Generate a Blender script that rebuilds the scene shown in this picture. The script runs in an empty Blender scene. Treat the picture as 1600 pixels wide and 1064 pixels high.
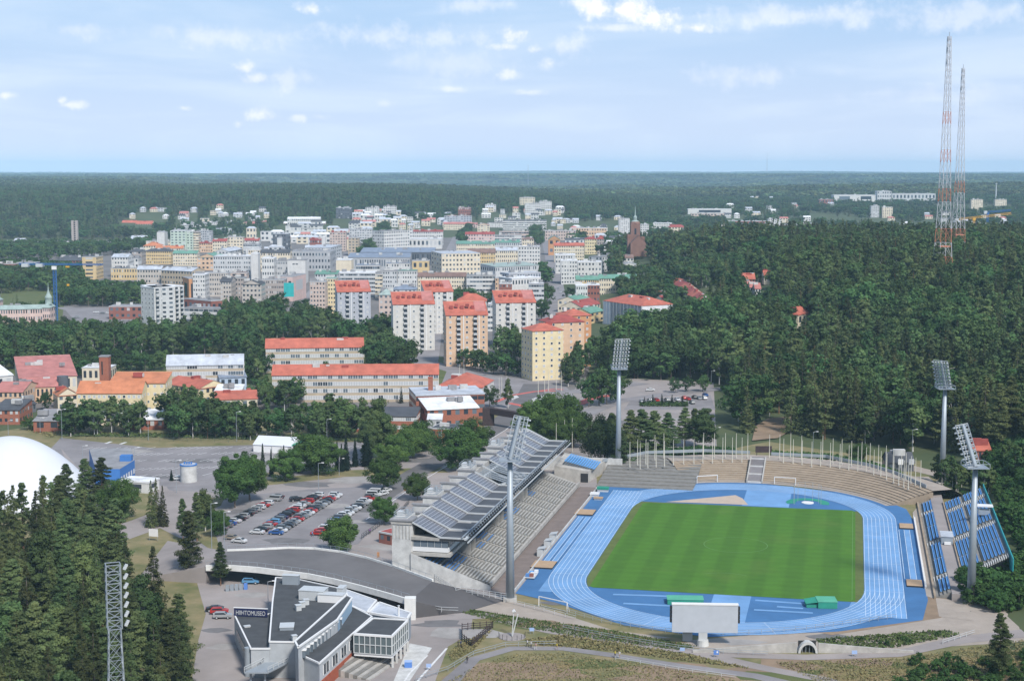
import bpy, bmesh, math, random
import numpy as np
from mathutils import Vector, Matrix
from mathutils.geometry import tessellate_polygon
R=math.radians
random.seed(7); rng=np.random.default_rng(11)
# ------------------------------------------------------------ camera, sky, sun, exposure
SC=bpy.context.scene; COL=SC.collection
FPX=2425.0; CH=109.1; HY=262.0; TILT=math.atan((532-HY)/FPX)
cam=bpy.data.cameras.new('camera'); camo=bpy.data.objects.new('camera',cam); COL.objects.link(camo)
camo.location=(0,0,CH); camo.rotation_euler=(math.pi/2-TILT,0,0)
cam.sensor_width=36; cam.lens=36*FPX/1600; cam.clip_start=1; cam.clip_end=90000
SC.camera=camo
SUN_EL,SUN_AZ=R(46),R(152)   # azimuth clockwise from +Y (camera looks +Y)
w=bpy.data.worlds.new('World'); SC.world=w; w.use_nodes=True
def build_world():
    nt=w.node_tree; N=nt.nodes; L=nt.links; N.clear()
    out=N.new('ShaderNodeOutputWorld'); bg=N.new('ShaderNodeBackground')
    sky=N.new('ShaderNodeTexSky'); sky.sky_type='NISHITA'; sky.sun_disc=False
    sky.sun_elevation=SUN_EL; sky.sun_rotation=SUN_AZ; sky.altitude=100; sky.air_density=1.0; sky.dust_density=0.3; sky.ozone_density=2.2
    tc=N.new('ShaderNodeTexCoord')
    def math_(op,a,b=None,c=None,clamp=False):
        m=N.new('ShaderNodeMath'); m.operation=op; m.use_clamp=clamp
        for i,v in enumerate((a,b,c)):
            if v is None: continue
            if isinstance(v,(int,float)): m.inputs[i].default_value=v
            else: L.new(v,m.inputs[i])
        return m.outputs[0]
    sep=N.new('ShaderNodeSeparateXYZ'); L.new(tc.outputs['Generated'],sep.inputs[0])
    X,Y,Z=sep.outputs
    zz=math_('MAXIMUM',Z,0.02)
    # thin veil of high cloud, laid out on a plane overhead
    def planar(sx,sy):
        c=N.new('ShaderNodeCombineXYZ')
        zd=math_('ADD',zz,0.06)
        L.new(math_('MULTIPLY',math_('DIVIDE',X,zd),sx),c.inputs[0]); L.new(math_('MULTIPLY',math_('DIVIDE',Y,zd),sy),c.inputs[1]); return c.outputs[0]
    n1=N.new('ShaderNodeTexNoise'); n1.inputs['Scale'].default_value=1.0; n1.inputs['Detail'].default_value=7; n1.inputs['Roughness'].default_value=.55
    n1.inputs['Distortion'].default_value=.5
    L.new(planar(.55,.42),n1.inputs['Vector'])
    r1=N.new('ShaderNodeMapRange'); r1.inputs['From Min'].default_value=.42; r1.inputs['From Max'].default_value=.70; r1.inputs['To Max'].default_value=.5
    r1.interpolation_type='SMOOTHSTEP'; L.new(n1.outputs['Fac'],r1.inputs['Value'])
    veil=r1.outputs[0]
    # a few cumulus heaps: soft ellipses broken up by noise
    n2=N.new('ShaderNodeTexNoise'); n2.inputs['Scale'].default_value=60; n2.inputs['Detail'].default_value=9; n2.inputs['Roughness'].default_value=.68
    L.new(tc.outputs['Generated'],n2.inputs['Vector'])
    n3=N.new('ShaderNodeTexNoise'); n3.inputs['Scale'].default_value=18; n3.inputs['Detail'].default_value=3
    L.new(tc.outputs['Generated'],n3.inputs['Vector'])
    def dirof(px,py):
        a=(px-800)/FPX; b=-(py-532)/FPX; ct,st=math.cos(TILT),math.sin(TILT)
        v=Vector((a,ct+b*st,-st+b*ct)); v.normalize(); return v
    tot=None
    for px,py,rx,ry,st in CLOUDS:
        v=dirof(px,py)
        dx=math_('MULTIPLY',math_('SUBTRACT',X,v.x),FPX/rx); dz=math_('MULTIPLY',math_('SUBTRACT',Z,v.z),FPX/ry)
        d=math_('SQRT',math_('ADD',math_('MULTIPLY',dx,dx),math_('MULTIPLY',dz,dz)))
        m=math_('MULTIPLY',math_('SUBTRACT',1.0,d),1.0)
        m=math_('ADD',m,math_('MULTIPLY',math_('SUBTRACT',n2.outputs['Fac'],.5),3.3))
        m=math_('ADD',m,math_('MULTIPLY',math_('SUBTRACT',n3.outputs['Fac'],.5),1.2))
        front=math_('GREATER_THAN',Y,0.2)
        r=N.new('ShaderNodeMapRange'); r.interpolation_type='SMOOTHSTEP'; r.inputs['From Min'].default_value=.0; r.inputs['From Max'].default_value=1.15; r.inputs['To Max'].default_value=st
        L.new(m,r.inputs['Value'])
        e=math_('MULTIPLY',r.outputs[0],front)
        tot=e if tot is None else math_('MAXIMUM',tot,e)
    mx=N.new('ShaderNodeMixRGB'); L.new(veil,mx.inputs[0]); L.new(sky.outputs[0],mx.inputs[1]); mx.inputs[2].default_value=(7.2,8.1,9.3,1)
    lo=N.new('ShaderNodeMapRange'); lo.interpolation_type='SMOOTHERSTEP'; lo.inputs['From Min'].default_value=.0; lo.inputs['From Max'].default_value=.32; lo.inputs['To Min'].default_value=.97; lo.inputs['To Max'].default_value=.34; L.new(Z,lo.inputs['Value'])
    mh=N.new('ShaderNodeMixRGB'); L.new(lo.outputs[0],mh.inputs[0]); L.new(sky.outputs[0],mh.inputs[1]); gr=N.new('ShaderNodeMapRange'); gr.interpolation_type='SMOOTHSTEP'; gr.inputs['From Min'].default_value=-.01; gr.inputs['From Max'].default_value=.13; L.new(Z,gr.inputs['Value']); gc=N.new('ShaderNodeMixRGB'); L.new(gr.outputs[0],gc.inputs[0]); gc.inputs[1].default_value=(5.9,6.8,8.6,1); gc.inputs[2].default_value=(3.7,5.5,8.1,1); L.new(gc.outputs[0],mh.inputs[2]); L.new(mh.outputs[0],mx.inputs[1])
    mx2=N.new('ShaderNodeMixRGB'); L.new(tot,mx2.inputs[0]); L.new(mx.outputs[0],mx2.inputs[1]); cc=N.new('ShaderNodeMixRGB'); L.new(n2.outputs['Fac'],cc.inputs[0]); cc.inputs[1].default_value=(7.4,7.6,8.6,1); cc.inputs[2].default_value=(11.5,11.2,11.2,1); L.new(cc.outputs[0],mx2.inputs[2])
    L.new(mx2.outputs[0],bg.inputs[0]); bg.inputs[1].default_value=0.078
    L.new(bg.outputs[0],out.inputs[0])
CLOUDS=[(935,10,34,20,1.0),(985,14,40,24,1.0),(1030,28,42,20,1.0),(1080,44,36,10,.9),(965,44,60,8,.5),(905,4,36,12,.7),(805,58,30,18,.95),(792,74,36,9,.7),(835,78,22,10,.7),(858,100,30,20,.55),(795,117,26,12,.55),(484,14,44,12,.7),(384,106,20,14,.7),(400,122,36,11,.55),(450,124,50,18,.35),
 (405,180,28,13,.65),(372,194,12,8,.45),(110,165,30,7,.6),(95,158,12,8,.6),(290,170,14,6,.6),(8,150,16,8,.7),(468,185,14,7,.5),(500,183,24,8,.3),(705,140,26,6,.45),(600,162,22,8,.25),(828,145,30,6,.45),(1170,120,110,20,.3),(1250,24,190,22,.42),(600,58,200,26,.38),(330,58,130,22,.34),(1500,24,130,28,.36),(880,75,60,26,.4),(740,8,70,16,.35),(120,48,90,16,.3),(1450,150,150,20,.15),(700,100,160,30,.2)]
build_world()
sun=bpy.data.lights.new('sun','SUN'); sun.energy=3.1; sun.angle=R(9); sun.color=(1,.955,.89)
suno=bpy.data.objects.new('sun',sun); COL.objects.link(suno)
sd=Vector((math.sin(SUN_AZ)*math.cos(SUN_EL),math.cos(SUN_AZ)*math.cos(SUN_EL),math.sin(SUN_EL)))
suno.rotation_euler=sd.to_track_quat('Z','Y').to_euler(); suno.location=(0,0,300)
SC.view_settings.view_transform='Standard'; SC.view_settings.look='None'; SC.view_settings.exposure=0.6; SC.view_settings.gamma=1
SC.render.engine='CYCLES'; cy=SC.cycles
cy.max_bounces=8; cy.diffuse_bounces=3; cy.glossy_bounces=2; cy.transmission_bounces=2; cy.volume_bounces=4; cy.transparent_max_bounces=6
cy.use_denoising=True; cy.caustics_reflective=False; cy.caustics_refractive=False

# ------------------------------------------------------------ terrain and pixel helpers
def ss(a,b,x):
    t=np.clip((x-a)/(b-a),0,1); return t*t*(3-2*t)
_ph=rng.uniform(0,6.28,40); _an=rng.uniform(0,6.28,40)
def fbm(x,y,sc,n=7):
    o=0; a=1; t=0
    for i in range(n):
        c,s=math.cos(_an[i]),math.sin(_an[i])
        o=o+a*np.sin((x*c+y*s)/sc+_ph[i])*np.cos((x*s-y*c)/sc*1.3+_ph[i+8]); t+=a; a*=.62; sc*=.55
    return o/t
def hgt(x,y):
    x=np.asarray(x,float); y=np.asarray(y,float)
    # ridge with the radio masts, right of the stadium
    xs=ss(45,235,x)*ss(0,70,x-112+95*ss(775,930,y))
    z=31*xs*ss(650,1130,y)*(1-ss(1480,2050,y))
    # bank behind the east stand
    z=z+14*ss(142,200,x+(470-y)*.2)*ss(300,380,y)*(1-ss(560,700,y))
    # wooded ridge behind the town on the left
    far=ss(2450,3500,y+np.minimum(x,300)*-.15)*(1-ss(4200,6200,y))
    z=z+46*far*(1-ss(-500,900,x))+8*far*fbm(x,y,420)
    # ridges beyond
    z=z+ss(4200,6000,y)*np.clip(26+170*fbm(x*.35+3000,y,1500)+30*fbm(x+999,y,520),-8,50)*(1-.6*ss(8000,18000,y))
    z=z+ss(3000,4200,y)*ss(200,900,x)*(1-ss(4800,7000,y))*18
    z=z+ss(13000,21000,y)*(0+16*fbm(x+5000,y*.2,1500)+13*np.exp(-((x-1500)/1500)**2)+14*np.exp(-((x-4300)/900)**2)+12*np.exp(-((x+5600)/1600)**2))
    # ski hill slope under the camera
    z=z+70*(1-ss(40,290,y))
    return z
def H(x,y): return float(hgt(x,y))
_ct,_st=math.cos(TILT),math.sin(TILT)
def P(px,py,z=0.0):
    "world point at height z seen at photo pixel (1600 wide)"
    a=(px-800)/FPX; b=-(py-532)/FPX
    dx,dy,dz=a,_ct+b*_st,-_st+b*_ct
    k=(z-CH)/dz
    return Vector((dx*k,dy*k,z))
def PT(px,py):
    z=0.
    for _ in range(30):
        p=P(px,py,z); z=.5*z+.5*H(p.x,p.y)
    return Vector((p.x,p.y,H(p.x,p.y)))
CX,CY,YAW=65.02,442.0,.2165
_c,_s=math.cos(YAW),math.sin(YAW)
def F(u,v,z=0.0): return Vector((CX+u*_c+v*_s, CY-u*_s+v*_c, z))
def UV(px,py,z=0.0):
    p=P(px,py,z); x=p.x-CX; y=p.y-CY
    return x*_c-y*_s, x*_s+y*_c
def proj(x,y,z):
    z=z-CH; d=y*_ct-z*_st
    return 800+FPX*x/d, 532-FPX*(y*_st+z*_ct)/d

# ------------------------------------------------------------ materials
MATS={}
def mat(name,col,rough=.8,var=.12,scale=.5,metal=0,spec=.3,col2=None,detail=4,bump=0,rand=0,coord='Object'):
    if name in MATS: return MATS[name]
    m=bpy.data.materials.new(name); m.use_nodes=True; nt=m.node_tree; N=nt.nodes; L=nt.links
    b=N['Principled BSDF']; b.inputs['Roughness'].default_value=rough; b.inputs['Metallic'].default_value=metal
    b.inputs['Specular IOR Level'].default_value=spec
    c=tuple(col)+(1,)
    if var<=0 and not rand: b.inputs['Base Color'].default_value=c
    else:
        tc=N.new('ShaderNodeTexCoord'); no=N.new('ShaderNodeTexNoise'); no.inputs['Scale'].default_value=scale; no.inputs['Detail'].default_value=detail; no.inputs['Roughness'].default_value=.65
        if coord=='World':
            g=N.new('ShaderNodeNewGeometry'); L.new(g.outputs['Position'],no.inputs['Vector'])
        else: L.new(tc.outputs[coord],no.inputs['Vector'])
        r=N.new('ShaderNodeMapRange'); r.inputs['From Min'].default_value=.3; r.inputs['From Max'].default_value=.7
        L.new(no.outputs['Fac'],r.inputs['Value'])
        mx=N.new('ShaderNodeMixRGB'); L.new(r.outputs[0],mx.inputs[0])
        if col2 is None:
            mx.inputs[1].default_value=tuple(max(0,v*(1-var)) for v in col)+(1,); mx.inputs[2].default_value=tuple(min(1,v*(1+var)) for v in col)+(1,)
        else: mx.inputs[1].default_value=c; mx.inputs[2].default_value=tuple(col2)+(1,)
        o=mx.outputs[0]
        if rand:
            oi=N.new('ShaderNodeObjectInfo'); hs=N.new('ShaderNodeHueSaturation')
            rr=N.new('ShaderNodeMapRange'); rr.inputs['To Min'].default_value=1-rand; rr.inputs['To Max'].default_value=1+rand
            L.new(oi.outputs['Random'],rr.inputs['Value']); L.new(rr.outputs[0],hs.inputs['Value']); L.new(o,hs.inputs['Color'])
            r2=N.new('ShaderNodeMath'); r2.operation='MULTIPLY'; r2.inputs[1].default_value=7.31; L.new(oi.outputs['Random'],r2.inputs[0])
            r3=N.new('ShaderNodeMath'); r3.operation='FRACT'; L.new(r2.outputs[0],r3.inputs[0])
            r4=N.new('ShaderNodeMapRange'); r4.inputs['To Min'].default_value=.5-rand*.07; r4.inputs['To Max'].default_value=.5+rand*.05
            L.new(r3.outputs[0],r4.inputs['Value']); L.new(r4.outputs[0],hs.inputs['Hue']); o=hs.outputs[0]
        L.new(o,b.inputs['Base Color'])
        if bump:
            bp=N.new('ShaderNodeBump'); bp.inputs['Strength'].default_value=bump; bp.inputs['Distance'].default_value=.1; L.new(no.outputs['Fac'],bp.inputs['Height']); L.new(bp.outputs[0],b.inputs['Normal'])
    MATS[name]=m; return m
def leafmat(name,c1,c2,rand=.25):
    m=mat(name,c1,.75,.2,.35,col2=c2,rand=rand,spec=.15,detail=2)
    nt=m.node_tree; N=nt.nodes; L=nt.links; b=N['Principled BSDF']; out=[n for n in N if n.type=='OUTPUT_MATERIAL'][0]
    tr=N.new('ShaderNodeBsdfTranslucent'); ms=N.new('ShaderNodeMixShader'); ms.inputs[0].default_value=.3
    src=b.inputs['Base Color'].links[0].from_socket; L.new(src,tr.inputs[0]); L.new(b.outputs[0],ms.inputs[1]); L.new(tr.outputs[0],ms.inputs[2]); L.new(ms.outputs[0],out.inputs[0])
    return m
def M(key):
    return MATS[key]
WALLC=dict(CW=(.56,.54,.50),W=(.56,.555,.54),G=(.36,.37,.39),LG=(.48,.49,.5),C=(.64,.55,.40),Y=(.60,.43,.19),YL=(.66,.54,.30),P=(.52,.40,.34),B=(.22,.14,.11),R=(.28,.09,.06),O=(.62,.40,.24),T=(.36,.31,.28),TL=(.46,.41,.36),
 PG=(.44,.54,.45),BG=(.38,.40,.46),PK=(.60,.42,.38),DK=(.10,.11,.13),TN=(.44,.35,.24),OR=(.56,.25,.09),CC=(.42,.41,.38),LB=(.35,.45,.58),SC=(.64,.65,.70))
for k,c in WALLC.items():
    g_=sum(c)/3; mat('wall_'+k,tuple(v*.8+g_*.2 for v in c),.88,.12,.3)
ROOFC=dict(r=(.42,.125,.085),rd=(.30,.07,.06),ro=(.47,.18,.09),g=(.13,.27,.21),k=(.075,.08,.09),l=(.42,.45,.50),b=(.20,.13,.11),w=(.66,.67,.69),bl=(.20,.24,.31),gr=(.25,.25,.26),tl=(.29,.36,.34),rp=(.42,.17,.15))
for k,c in ROOFC.items(): mat('roof_'+k,c,.7,.26,.22,detail=9)
mat('glass_dark',(.035,.045,.06),.15,.0,spec=.5); mat('glass_mid',(.12,.15,.18),.2,.0,spec=.5); mat('blind',(.45,.46,.47),.6,0)
mat('frame_white',(.68,.68,.68),.6,0); mat('metal_grey',(.33,.37,.41),.5,.08,.3,metal=.3); mat('metal_light',(.55,.57,.58),.45,.05,metal=.2)
mat('concrete',(.39,.375,.35),.9,.26,.35,detail=8); mat('concrete_light',(.49,.49,.48),.9,.22,.45,detail=8); mat('white_paint',(.70,.70,.70),.5,.04); mat('museum_wall',(.40,.42,.44),.8,.12,.4)
mat('asphalt',(.225,.212,.218),.92,.24,.06,coord='World',detail=9); mat('asphalt_dark',(.135,.13,.133),.92,.15,.1,coord='World',detail=9)
mat('paving',(.28,.25,.24),.9,.2,.05,coord='World',detail=10); mat('gravel',(.33,.285,.245),.95,.14,.2,coord='World',detail=10)
mat('road_white',(.62,.62,.62),.8,.15,.8); mat('road_red',(.50,.12,.10),.85,.12,.3)
mat('brick',(.30,.115,.075),.9,.2,1.5,detail=6)
mat('bark_pine',(.20,.115,.07),.9,.25,2); mat('bark_grey',(.13,.11,.095),.9,.25,2); mat('bark_birch',(.55,.53,.5),.9,.35,2.5)
mat('black_metal',(.03,.03,.032),.6,0); mat('rubber',(.02,.02,.02),.8,0)
leafmat('leaf_pine',(.058,.100,.042),(.145,.190,.074),.48)
leafmat('leaf_spruce',(.056,.084,.034),(.140,.165,.062),.46)
leafmat('leaf_fir',(.010,.026,.016),(.022,.042,.024),.15)
leafmat('leaf_birch',(.050,.100,.036),(.135,.190,.070),.42)
leafmat('leaf_broad',(.032,.082,.026),(.100,.165,.055),.44)
leafmat('leaf_bright',(.05,.105,.028),(.105,.18,.045),.25)
leafmat('leaf_bush',(.035,.085,.025),(.075,.15,.04),.25)

# ------------------------------------------------------------ mesh builder
class MB:
    def __init__(s): s.v=[]; s.f=[]; s.m=[]; s.mats=[]
    def mi(s,m):
        if isinstance(m,str): m=MATS[m]
        if m not in s.mats: s.mats.append(m)
        return s.mats.index(m)
    def face(s,pts,m):
        n=len(s.v); s.v+= [tuple(p) for p in pts]; s.f.append(tuple(range(n,n+len(pts)))); s.m.append(s.mi(m))
    def hexa(s,p,m,skip=()):
        "8 points: bottom 4 ccw, top 4 ccw"
        n=len(s.v); s.v+=[tuple(q) for q in p]; k=s.mi(m)
        for i,f in enumerate(((3,2,1,0),(4,5,6,7),(0,1,5,4),(1,2,6,5),(2,3,7,6),(3,0,4,7))):
            if i in skip: continue
            s.f.append(tuple(n+j for j in f)); s.m.append(k)
    def box(s,x0,y0,z0,x1,y1,z1,m,skip=()):
        s.hexa([(x0,y0,z0),(x1,y0,z0),(x1,y1,z0),(x0,y1,z0),(x0,y0,z1),(x1,y0,z1),(x1,y1,z1),(x0,y1,z1)],m,skip)
    def bar(s,a,b,r,m,r2=None,up=(0,0,1)):
        a=Vector(a); b=Vector(b); d=(b-a)
        if d.length<1e-6: return
        d.normalize(); u=Vector(up)
        if abs(d.dot(u))>.95: u=Vector((0,1,0))
        s1=d.cross(u).normalized(); s2=d.cross(s1).normalized(); r2=r if r2 is None else r2
        s.hexa([a-s1*r-s2*r,a+s1*r-s2*r,a+s1*r+s2*r,a-s1*r+s2*r,b-s1*r2-s2*r2,b+s1*r2-s2*r2,b+s1*r2+s2*r2,b-s1*r2+s2*r2],m)
    def tube(s,a,b,r0,r1,m,n=10,caps=True):
        a=Vector(a); b=Vector(b); d=(b-a).normalized(); u=Vector((0,0,1))
        if abs(d.dot(u))>.95: u=Vector((0,1,0))
        s1=d.cross(u).normalized(); s2=d.cross(s1).normalized(); k=s.mi(m); q=len(s.v)
        for c,r in ((a,r0),(b,r1)):
            for i in range(n):
                t=i*2*math.pi/n; s.v.append(tuple(c+s1*(math.cos(t)*r)+s2*(math.sin(t)*r)))
        for i in range(n):
            j=(i+1)%n; s.f.append((q+i,q+n+i,q+n+j,q+j)); s.m.append(k)
        if caps:
            s.f.append(tuple(q+i for i in range(n))); s.m.append(k); s.f.append(tuple(q+n+i for i in reversed(range(n)))); s.m.append(k)
    def poly(s,pts,m):
        "flat polygon, any outline"
        pts=[Vector(p) for p in pts]; n=len(s.v); s.v+=[tuple(p) for p in pts]; k=s.mi(m)
        for t in tessellate_polygon([pts]):
            a,b,c=[pts[i] for i in t]
            t=tuple(t) if (b-a).cross(c-a).z>0 else tuple(reversed(t))
            s.f.append(tuple(n+i for i in t)); s.m.append(k)
    def prism(s,pts,z0,z1,m,mtop=None):
        mtop=mtop or m; A=sum(pts[i][0]*pts[(i+1)%len(pts)][1]-pts[(i+1)%len(pts)][0]*pts[i][1] for i in range(len(pts)))
        if A<0: pts=pts[::-1]
        s.poly([(p[0],p[1],z1) for p in pts],mtop)
        for i in range(len(pts)):
            a=pts[i]; b=pts[(i+1)%len(pts)]
            s.face([(a[0],a[1],z0),(b[0],b[1],z0),(b[0],b[1],z1),(a[0],a[1],z1)],m)
    def build(s,name,parent=None,loc=None,smooth=False):
        me=bpy.data.meshes.new(name); me.from_pydata(s.v,[],s.f)
        for m in s.mats: me.materials.append(m)
        me.polygons.foreach_set('material_index',s.m)
        if smooth: me.polygons.foreach_set('use_smooth',[True]*len(s.f))
        me.update(); return link(name,me,parent,loc)
def link(name,me,parent=None,loc=None,rotz=0):
    o=bpy.data.objects.new(name,me); COL.objects.link(o)
    if parent: o.parent=parent
    if loc is not None: o.location=loc
    if rotz: o.rotation_euler[2]=rotz
    return o
def tag(o,label=None,cat=None,group=None,kind=None):
    if label: o['label']=label
    if cat: o['category']=cat
    if group: o['group']=group
    if kind: o['kind']=kind
    return o
def thing(name,label,cat,loc=(0,0,0),rotz=0,group=None):
    o=bpy.data.objects.new(name,None); COL.objects.link(o); o.location=loc; o.rotation_euler=(0,0,rotz); o.empty_display_size=.5
    return tag(o,label,cat,group)
def struct(o,kind='structure'): o['kind']=kind; return o
ORD=['first','second','third','fourth','fifth','sixth','seventh','eighth','ninth','tenth','eleventh','twelfth','thirteenth','fourteenth','fifteenth','sixteenth','seventeenth','eighteenth','nineteenth','twentieth']
def ordn(i):
    if i<20: return ORD[i]
    t=i+1; d={2:'twenty',3:'thirty',4:'forty',5:'fifty'}[t//10]
    return d+('-'+ORD[t%10-1] if t%10 else 'th')
FOOT=[]     # footprints no tree may stand in: lists of (x,y)
def inpoly(x,y,poly):
    c=False; n=len(poly); j=n-1
    for i in range(n):
        xi,yi=poly[i][0],poly[i][1]; xj,yj=poly[j][0],poly[j][1]
        if (yi>y)!=(yj>y) and x<(xj-xi)*(y-yi)/(yj-yi)+xi: c=not c
        j=i
    return c
HAZE=5.2e-5
# ------------------------------------------------------------ ground
def nonuni(a,b,n,p): t=np.linspace(0,1,n); return a+(b-a)*t**p
def terrain():
    xs1=np.linspace(-700,900,161); ys1=np.linspace(60,2000,195)
    ys=np.concatenate([np.array([20.]),ys1,2000+nonuni(0,21500,190,1.6)[1:]])
    nx=170; rows=[]
    V=[]
    for y in ys:
        hw=max(700,y*.62); x=np.linspace(-hw,hw*1.25 if y<2500 else hw,nx)
        rows.append(np.stack([x,np.full(nx,y),hgt(x,np.full(nx,y))],1))
    V=np.concatenate(rows)
    ny=len(ys); idx=np.arange(nx*ny).reshape(ny,nx)
    F_=np.stack([idx[:-1,:-1],idx[:-1,1:],idx[1:,1:],idx[1:,:-1]],-1).reshape(-1,4)
    me=bpy.data.meshes.new('ground'); me.vertices.add(len(V)); me.vertices.foreach_set('co',V.ravel())
    me.loops.add(F_.size); me.loops.foreach_set('vertex_index',F_.ravel()); me.polygons.add(len(F_)); me.polygons.foreach_set('loop_start',np.arange(0,F_.size,4)); me.polygons.foreach_set('loop_total',np.full(len(F_),4))
    me.polygons.foreach_set('use_smooth',[True]*len(F_)); me.update()
    # ground material: dry grass, soil, and forest floor further off
    m=mat('ground',(.045,.07,.03),.95,.2,.03,coord='World',col2=(.09,.105,.045),detail=10); nt=m.node_tree
    me.materials.append(m); struct(link('ground',me))
terrain()
ZS=[0]
def sheet(name,pts,m,z=.02,kind='structure',px=True,foot=True,lab=None):
    q=[P(a,b,0) for a,b in pts] if px else [Vector((p[0],p[1],0)) for p in pts]
    b=MB(); b.poly([(p.x,p.y,z) for p in q],m); o=b.build(name); struct(o,kind)
    if foot: FOOT.append([(p.x,p.y) for p in q])
    return o
def strip(name,pts,wd,m,z=.03,px=True,foot=True,closed=False):
    q=[P(a,b,0) for a,b in pts] if px else [Vector((p[0],p[1],0)) for p in pts]
    L_,R_=[],[]
    for i,p in enumerate(q):
        a=q[max(0,i-1)]; c=q[min(len(q)-1,i+1)]; d=(c-a); d.z=0; d.normalize(); n=Vector((-d.y,d.x,0))
        ww=wd[i] if isinstance(wd,(list,tuple)) else wd
        L_.append(p+n*ww/2); R_.append(p-n*ww/2)
    b=MB()
    for i in range(len(q)-1): b.face([R_[i]+Vector((0,0,z)),R_[i+1]+Vector((0,0,z)),L_[i+1]+Vector((0,0,z)),L_[i]+Vector((0,0,z))],m)
    o=struct(b.build(name))
    if foot: FOOT.append([(p.x,p.y) for p in L_+R_[::-1]])
    return o
mat('grass_dry',(.095,.115,.04),.95,.3,.10,coord='World',col2=(.28,.22,.125),detail=10)
mat('grass_green',(.06,.10,.03),.95,.3,.15,coord='World',col2=(.13,.13,.05),detail=10)
mat('town_ground',(.16,.15,.145),.95,.2,.03,coord='World',detail=8)
mat('soil',(.24,.175,.12),.95,.25,.12,coord='World',detail=10)
mat('grass_brown',(.26,.19,.10),.95,.25,.2,coord='World',col2=(.15,.14,.06),detail=9); mat('forest_floor',(.035,.045,.02),.95,.3,.05,coord='World',detail=6)
# town floor
sheet('stadium_surroundings',[(-200,1064),(-200,700),(100,660),(640,650),(900,640),(1110,640),(1120,700),(1640,760),(1700,1200),(-200,1200)],'grass_dry',.012,foot=False)
sheet('town_ground',[(-60,520),(-200,395),(-60,372),(250,350),(420,332),(560,326),(700,322),(860,322),(1000,345),(1010,380),(1000,420),(1040,450),(1040,520),(930,545),(900,640),(640,640),(300,640),(-100,640)],'town_ground',.02,foot=False)
sheet('park_lawn',[(-100,590),(-100,505),(120,500),(250,520),(400,500),(500,500),(620,540),(700,560),(700,600),(500,605),(300,600),(100,585)],'grass_green',.05,foot=False)
# plaza, road and car parks around the stadium
sheet('north_plaza',[(880,700),(870,640),(905,600),(960,590),(1115,598),(1120,700),(1170,712),(1200,722),(1190,735),(960,716),(930,722)],'paving',.03)
sheet('upper_parking',[(975,640),(985,626),(1110,617),(1118,640)],'asphalt',.07)
strip('hill_road',[(905,650),(960,628),(1040,616),(1130,607),(1200,600)],9,'asphalt',.09)
sheet('big_parking',[(95,684),(80,700),(130,760),(350,770),(420,738),(600,725),(640,712),(560,690),(400,690),(250,686)],'asphalt',.04)
sheet('west_forecourt',[(285,840),(232,775),(330,742),(420,745),(700,700),(760,672),(800,640),(830,640),(880,700),(930,722),(935,780),(800,935),(760,960),(640,960),(560,990),(330,990),(305,900)],'paving',.03)
sheet('car_park',[(300,842),(400,772),(480,765),(610,758),(628,772),(560,850),(460,866),(330,864)],'asphalt',.07)
strip('street',[(560,800),(640,745),(720,700),(780,665),(820,632),(838,600)],[9,9,10,11,12,13],'asphalt_dark',.10)
strip('street_edge_line',[(572,812),(652,756),(730,709),(790,672),(828,640)],.35,'road_white',.13,foot=False)
sheet('junction',[(760,640),(690,600),(700,575),(800,590),(880,600),(905,625),(860,660),(800,650)],'asphalt',.06)
strip('cross_street',[(640,560),(700,575),(790,602),(860,612),(905,612),(1000,598)],13,'asphalt',.08)
strip('main_street',[(826,640),(850,600),(868,560),(862,500),(872,470),(868,440),(860,400),(852,370),(848,345)],14,'asphalt',.075)
strip('parallel_street',[(655,600),(668,560),(690,430),(700,400),(712,375),(722,350),(735,330)],13,'asphalt',.075)
strip('harbour_street',[(440,520),(475,480),(492,455),(520,420),(545,395)],12,'asphalt',.07)
strip('cycle_lane',[(775,628),(800,618),(835,612),(868,611)],2.5,'road_red',.12,foot=False)
strip('cycle_lane',[(795,630),(815,634),(828,640),(822,655)],3,'road_red',.12,foot=False)
strip('cycle_lane',[(905,632),(925,622),(955,618)],5,'road_red',.12,foot=False)
strip('cycle_lane',[(843,611),(866,608),(880,609)],2,'road_red',.125,foot=False)
sheet('traffic_island',[(797,620),(806,617),(811,621),(800,625)],'concrete_light',.12,foot=False)
sheet('traffic_island',[(830,624),(846,618),(856,620),(846,628),(834,628)],'concrete_light',.12,foot=False)
strip('town_lane',[(98,480),(150,492),(260,500),(340,505)],14,'asphalt',.07)
sheet('hospital_yard',[(100,482),(210,478),(230,500),(120,505)],'asphalt',.06)
sheet('school_yard',[(268,606),(330,602),(345,612),(300,625)],'asphalt',.06)
strip('residential_street',[(1020,430),(1035,455),(1050,475),(1060,492)],10,'asphalt',.07)
sheet('villa_lawn',[(-100,506),(-100,440),(230,446),(228,476),(100,476),(97,500)],'grass_green',.066,foot=False)
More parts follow.
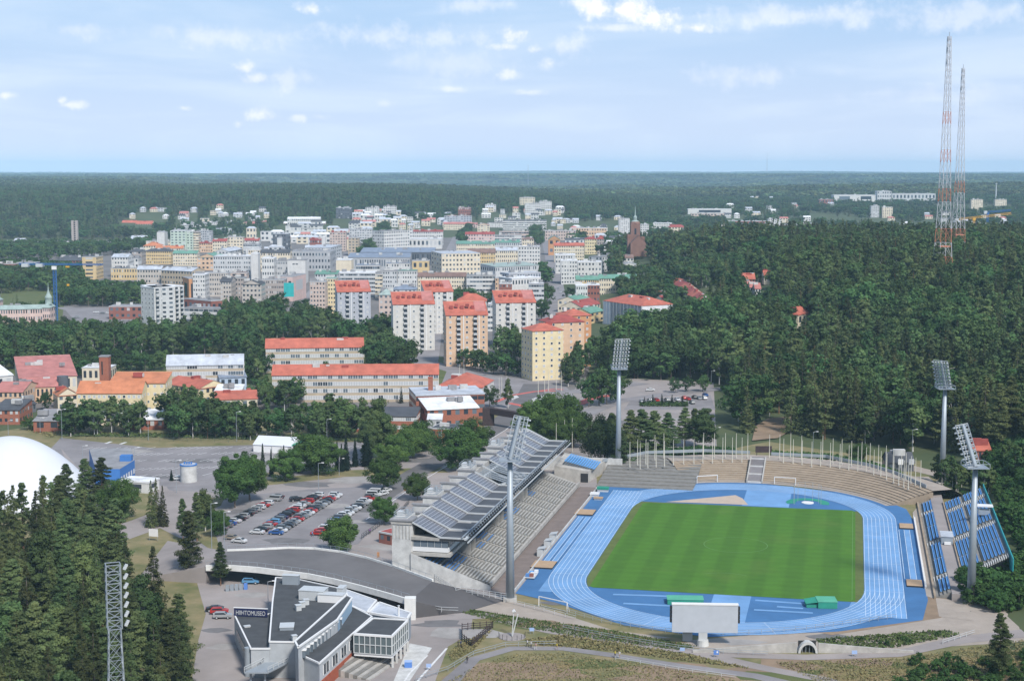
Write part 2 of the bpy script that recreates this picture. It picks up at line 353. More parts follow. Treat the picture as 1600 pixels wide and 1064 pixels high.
# parking bay lines of the big car park
b=MB()
def seg(b,p,q,wd,m,z):
    d=(q-p).normalized(); n=Vector((-d.y,d.x,0))*wd/2; zz=Vector((0,0,z))
    b.face([p-n+zz,q-n+zz,q+n+zz,p+n+zz],m)
for (xa,ya,xb,yb,n) in ((130,702,560,700,40),(150,712,500,708,34),(150,722,420,720,26),(210,735,360,731,14),(215,745,350,742,13)):
    for i in range(n):
        if random.random()<.12: continue
        t=i/(n-1); p=P(xa+(xb-xa)*t,ya+(yb-ya)*t); seg(b,p,p+Vector((2.6,4.2,0)),.3,'road_white',.075)
for (xa,ya) in ((165,693),(188,694)): seg(b,P(xa,ya),P(xa+9,ya-3),1.3,'road_white',.075)
for (xa,ya,xb,yb,n) in ((346,829,432,780,17),(402,835,492,779,17),(430,837,520,782,17),(495,836,590,775,18)):
    for i in range(n):
        t=i/(n-1); p=P(xa+(xb-xa)*t,ya+(yb-ya)*t); d=(P(xb,yb)-P(xa,ya)).normalized(); n_=Vector((d.y,-d.x,0)); p=p+d*1.3
        seg(b,p-n_*2.4,p+n_*2.4,.12,'road_white',.095)
struct(b.build('parking_markings'))
# verges and paths to the south of the stadium
sheet('dry_verge',[(240,700),(95,684),(95,660),(500,664),(660,690),(640,700),(560,690)],'grass_dry',.045,foot=False)
sheet('grass_strip',[(392,770),(400,760),(540,745),(700,738),(690,730),(530,735),(395,752)],'grass_dry',.06,foot=False)
sheet('verge_patch',[(322,800),(345,790),(352,776),(322,778),(310,795)],'grass_dry',.08,foot=False)
sheet('verge_patch',[(300,838),(318,822),(334,826),(344,858),(330,860)],'grass_dry',.08,foot=False)
sheet('verge_patch',[(132,790),(150,775),(205,780),(165,800),(128,822)],'soil',.08,foot=False)
sheet('west_path',[(95,700),(120,760),(240,770),(240,800),(200,815),(150,830),(140,850),(180,850),(250,825),(300,850),(330,870),(340,840),(290,800),(260,760),(130,740)],'paving',.05)
sheet('meadow',[(700,1010),(800,975),(960,990),(1300,1040),(1640,1010),(1640,1180),(640,1180)],'grass_dry',.03,foot=False)
sheet('south_slope',[(715,955),(740,952),(830,968),(960,985),(1060,1005),(1100,1018),(1060,1018),(930,1000),(800,980)],'grass_green',.07,foot=False)
sheet('south_apron',[(640,945),(760,930),(850,950),(960,985),(1080,1000),(1260,985),(1380,960),(1450,925),(1500,900),(1530,950),(1640,960),(1640,1000),(1400,1015),(1250,1018),(1100,1014),(960,992),(820,966),(740,952),(660,960)],'gravel',.05,foot=False)
strip('upper_footpath',[(650,965),(760,962),(860,985),(980,1005),(1120,1022),(1260,1027),(1400,1022),(1500,1000),(1640,985)],[6,5,4.5,4,4,4,4,5,6],'paving',.09)
strip('lower_footpath',[(700,1068),(740,1030),(800,1013),(880,1013),(960,1024),(1060,1040),(1180,1056),(1260,1075)],[4,3.2,3,3,3,3,3.4,4],'asphalt',.09)
strip('cross_footpath',[(1085,1016),(1130,1030),(1200,1045),(1290,1062),(1330,1075)],[5,4.5,3.5,3.5,3.5],'paving',.095)
sheet('museum_yard',[(330,930),(640,940),(740,955),(735,990),(700,1010),(680,1064),(640,1180),(280,1180),(310,1000)],'paving',.055)
sheet('outrun_kerb',[(640,1005),(675,1012),(640,1064),(615,1064)],'concrete_light',.08,foot=False)
strip('outrun_line',[(698,1013),(660,1055),(640,1080)],.5,'road_white',.1,foot=False)
strip('outrun_line',[(668,1024),(640,1052),(625,1075)],.4,'road_white',.1,foot=False)
sheet('bare_slope',[(1180,668),(1200,655),(1235,652),(1240,672),(1215,686),(1175,690)],'soil',.5,foot=True)
strip('north_track',[(1120,712),(1240,716),(1350,722),(1420,730),(1480,745)],7,'gravel',.10)
strip('east_path',[(1440,745),(1455,760),(1452,772)],5,'gravel',.12)
sheet('forest_edge_grass',[(1110,708),(1200,690),(1300,705),(1440,720),(1440,732),(1200,716)],'grass_dry',.06,foot=True)
sheet('east_path_south',[(1500,893),(1528,925),(1560,950),(1640,965),(1640,985),(1500,985),(1440,935),(1470,915)],'gravel',.072,foot=True)
sheet('cinder_slope',[(1262,985),(1340,978),(1420,972),(1425,945),(1445,925),(1490,915),(1500,940),(1470,965),(1380,980),(1300,992)],'soil',.085,foot=False)
mat('asphalt_patch',(.15,.145,.148),.95,.2,.3,coord='World',detail=8); mat('asphalt_pale',(.30,.285,.275),.95,.2,.2,coord='World',detail=9)
random.seed(77)
def blot(px,py,r,m,z):
    c=P(px,py); b=MB(); n=9; b.poly([(c.x+r*random.uniform(.5,1.3)*math.cos(i*6.283/n)*1.8,c.y+r*random.uniform(.5,1.2)*math.sin(i*6.283/n),z) for i in range(n)],m); struct(b.build('ground_patch'))
for i,(px,py,r,z) in enumerate([(200,705,5,.05),(300,720,6,.05),(420,715,5,.05),(250,745,4,.05),(480,700,5,.05),(380,742,4,.05),(520,790,4,.085),(450,845,4,.085),(560,815,3,.085),(380,800,4,.085),(600,855,4,.04),(660,720,6,.04),(560,750,8,.04),(480,757,6,.04),(720,990,5,.065),(690,975,4,.065),(1000,600,0.1,.1),(950,660,7,.04),(1020,670,8,.04),(920,690,6,.04),(1060,655,6,.04),(880,940,3,.06),(350,1010,2.5,.06),(340,985,2,.06),(400,930,3,.06),(1300,995,3,.06),(1160,1003,3,.06),(1480,955,3,.08)]):
    blot(px,py,r,'asphalt_patch' if i%2 else 'asphalt_pale',z)
for i in range(46):
    px,py=random.uniform(720,1600),random.uniform(1015,1085)
    if py<1015+max(0,(px-1000))*.04+ (30 if px<1150 else 12): py+=18
    blot(px,py,random.uniform(2.5,7),('soil' if i%3 else 'grass_green') if i%4 else 'grass_brown' ,.035+.0009*i)
for i in range(26):
    t=random.random(); blot(740+t*340,960+t*48+random.uniform(-3,5),random.uniform(1.2,3.2),'soil' if i%2 else 'grass_brown',.074+.0008*i)
# ------------------------------------------------------------ stadium floor
def ring(r0,r1,a0,a1,cy,n=40,z=.1):
    pts=[]
    for i in range(n+1):
        t=a0+(a1-a0)*i/n; pts.append((r1*math.cos(t),cy+r1*math.sin(t)))
    for i in range(n+1):
        t=a1+(a0-a1)*i/n; pts.append((r0*math.cos(t),cy+r0*math.sin(t)))
    return pts
SL=42.2; R0=36.5; LW=1.22; R8=R0+8*LW
def fsheet(name,uv,m,z,kind='structure'):
    b=MB(); b.poly([F(u,v,z) for u,v in uv],m); return struct(b.build(name),kind)
mat('track_blue',(.15,.30,.53),.75,.17,.09,coord='World',detail=9); mat('track_dark',(.052,.15,.32),.75,.16,.1,coord='World',detail=9); mat('track_line',(.60,.70,.80),.7,0)
def pitchmat():
    m=mat('pitch',(.056,.150,.012),.9,.1,.2,coord='World',detail=10); nt=m.node_tree; N=nt.nodes; L=nt.links
    g=N.new('ShaderNodeNewGeometry'); mp=N.new('ShaderNodeVectorRotate'); mp.rotation_type='Z_AXIS'; mp.inputs['Angle'].default_value=YAW
    L.new(g.outputs['Position'],mp.inputs['Vector']); sp=N.new('ShaderNodeSeparateXYZ'); L.new(mp.outputs[0],sp.inputs[0])
    def stripe(o,per,amt,ph=0):
        a=N.new('ShaderNodeMath'); a.operation='MULTIPLY_ADD'; a.inputs[1].default_value=2*math.pi/per; a.inputs[2].default_value=ph; L.new(o,a.inputs[0])
        s=N.new('ShaderNodeMath'); s.operation='SINE'; L.new(a.outputs[0],s.inputs[0])
        t=N.new('ShaderNodeMath'); t.operation='MULTIPLY'; t.inputs[1].default_value=3; L.new(s.outputs[0],t.inputs[0]); 
        c=N.new('ShaderNodeClamp'); c.inputs['Min'].default_value=-1; L.new(t.outputs[0],c.inputs[0])
        d=N.new('ShaderNodeMath'); d.operation='MULTIPLY'; d.inputs[1].default_value=amt; L.new(c.outputs[0],d.inputs[0]); return d.outputs[0]
    a=stripe(sp.outputs[0],9.6,.075,1.0); c=stripe(sp.outputs[1],4.6,.03)
    s=N.new('ShaderNodeMath'); s.operation='ADD'; L.new(a,s.inputs[0]); L.new(c,s.inputs[1]); s2=N.new('ShaderNodeMath'); s2.operation='ADD'; s2.inputs[1].default_value=1; L.new(s.outputs[0],s2.inputs[0])
    b=N['Principled BSDF']; src=b.inputs['Base Color'].links[0].from_socket; hs=N.new('ShaderNodeHueSaturation'); L.new(src,hs.inputs['Color']); L.new(s2.outputs[0],hs.inputs['Value'])
    n=N.new('ShaderNodeTexNoise'); n.inputs['Scale'].default_value=.05; n.inputs['Detail'].default_value=5; L.new(g.outputs['Position'],n.inputs['Vector'])
    r=N.new('ShaderNodeMapRange'); r.inputs['From Min'].default_value=.55; r.inputs['From Max'].default_value=.8; r.inputs['To Max'].default_value=.35; L.new(n.outputs['Fac'],r.inputs['Value'])
    mx=N.new('ShaderNodeMixRGB'); L.new(r.outputs[0],mx.inputs[0]); L.new(hs.outputs[0],mx.inputs[1]); mx.inputs[2].default_value=(.13,.15,.035,1); L.new(mx.outputs[0],b.inputs['Base Color'])
pitchmat()
mat('turf_border',(.10,.13,.035),.9,.2,.3,coord='World',detail=8)
# dark-blue base under everything (aprons and D areas)
fsheet('stadium_floor',[(-51.6,-64),(-51.6,82),(-38,88),(0,92),(40,78),(50,60),(52,40),(52,-48),(50,-66),(30,-80),(0,-91),(-20,-86),(-40,-70)],'track_dark',.10)
FOOT.append([tuple(F(*q)[:2]) for q in [(-90,-70),(-90,130),(60,130),(75,60),(85,-40),(60,-80),(0,-100),(-60,-85)]])
trk=[]
n=48
for i in range(n+1): t=math.pi*i/n; trk.append((R8*math.cos(t),SL+R8*math.sin(t)))
trk+= [(-R8,69.2),(-R8,69.2)][:0]
for i in range(n+1): t=math.pi+math.pi*i/n; trk.append((R8*math.cos(t),-SL+R8*math.sin(t)))
inn=[]
for i in range(n+1): t=math.pi*i/n; inn.append((R0*math.cos(t),SL+R0*math.sin(t)))
for i in range(n+1): t=math.pi+math.pi*i/n; inn.append((R0*math.cos(t),-SL+R0*math.sin(t)))
b=MB(); N_=len(trk)
for i in range(N_):
    j=(i+1)%N_; b.face([F(*inn[i],.14),F(*trk[i],.14),F(*trk[j],.14),F(*inn[j],.14)],'track_blue')
track=struct(b.build('running_track'))
fsheet('straight_extension',[(-R8,-SL-.01),(-R8,-60.8),(-43,-60.8),(-R0-1,-55)],'track_blue',.122)
fsheet('straight_extension',[(-R8,SL),(-R8,69.2),(-R0,69.2),(-R0+2,SL)],'track_blue',.122)
fsheet('straight_extension',[(R8,-SL),(R8,-66),(R0-5,-66),(R0-2,-SL)],'track_blue',.122)
# far bend: wide light-blue area and central approach strips
fsheet('high_jump_area',[(-2,88),(-2,54),(13,54),(13,88)],'track_blue',.124)
fsheet('javelin_runway',[(-1.5,-53.5),(8,-53.5),(8,-88),(-1.5,-88)],'track_blue',.124)
# lane lines
b=MB()
for k in range(9):
    r=R0+k*LW; pts=[]
    for i in range(61): t=math.pi*i/60; pts.append((r*math.cos(t),SL+r*math.sin(t)))
    for i in range(61): t=math.pi+math.pi*i/60; pts.append((r*math.cos(t),-SL+r*math.sin(t)))
    for i in range(len(pts)):
        p=pts[i]; q=pts[(i+1)%len(pts)]
        if abs(p[0]-q[0])+abs(p[1]-q[1])<1e-4: continue
        seg(b,F(*p),F(*q),.11,'track_line',.175)
    seg(b,F(-r,SL),F(-r,69.2),.10,'track_line',.17); seg(b,F(r,-SL),F(r,-66),.10,'track_line',.17)
for v in (-42.2,-37,-15,8,30,42.2): seg(b,F(-R8,v),F(-R0,v),.10,'track_line',.18)
for v in (-42.2,-30,-13,5,20,33,42.2): seg(b,F(R0,v),F(R8,v),.10,'track_line',.18)
for a in (200,215,232,250,290,310,330,345):
    t=R(a); seg(b,F(R0*math.cos(t),-SL+R0*math.sin(t)),F(R8*math.cos(t),-SL+R8*math.sin(t)),.08,'track_line',.18)
struct(b.build('track_markings',track))
# field inside the track
fld=[]
for u,v in [(-34,-54.2),(34,-53.2),(34,53.8),(-34,51.2)]: fld.append((u,v))
bd=[]
def inside(z0,z1):
    o=[]
    for i in range(25):
        v=z0+(z1-z0)*i/24; dv=max(0,abs(v)-SL); o.append((math.sqrt(max(0,R0*R0-dv*dv))-.25,v))
    return o
bd=inside(-53.6,53)
fsheet('turf_border',[(u,v) for u,v in bd]+[(-u,v) for u,v in reversed(bd)],'turf_border',.135)
fsheet('grass_pitch',[(-33,-54.3),(32,-53.7),(34,-52.5),(34,52),(33,54),(-32,51.5),(-33.8,50),(-34,-53)],'pitch',.16)
b=MB()
for i in range(48):
    a=i*2*math.pi/48; c=(i+1)*2*math.pi/48
    seg(b,F(9.15*math.cos(a),9.15*math.sin(a)),F(9.15*math.cos(c),9.15*math.sin(c)),.16,'pitch_line' if 'pitch_line' in MATS else mat('pitch_line',(.13,.25,.09),.9,0),.18)
for i in range(16):
    a=R(53+i*74/16); c=R(53+(i+1)*74/16); seg(b,F(9.15*math.cos(a),-41.5+9.15*math.sin(a)),F(9.15*math.cos(c),-41.5+9.15*math.sin(c)),.13,'pitch_line',.18)
seg(b,F(33.2,-52),F(33.2,52),.12,'pitch_line',.18)
struct(b.build('pitch_markings'))
# runways and sectors
def fstrip(name,u0,v0,u1,v1,wd,m,z): 
    b=MB(); seg(b,F(u0,v0),F(u1,v1),wd,m,z); return struct(b.build(name))
fstrip('long_jump_runway',-50.2,-30,-50.2,27,1.3,'track_blue',.13); fstrip('long_jump_runway',-47.9,-30,-47.9,27,1.3,'track_blue',.13)
for u in (-50.9,-49.5,-48.6,-47.2): fstrip('runway_line',u,-30,u,27,.12,'track_line',.15)
fstrip('east_long_jump_runway',49.2,-28,49.2,30,1.4,'track_blue',.13)
for u in (48.4,50.0,46.9): fstrip('runway_line',u,-28,u,30,.12,'track_line',.15)
mat('sand',(.40,.28,.18),.95,.1,.5,detail=8)
def mat_slab(label,u0,v0,u1,v1):
    b=MB(); p=[F(u0,v0),F(u1,v0),F(u1,v1),F(u0,v1)]; b.prism([(q.x,q.y) for q in p],.1,.5,'black_metal','sand'); return tag(b.build('sandpit_cover'),label,'cover','covered jumping pits beside the track')  # black sides paint in the shade on the mat edges
mat_slab('tan covered sandpit at the near end of the west runways',-53.0,-38.5,-46.9,-31)
mat_slab('tan covered sandpit at the far end of the west runways',-52.8,28.5,-46.9,36)
mat_slab('tan covered sandpit at the near end of the east runway',47.2,-36,51.2,-29.5)
mat_slab('tan covered sandpit at the far end of the east runway',47.2,31,51.2,37.5)
for (xa,ya,xb,yb) in ((958,929,1050,932),(974,943,1050,947),(1180,938,1262,944),(1120,948.5,1150,950),(1178,953,1270,958),(1214,948,1255,951)):
    p=P(xa,ya); q=P(xb,yb); b=MB(); seg(b,p,q,1.3,'track_blue',.14); struct(b.build('throwing_runway'))
sheet('shot_sector',[(1040,784.6),(1149,774),(1160,779),(1169,789.3),(1100,786.6)],mat('shot_gravel',(.45,.36,.29),.95,.08,.3),.17,foot=False)
mat('green_paint',(.03,.26,.18),.8,.1,.4)
b=MB(); c=P(1262,786); 
for i in range(20):
    a0=R(-30+i*11); a1=R(-30+(i+1)*11)
    b.face([c+Vector((4*math.cos(a0),4*math.sin(a0),.16)),c+Vector((7*math.cos(a0),7*math.sin(a0),.16)),c+Vector((7*math.cos(a1),7*math.sin(a1),.16)),c+Vector((4*math.cos(a1),4*math.sin(a1),.16))],'green_paint')
struct(b.build('throwing_circle'))
b=MB(); b.tube(c+Vector((0,0,.1)),c+Vector((0,0,.3)),2.0,2.0,'white_paint',16); tag(b.build('throwing_ring'),'round white discus ring inside the green arc','ring')
# ------------------------------------------------------------ grandstand (local axes: x=u across, y=v along)
def FE(name,label,cat,u=0,v=0,z=0,group=None): return thing(name,label,cat,F(u,v,z),-YAW,group)
mat('seat_grey',(.41,.405,.385),.85,.2,.6,detail=6); mat('seat_blue',(.09,.22,.47),.6,.12,.6); mat('seat_sky',(.13,.34,.66),.55,.1,.5)
mat('tread',(.20,.193,.18),.95,.2,.5,detail=8); mat('teal_paint',(.03,.30,.33),.6,.1,.5); mat('timber_dark',(.05,.035,.035),.8,.2,1)
def panelmat():
    m=mat('solar_panel',(.11,.11,.13),.3,0,spec=.5); nt=m.node_tree; N=nt.nodes; L=nt.links; b=N['Principled BSDF']
    tc=N.new('ShaderNodeTexCoord'); br=N.new('ShaderNodeTexBrick'); br.offset=0; br.inputs['Scale'].default_value=1; br.inputs['Brick Width'].default_value=1.65; br.inputs['Row Height'].default_value=1.0; br.inputs['Mortar Size'].default_value=.085; br.inputs['Mortar Smooth'].default_value=.1
    br.inputs['Color1'].default_value=(.085,.083,.098,1); br.inputs['Color2'].default_value=(.105,.10,.115,1); br.inputs['Mortar'].default_value=(.46,.46,.48,1)
    L.new(tc.outputs['UV'],br.inputs['Vector']); L.new(br.outputs[0],b.inputs['Base Color']); b.inputs['Metallic'].default_value=.2
panelmat()
NV,FV=-61.5,87.0
gs=FE('grandstand','long grandstand with a sawtooth roof of solar panels west of the track','grandstand')
def SZ(u):
    t=-58.6-u; return 1.1+.27*min(t,12)+.45*max(0,t-12)
# stepped terrace and benches
def stair(b,v0,v1,rows,du,m):
    for i in range(rows):
        u=-58.6-i*du; z=SZ(u)
        b.face([(u,v0,z),(u,v1,z),(u-du,v1,z),(u-du,v0,z)][::-1],m)
        b.face([(u-du,v0,z),(u-du,v1,z),(u-du,v1,SZ(u-du)),(u-du,v0,SZ(u-du))][::-1],m)
DU=.9; ROWS=24
b=MB(); stair(b,NV-.5,71,ROWS,DU,'tread')
ub=-58.6-ROWS*DU
b.face([(-58.6,NV-.5,0),(-58.6,NV-.5,SZ(-58.6)),(ub,NV-.5,SZ(ub)),(ub,NV-.5,0)],'concrete_light')
b.face([(-58.6,71,0),(ub,71,0),(ub,71,SZ(ub)),(-58.6,71,SZ(-58.6))],'concrete_light')
b.box(-58.9,NV-.5,.9,-58.3,71,2.0,'concrete')
b.build('terrace',gs)
b=MB()
for v in np.arange(NV,71,4.4): b.box(-59.6,v-.2,0,-59.1,v+.2,1.0,'concrete')
b.face([(-60.2,NV,0),(-60.2,71,0),(-60.2,71,1.6),(-60.2,NV,1.6)],'black_metal')
b.build('column_row',gs)
NB=15; BW=(FV-NV)/NB
secs=[]; v=NV
aisles=[NV+BW*(k+1)*.9 for k in range(NB)]
cuts=[NV]+[NV+8.83*k for k in range(1,15)]+[71]
bench=[]
for k in range(len(cuts)-1):
    a,c=cuts[k]+.55,cuts[k+1]-.55
    for i in range(ROWS):
        u=-58.6-i*DU-DU*.62; z=SZ(-58.6-i*DU)
        if u<-67.5 and k%4 in(0,3) and k<12: col='seat_blue' if (i+k)%5 else 'seat_grey'
        elif k in(0,1) and u<-69: col='seat_blue'
        else: col='seat_grey'
        if 12<=i<=17 and k%4==2 and a>-50: continue
        aa,cc=(a,c)
        if k%2==1 and i>5: cc=c-1.6
        bench.append((aa,cc,u,z,col))
def benchmesh(b,e):
    a,c,u,z,col=e; b.box(u-.2,a,z+.38,u+.22,c,z+.46,col); b.box(u-.05,a+.1,z,u+.05,a+.25,z+.38,'concrete'); b.box(u-.05,c-.25,z,u+.05,c-.1,z+.38,'concrete')
bench.sort(key=lambda e:e[0])
for e in bench[:100]:
    b=MB(); benchmesh(b,e); b.build('bench',gs)
b=MB()
for e in bench[100:]: benchmesh(b,e)
struct(b.build('bench',gs),'stuff')
# aisle railings: posts up each aisle
for k in range(1,len(cuts)-1):
    b=MB(); v=cuts[k]
    for i in range(0,ROWS,1):
        u=-58.6-i*DU; z=SZ(u); b.box(u-DU,v-.22,z-.05,u,v+.22,z+.22,'concrete')
        if i%2==0: b.box(u-.25,v-.1,z+.22,u-.1,v+.1,z+.9,'metal_grey')
    b.build('aisle_railing',gs)
# vomitory pits between the sections
for k in (2,6,10):
    v=cuts[k+1]-4; u0=-69; u1=-74.5; z0=SZ(-68.7); z1=SZ(u1)
    b=MB(); b.box(u1,v-3,z0-1,u0,v-2.6,z1+1,'concrete'); b.box(u1,v+2.6,z0-1,u0,v+3,z1+1,'concrete'); b.box(u1-.3,v-3,z0,u1,v+3,z1+1.1,'concrete')
    b.build('stairway_portal',gs)
# rear block: stair tower at the south end, press box, upper gallery
b=MB(); b.box(-85.4,NV,0,-80.2,NV+4,17.0,'concrete_light'); b.box(-85.9,NV-.5,17.0,-79.7,NV+4.5,17.4,'roof_gr'); b.box(-85.6,NV-.25,16.1,-80,NV+4.2,17.0,'concrete')
for i in range(6): b.box(-85.2+i*.9,NV-.12,12.2,-85.0+i*.9,NV+.05,16.0,'concrete')
b.build('stair_tower',gs)
b=MB(); b.box(-80.2,NV,7.9,-69.6,NV+22,8.8,'concrete'); b.box(-80.2,NV,12.1,-68.6,NV+22,12.9,'concrete'); b.box(-80.2,NV+.4,8.8,-79.9,NV+22,17,'concrete_light')
b.box(-80.2,NV+3,12.9,-77.6,NV+22,14.4,'black_metal')  # solid black block stands for the shaded open gap under the roof
b.build('press_box',gs)
b=MB(); b.box(-79.9,NV+.5,9.0,-70.2,NV+.8,10.2,'frame_white'); b.box(-70.5,NV+.8,9.0,-70.2,NV+21,10.2,'frame_white'); b.build('parapet_panel',gs)
for i in range(5):
    b=MB(); u=-79.6+i*1.9; b.box(u,NV+.52,10.25,u+1.7,NV+.62,11.9,'glass_mid'); b.box(u-.1,NV+.5,10.2,u,NV+.7,12.1,'metal_light'); b.build('window',gs)
for i in range(8):
    b=MB(); v=NV+1.2+i*2.4; b.box(-70.4,v,10.25,-70.3,v+2.2,11.9,'glass_mid'); b.box(-70.4,v+2.2,10.2,-70.25,v+2.4,12.1,'metal_light'); b.build('window',gs)
b=MB(); b.box(-84.5,NV+4,0,-80.2,FV,9,'concrete_light'); b.box(-80.6,NV+22,8,-80.2,FV,16.6,'concrete'); b.build('rear_building',gs)
GAP=(7,8)
for k in range(NB):
    v0=NV+BW*k; v1=v0+BW
    # rear fin wall and cap
    b=MB(); b.box(-85.3,v0+.02,6,-80.25,v0+.7,16.85,'concrete_light'); b.box(-85.7,v0-.2,16.85,-79.9,v0+1.0,17.25,'roof_gr'); b.build('fin_wall',gs)
    if k in (0,3,7,11):
        b=MB(); 
        for z in (17.6,18.2,18.8): b.box(-85.3,v0+1.2,z,-81.6,v0+1.3,z+.12,'metal_grey'); b.box(-85.3,v0+BW-1.7,z,-81.6,v0+BW-1.6,z+.12,'metal_grey'); b.box(-85.3,v0+1.2,z,-85.2,v0+BW-1.6,z+.12,'metal_grey'); b.box(-81.7,v0+1.2,z,-81.6,v0+BW-1.6,z+.12,'metal_grey')
        b.box(-85.4,v0+1.05,14,-81.4,v0+BW-1.4,17.5,'concrete_light'); b.box(-84.9,v0+3,17.5,-83.6,v0+5.2,18.7,'metal_light'); b.tube((-83,v0+6,17.5),(-83,v0+6,18.9),.5,.5,'metal_grey',8); b.build('roof_plant',gs)
    # rib
    b=MB(); r=[(-80.6,17.1),(-72.2,13.05),(-65.4,13.05)]
    for (ua,za),(uc,zc) in zip(r,r[1:]): b.hexa([(ua,v0-.09,za-.2),(uc,v0-.09,zc-.2),(uc,v0+.09,zc-.2),(ua,v0+.09,za-.2),(ua,v0-.09,za+.24),(uc,v0-.09,zc+.24),(uc,v0+.09,zc+.24),(ua,v0+.09,za+.24)],'metal_light' )
    b.box(-72.4,v0-.15,12.3,-65.2,v0+.15,12.75,'black_metal'); b.build('rib',gs)
    if k not in GAP:
        # each bay is canted: far edge lower, so the bays read as a sawtooth
        b=MB(); lo=.5
        A=Vector((-80.4,v0+.2,17.25)); B=Vector((-72.4,v0+.2,13.3)); C=Vector((-72.4,v1-.2,13.35-lo)); D=Vector((-80.4,v1-.2,17.25-lo))
        t=Vector((0,0,-.12)); b.hexa([A+t,B+t,C+t,D+t,A,B,C,D],'solar_panel'); o=b.build('solar_panel',gs)
        me=o.data; uv=me.uv_layers.new(name='UVMap')
        for li,l in enumerate(me.loops):
            co=me.vertices[l.vertex_index].co; uv.data[li].uv=((co.y-v0-.5),(co.x+80.4)*1.118)
        b=MB(); A=Vector((-72.3,v0+.3,13.25)); B=Vector((-65.6,v0+.3,13.2)); C=Vector((-65.6,v1-.2,12.85)); D=Vector((-72.3,v1-.2,12.85)); t=Vector((0,0,-.2)); b.hexa([A+t,B+t,C+t,D+t,A,B,C,D],'roof_k'); b.build('roof_sheet',gs)
    else:
        b=MB(); 
        for i in range(4): b.bar((-79,v0+1+i*2.2,16.2),(-66.5,v0+1+i*2.2,12.6),.16,'metal_grey')
        b.bar((-77,v0+.5,15.6),(-77,v1-.5,15.2),.2,'metal_light'); b.bar((-73,v0+.5,13),(-68,v1-.5,12.6),.2,'metal_light'); b.build('open_truss',gs)
b=MB(); v1=FV; b.box(-85.3,FV,6,-80.25,FV+.7,16.85,'concrete_light'); b.build('fin_wall',gs)
b=MB(); r=[(-80.6,17.1),(-72.2,13.05),(-65.4,13.05)]
for (ua,za),(uc,zc) in zip(r,r[1:]): b.hexa([(ua,FV-.2,za-.5),(uc,FV-.2,zc-.5),(uc,FV+.2,zc-.5),(ua,FV+.2,za-.5),(ua,FV-.2,za+.25),(uc,FV-.2,zc+.25),(uc,FV+.2,zc+.25),(ua,FV+.2,za+.25)],'metal_light')
b.build('rib',gs)
b=MB(); b.bar((-65.3,NV-1,13.1),(-65.3,FV+1,13.1),.25,'metal_light'); b.bar((-64.6,NV-1,12.3),(-64.6,FV+1,12.3),.14,'metal_light'); b.bar((-66.2,NV-.5,13.5),(-66.2,FV,13.5),.15,'metal_grey'); fbm_=b.build('front_beam',gs)
for k in range(60):
    v=NV+1.2+k*2.44; b=MB(); b.bar((-65.7,v,13.4),(-64.9,v+.9,13.7),.09,'metal_grey'); b.box(-65.1,v+.6,13.3,-64.6,v+1.2,13.9,'black_metal'); b.build('beam_lamp',fbm_)
for k in range(1,NB,2):
    v0=NV+BW*k; b=MB(); b.bar((-72.5,v0,SZ(-72.5)),(-72.5,v0,13),.22,'concrete'); b.build('support_post',gs)
# pit lane and wall at the foot of the stand
fsheet('service_lane',[(-58.6,-66),(-52,-66),(-52,72),(-58.6,72)],mat('lane_ground',(.19,.155,.14),.95,.15,.3,coord='World'),.13)
b=MB(); b.box(-52.3,-66,0,-52.0,72,.7,'concrete_light'); o=b.build('low_wall',None,F(0,0),); o.rotation_euler[2]=-YAW; tag(o,'low pale concrete wall between the service lane and the west runways','wall')
for i,v in enumerate((-24,-14,-6)):
    t=FE('dugout',['nearest of three glazed team dugouts in front of the grandstand','middle of three glazed team dugouts in front of the grandstand','farthest of three glazed team dugouts in front of the grandstand'][i],'dugout',-52.8,v,.1,'team dugouts')
    b=MB(); b.hexa([(-1,-1.6,2.0),(1.2,-1.6,2.4),(1.2,1.6,2.4),(-1,1.6,2.0),(-1,-1.6,2.1),(1.2,-1.6,2.5),(1.2,1.6,2.5),(-1,1.6,2.1)],'metal_light'); b.build('roof',t)
    b=MB(); b.box(-1,-1.6,0,-.9,1.6,2,'glass_mid'); b.box(-1,-1.6,0,.8,-1.5,2,'metal_light'); b.box(-1,1.5,0,.8,1.6,2,'metal_light'); b.build('frame',t)
    b=MB(); b.box(-.6,-1.4,.4,-.1,1.4,.5,'seat_sky'); b.build('seat',t)
# end block with blue seats beyond the grandstand and its tunnel
t=FE('corner_stand','small stand of bright blue seats above a dark tunnel mouth','stand',-60,86,0)
b=MB(); b.hexa([(-9,-6,0),(3,-6,0),(6,14,0),(-9,14,0),(-9,-6,5.5),(3,-6,4),(6,14,4.2),(-9,14,6.5)],'concrete'); b.build('base',t)
b=MB(); b.box(.4,-6.15,.1,3.0,-5.9,3.2,'black_metal'); b.build('tunnel_shade_panel',t)  # black panel paints the dark inside of the tunnel
for i in range(13):
    b=MB(); z=4.25+(12-i)*.2; u=5.4-(13-i)*.85; b.box(u-.3,-3.5,z+.1,u+.3,10,z+.35,'seat_sky'); b.build('seat_row',t)
b=MB(); b.box(-18,14,0,12,14.6,5,'concrete_light'); b.build('back_wall',t)
for nm,lab,(u,v),dims in (('equipment_cart','green canopy cart parked at the far corner of the blue apron',(-49.5,66),(4,2,1.6,'green_paint')),('mat_pile','pile of white and grey landing mats on the far west apron',(-51,58),(3,2.5,1.2,'white_paint')),('mat_pile','pile of beige mats beside the far west runway',(-49,53),(3,2,.8,'sand'))):
    t=FE(nm,lab,'cart' if 'cart' in nm else 'mats',u,v,.1)
    a,c,h,m=dims; b=MB(); b.box(-a/2,-c/2,h*.55,a/2,c/2,h,m); b.build('top',t); b=MB(); b.box(-a/2+.2,-c/2+.2,0,a/2-.2,c/2-.2,h*.5,'metal_light'); b.build('base',t)
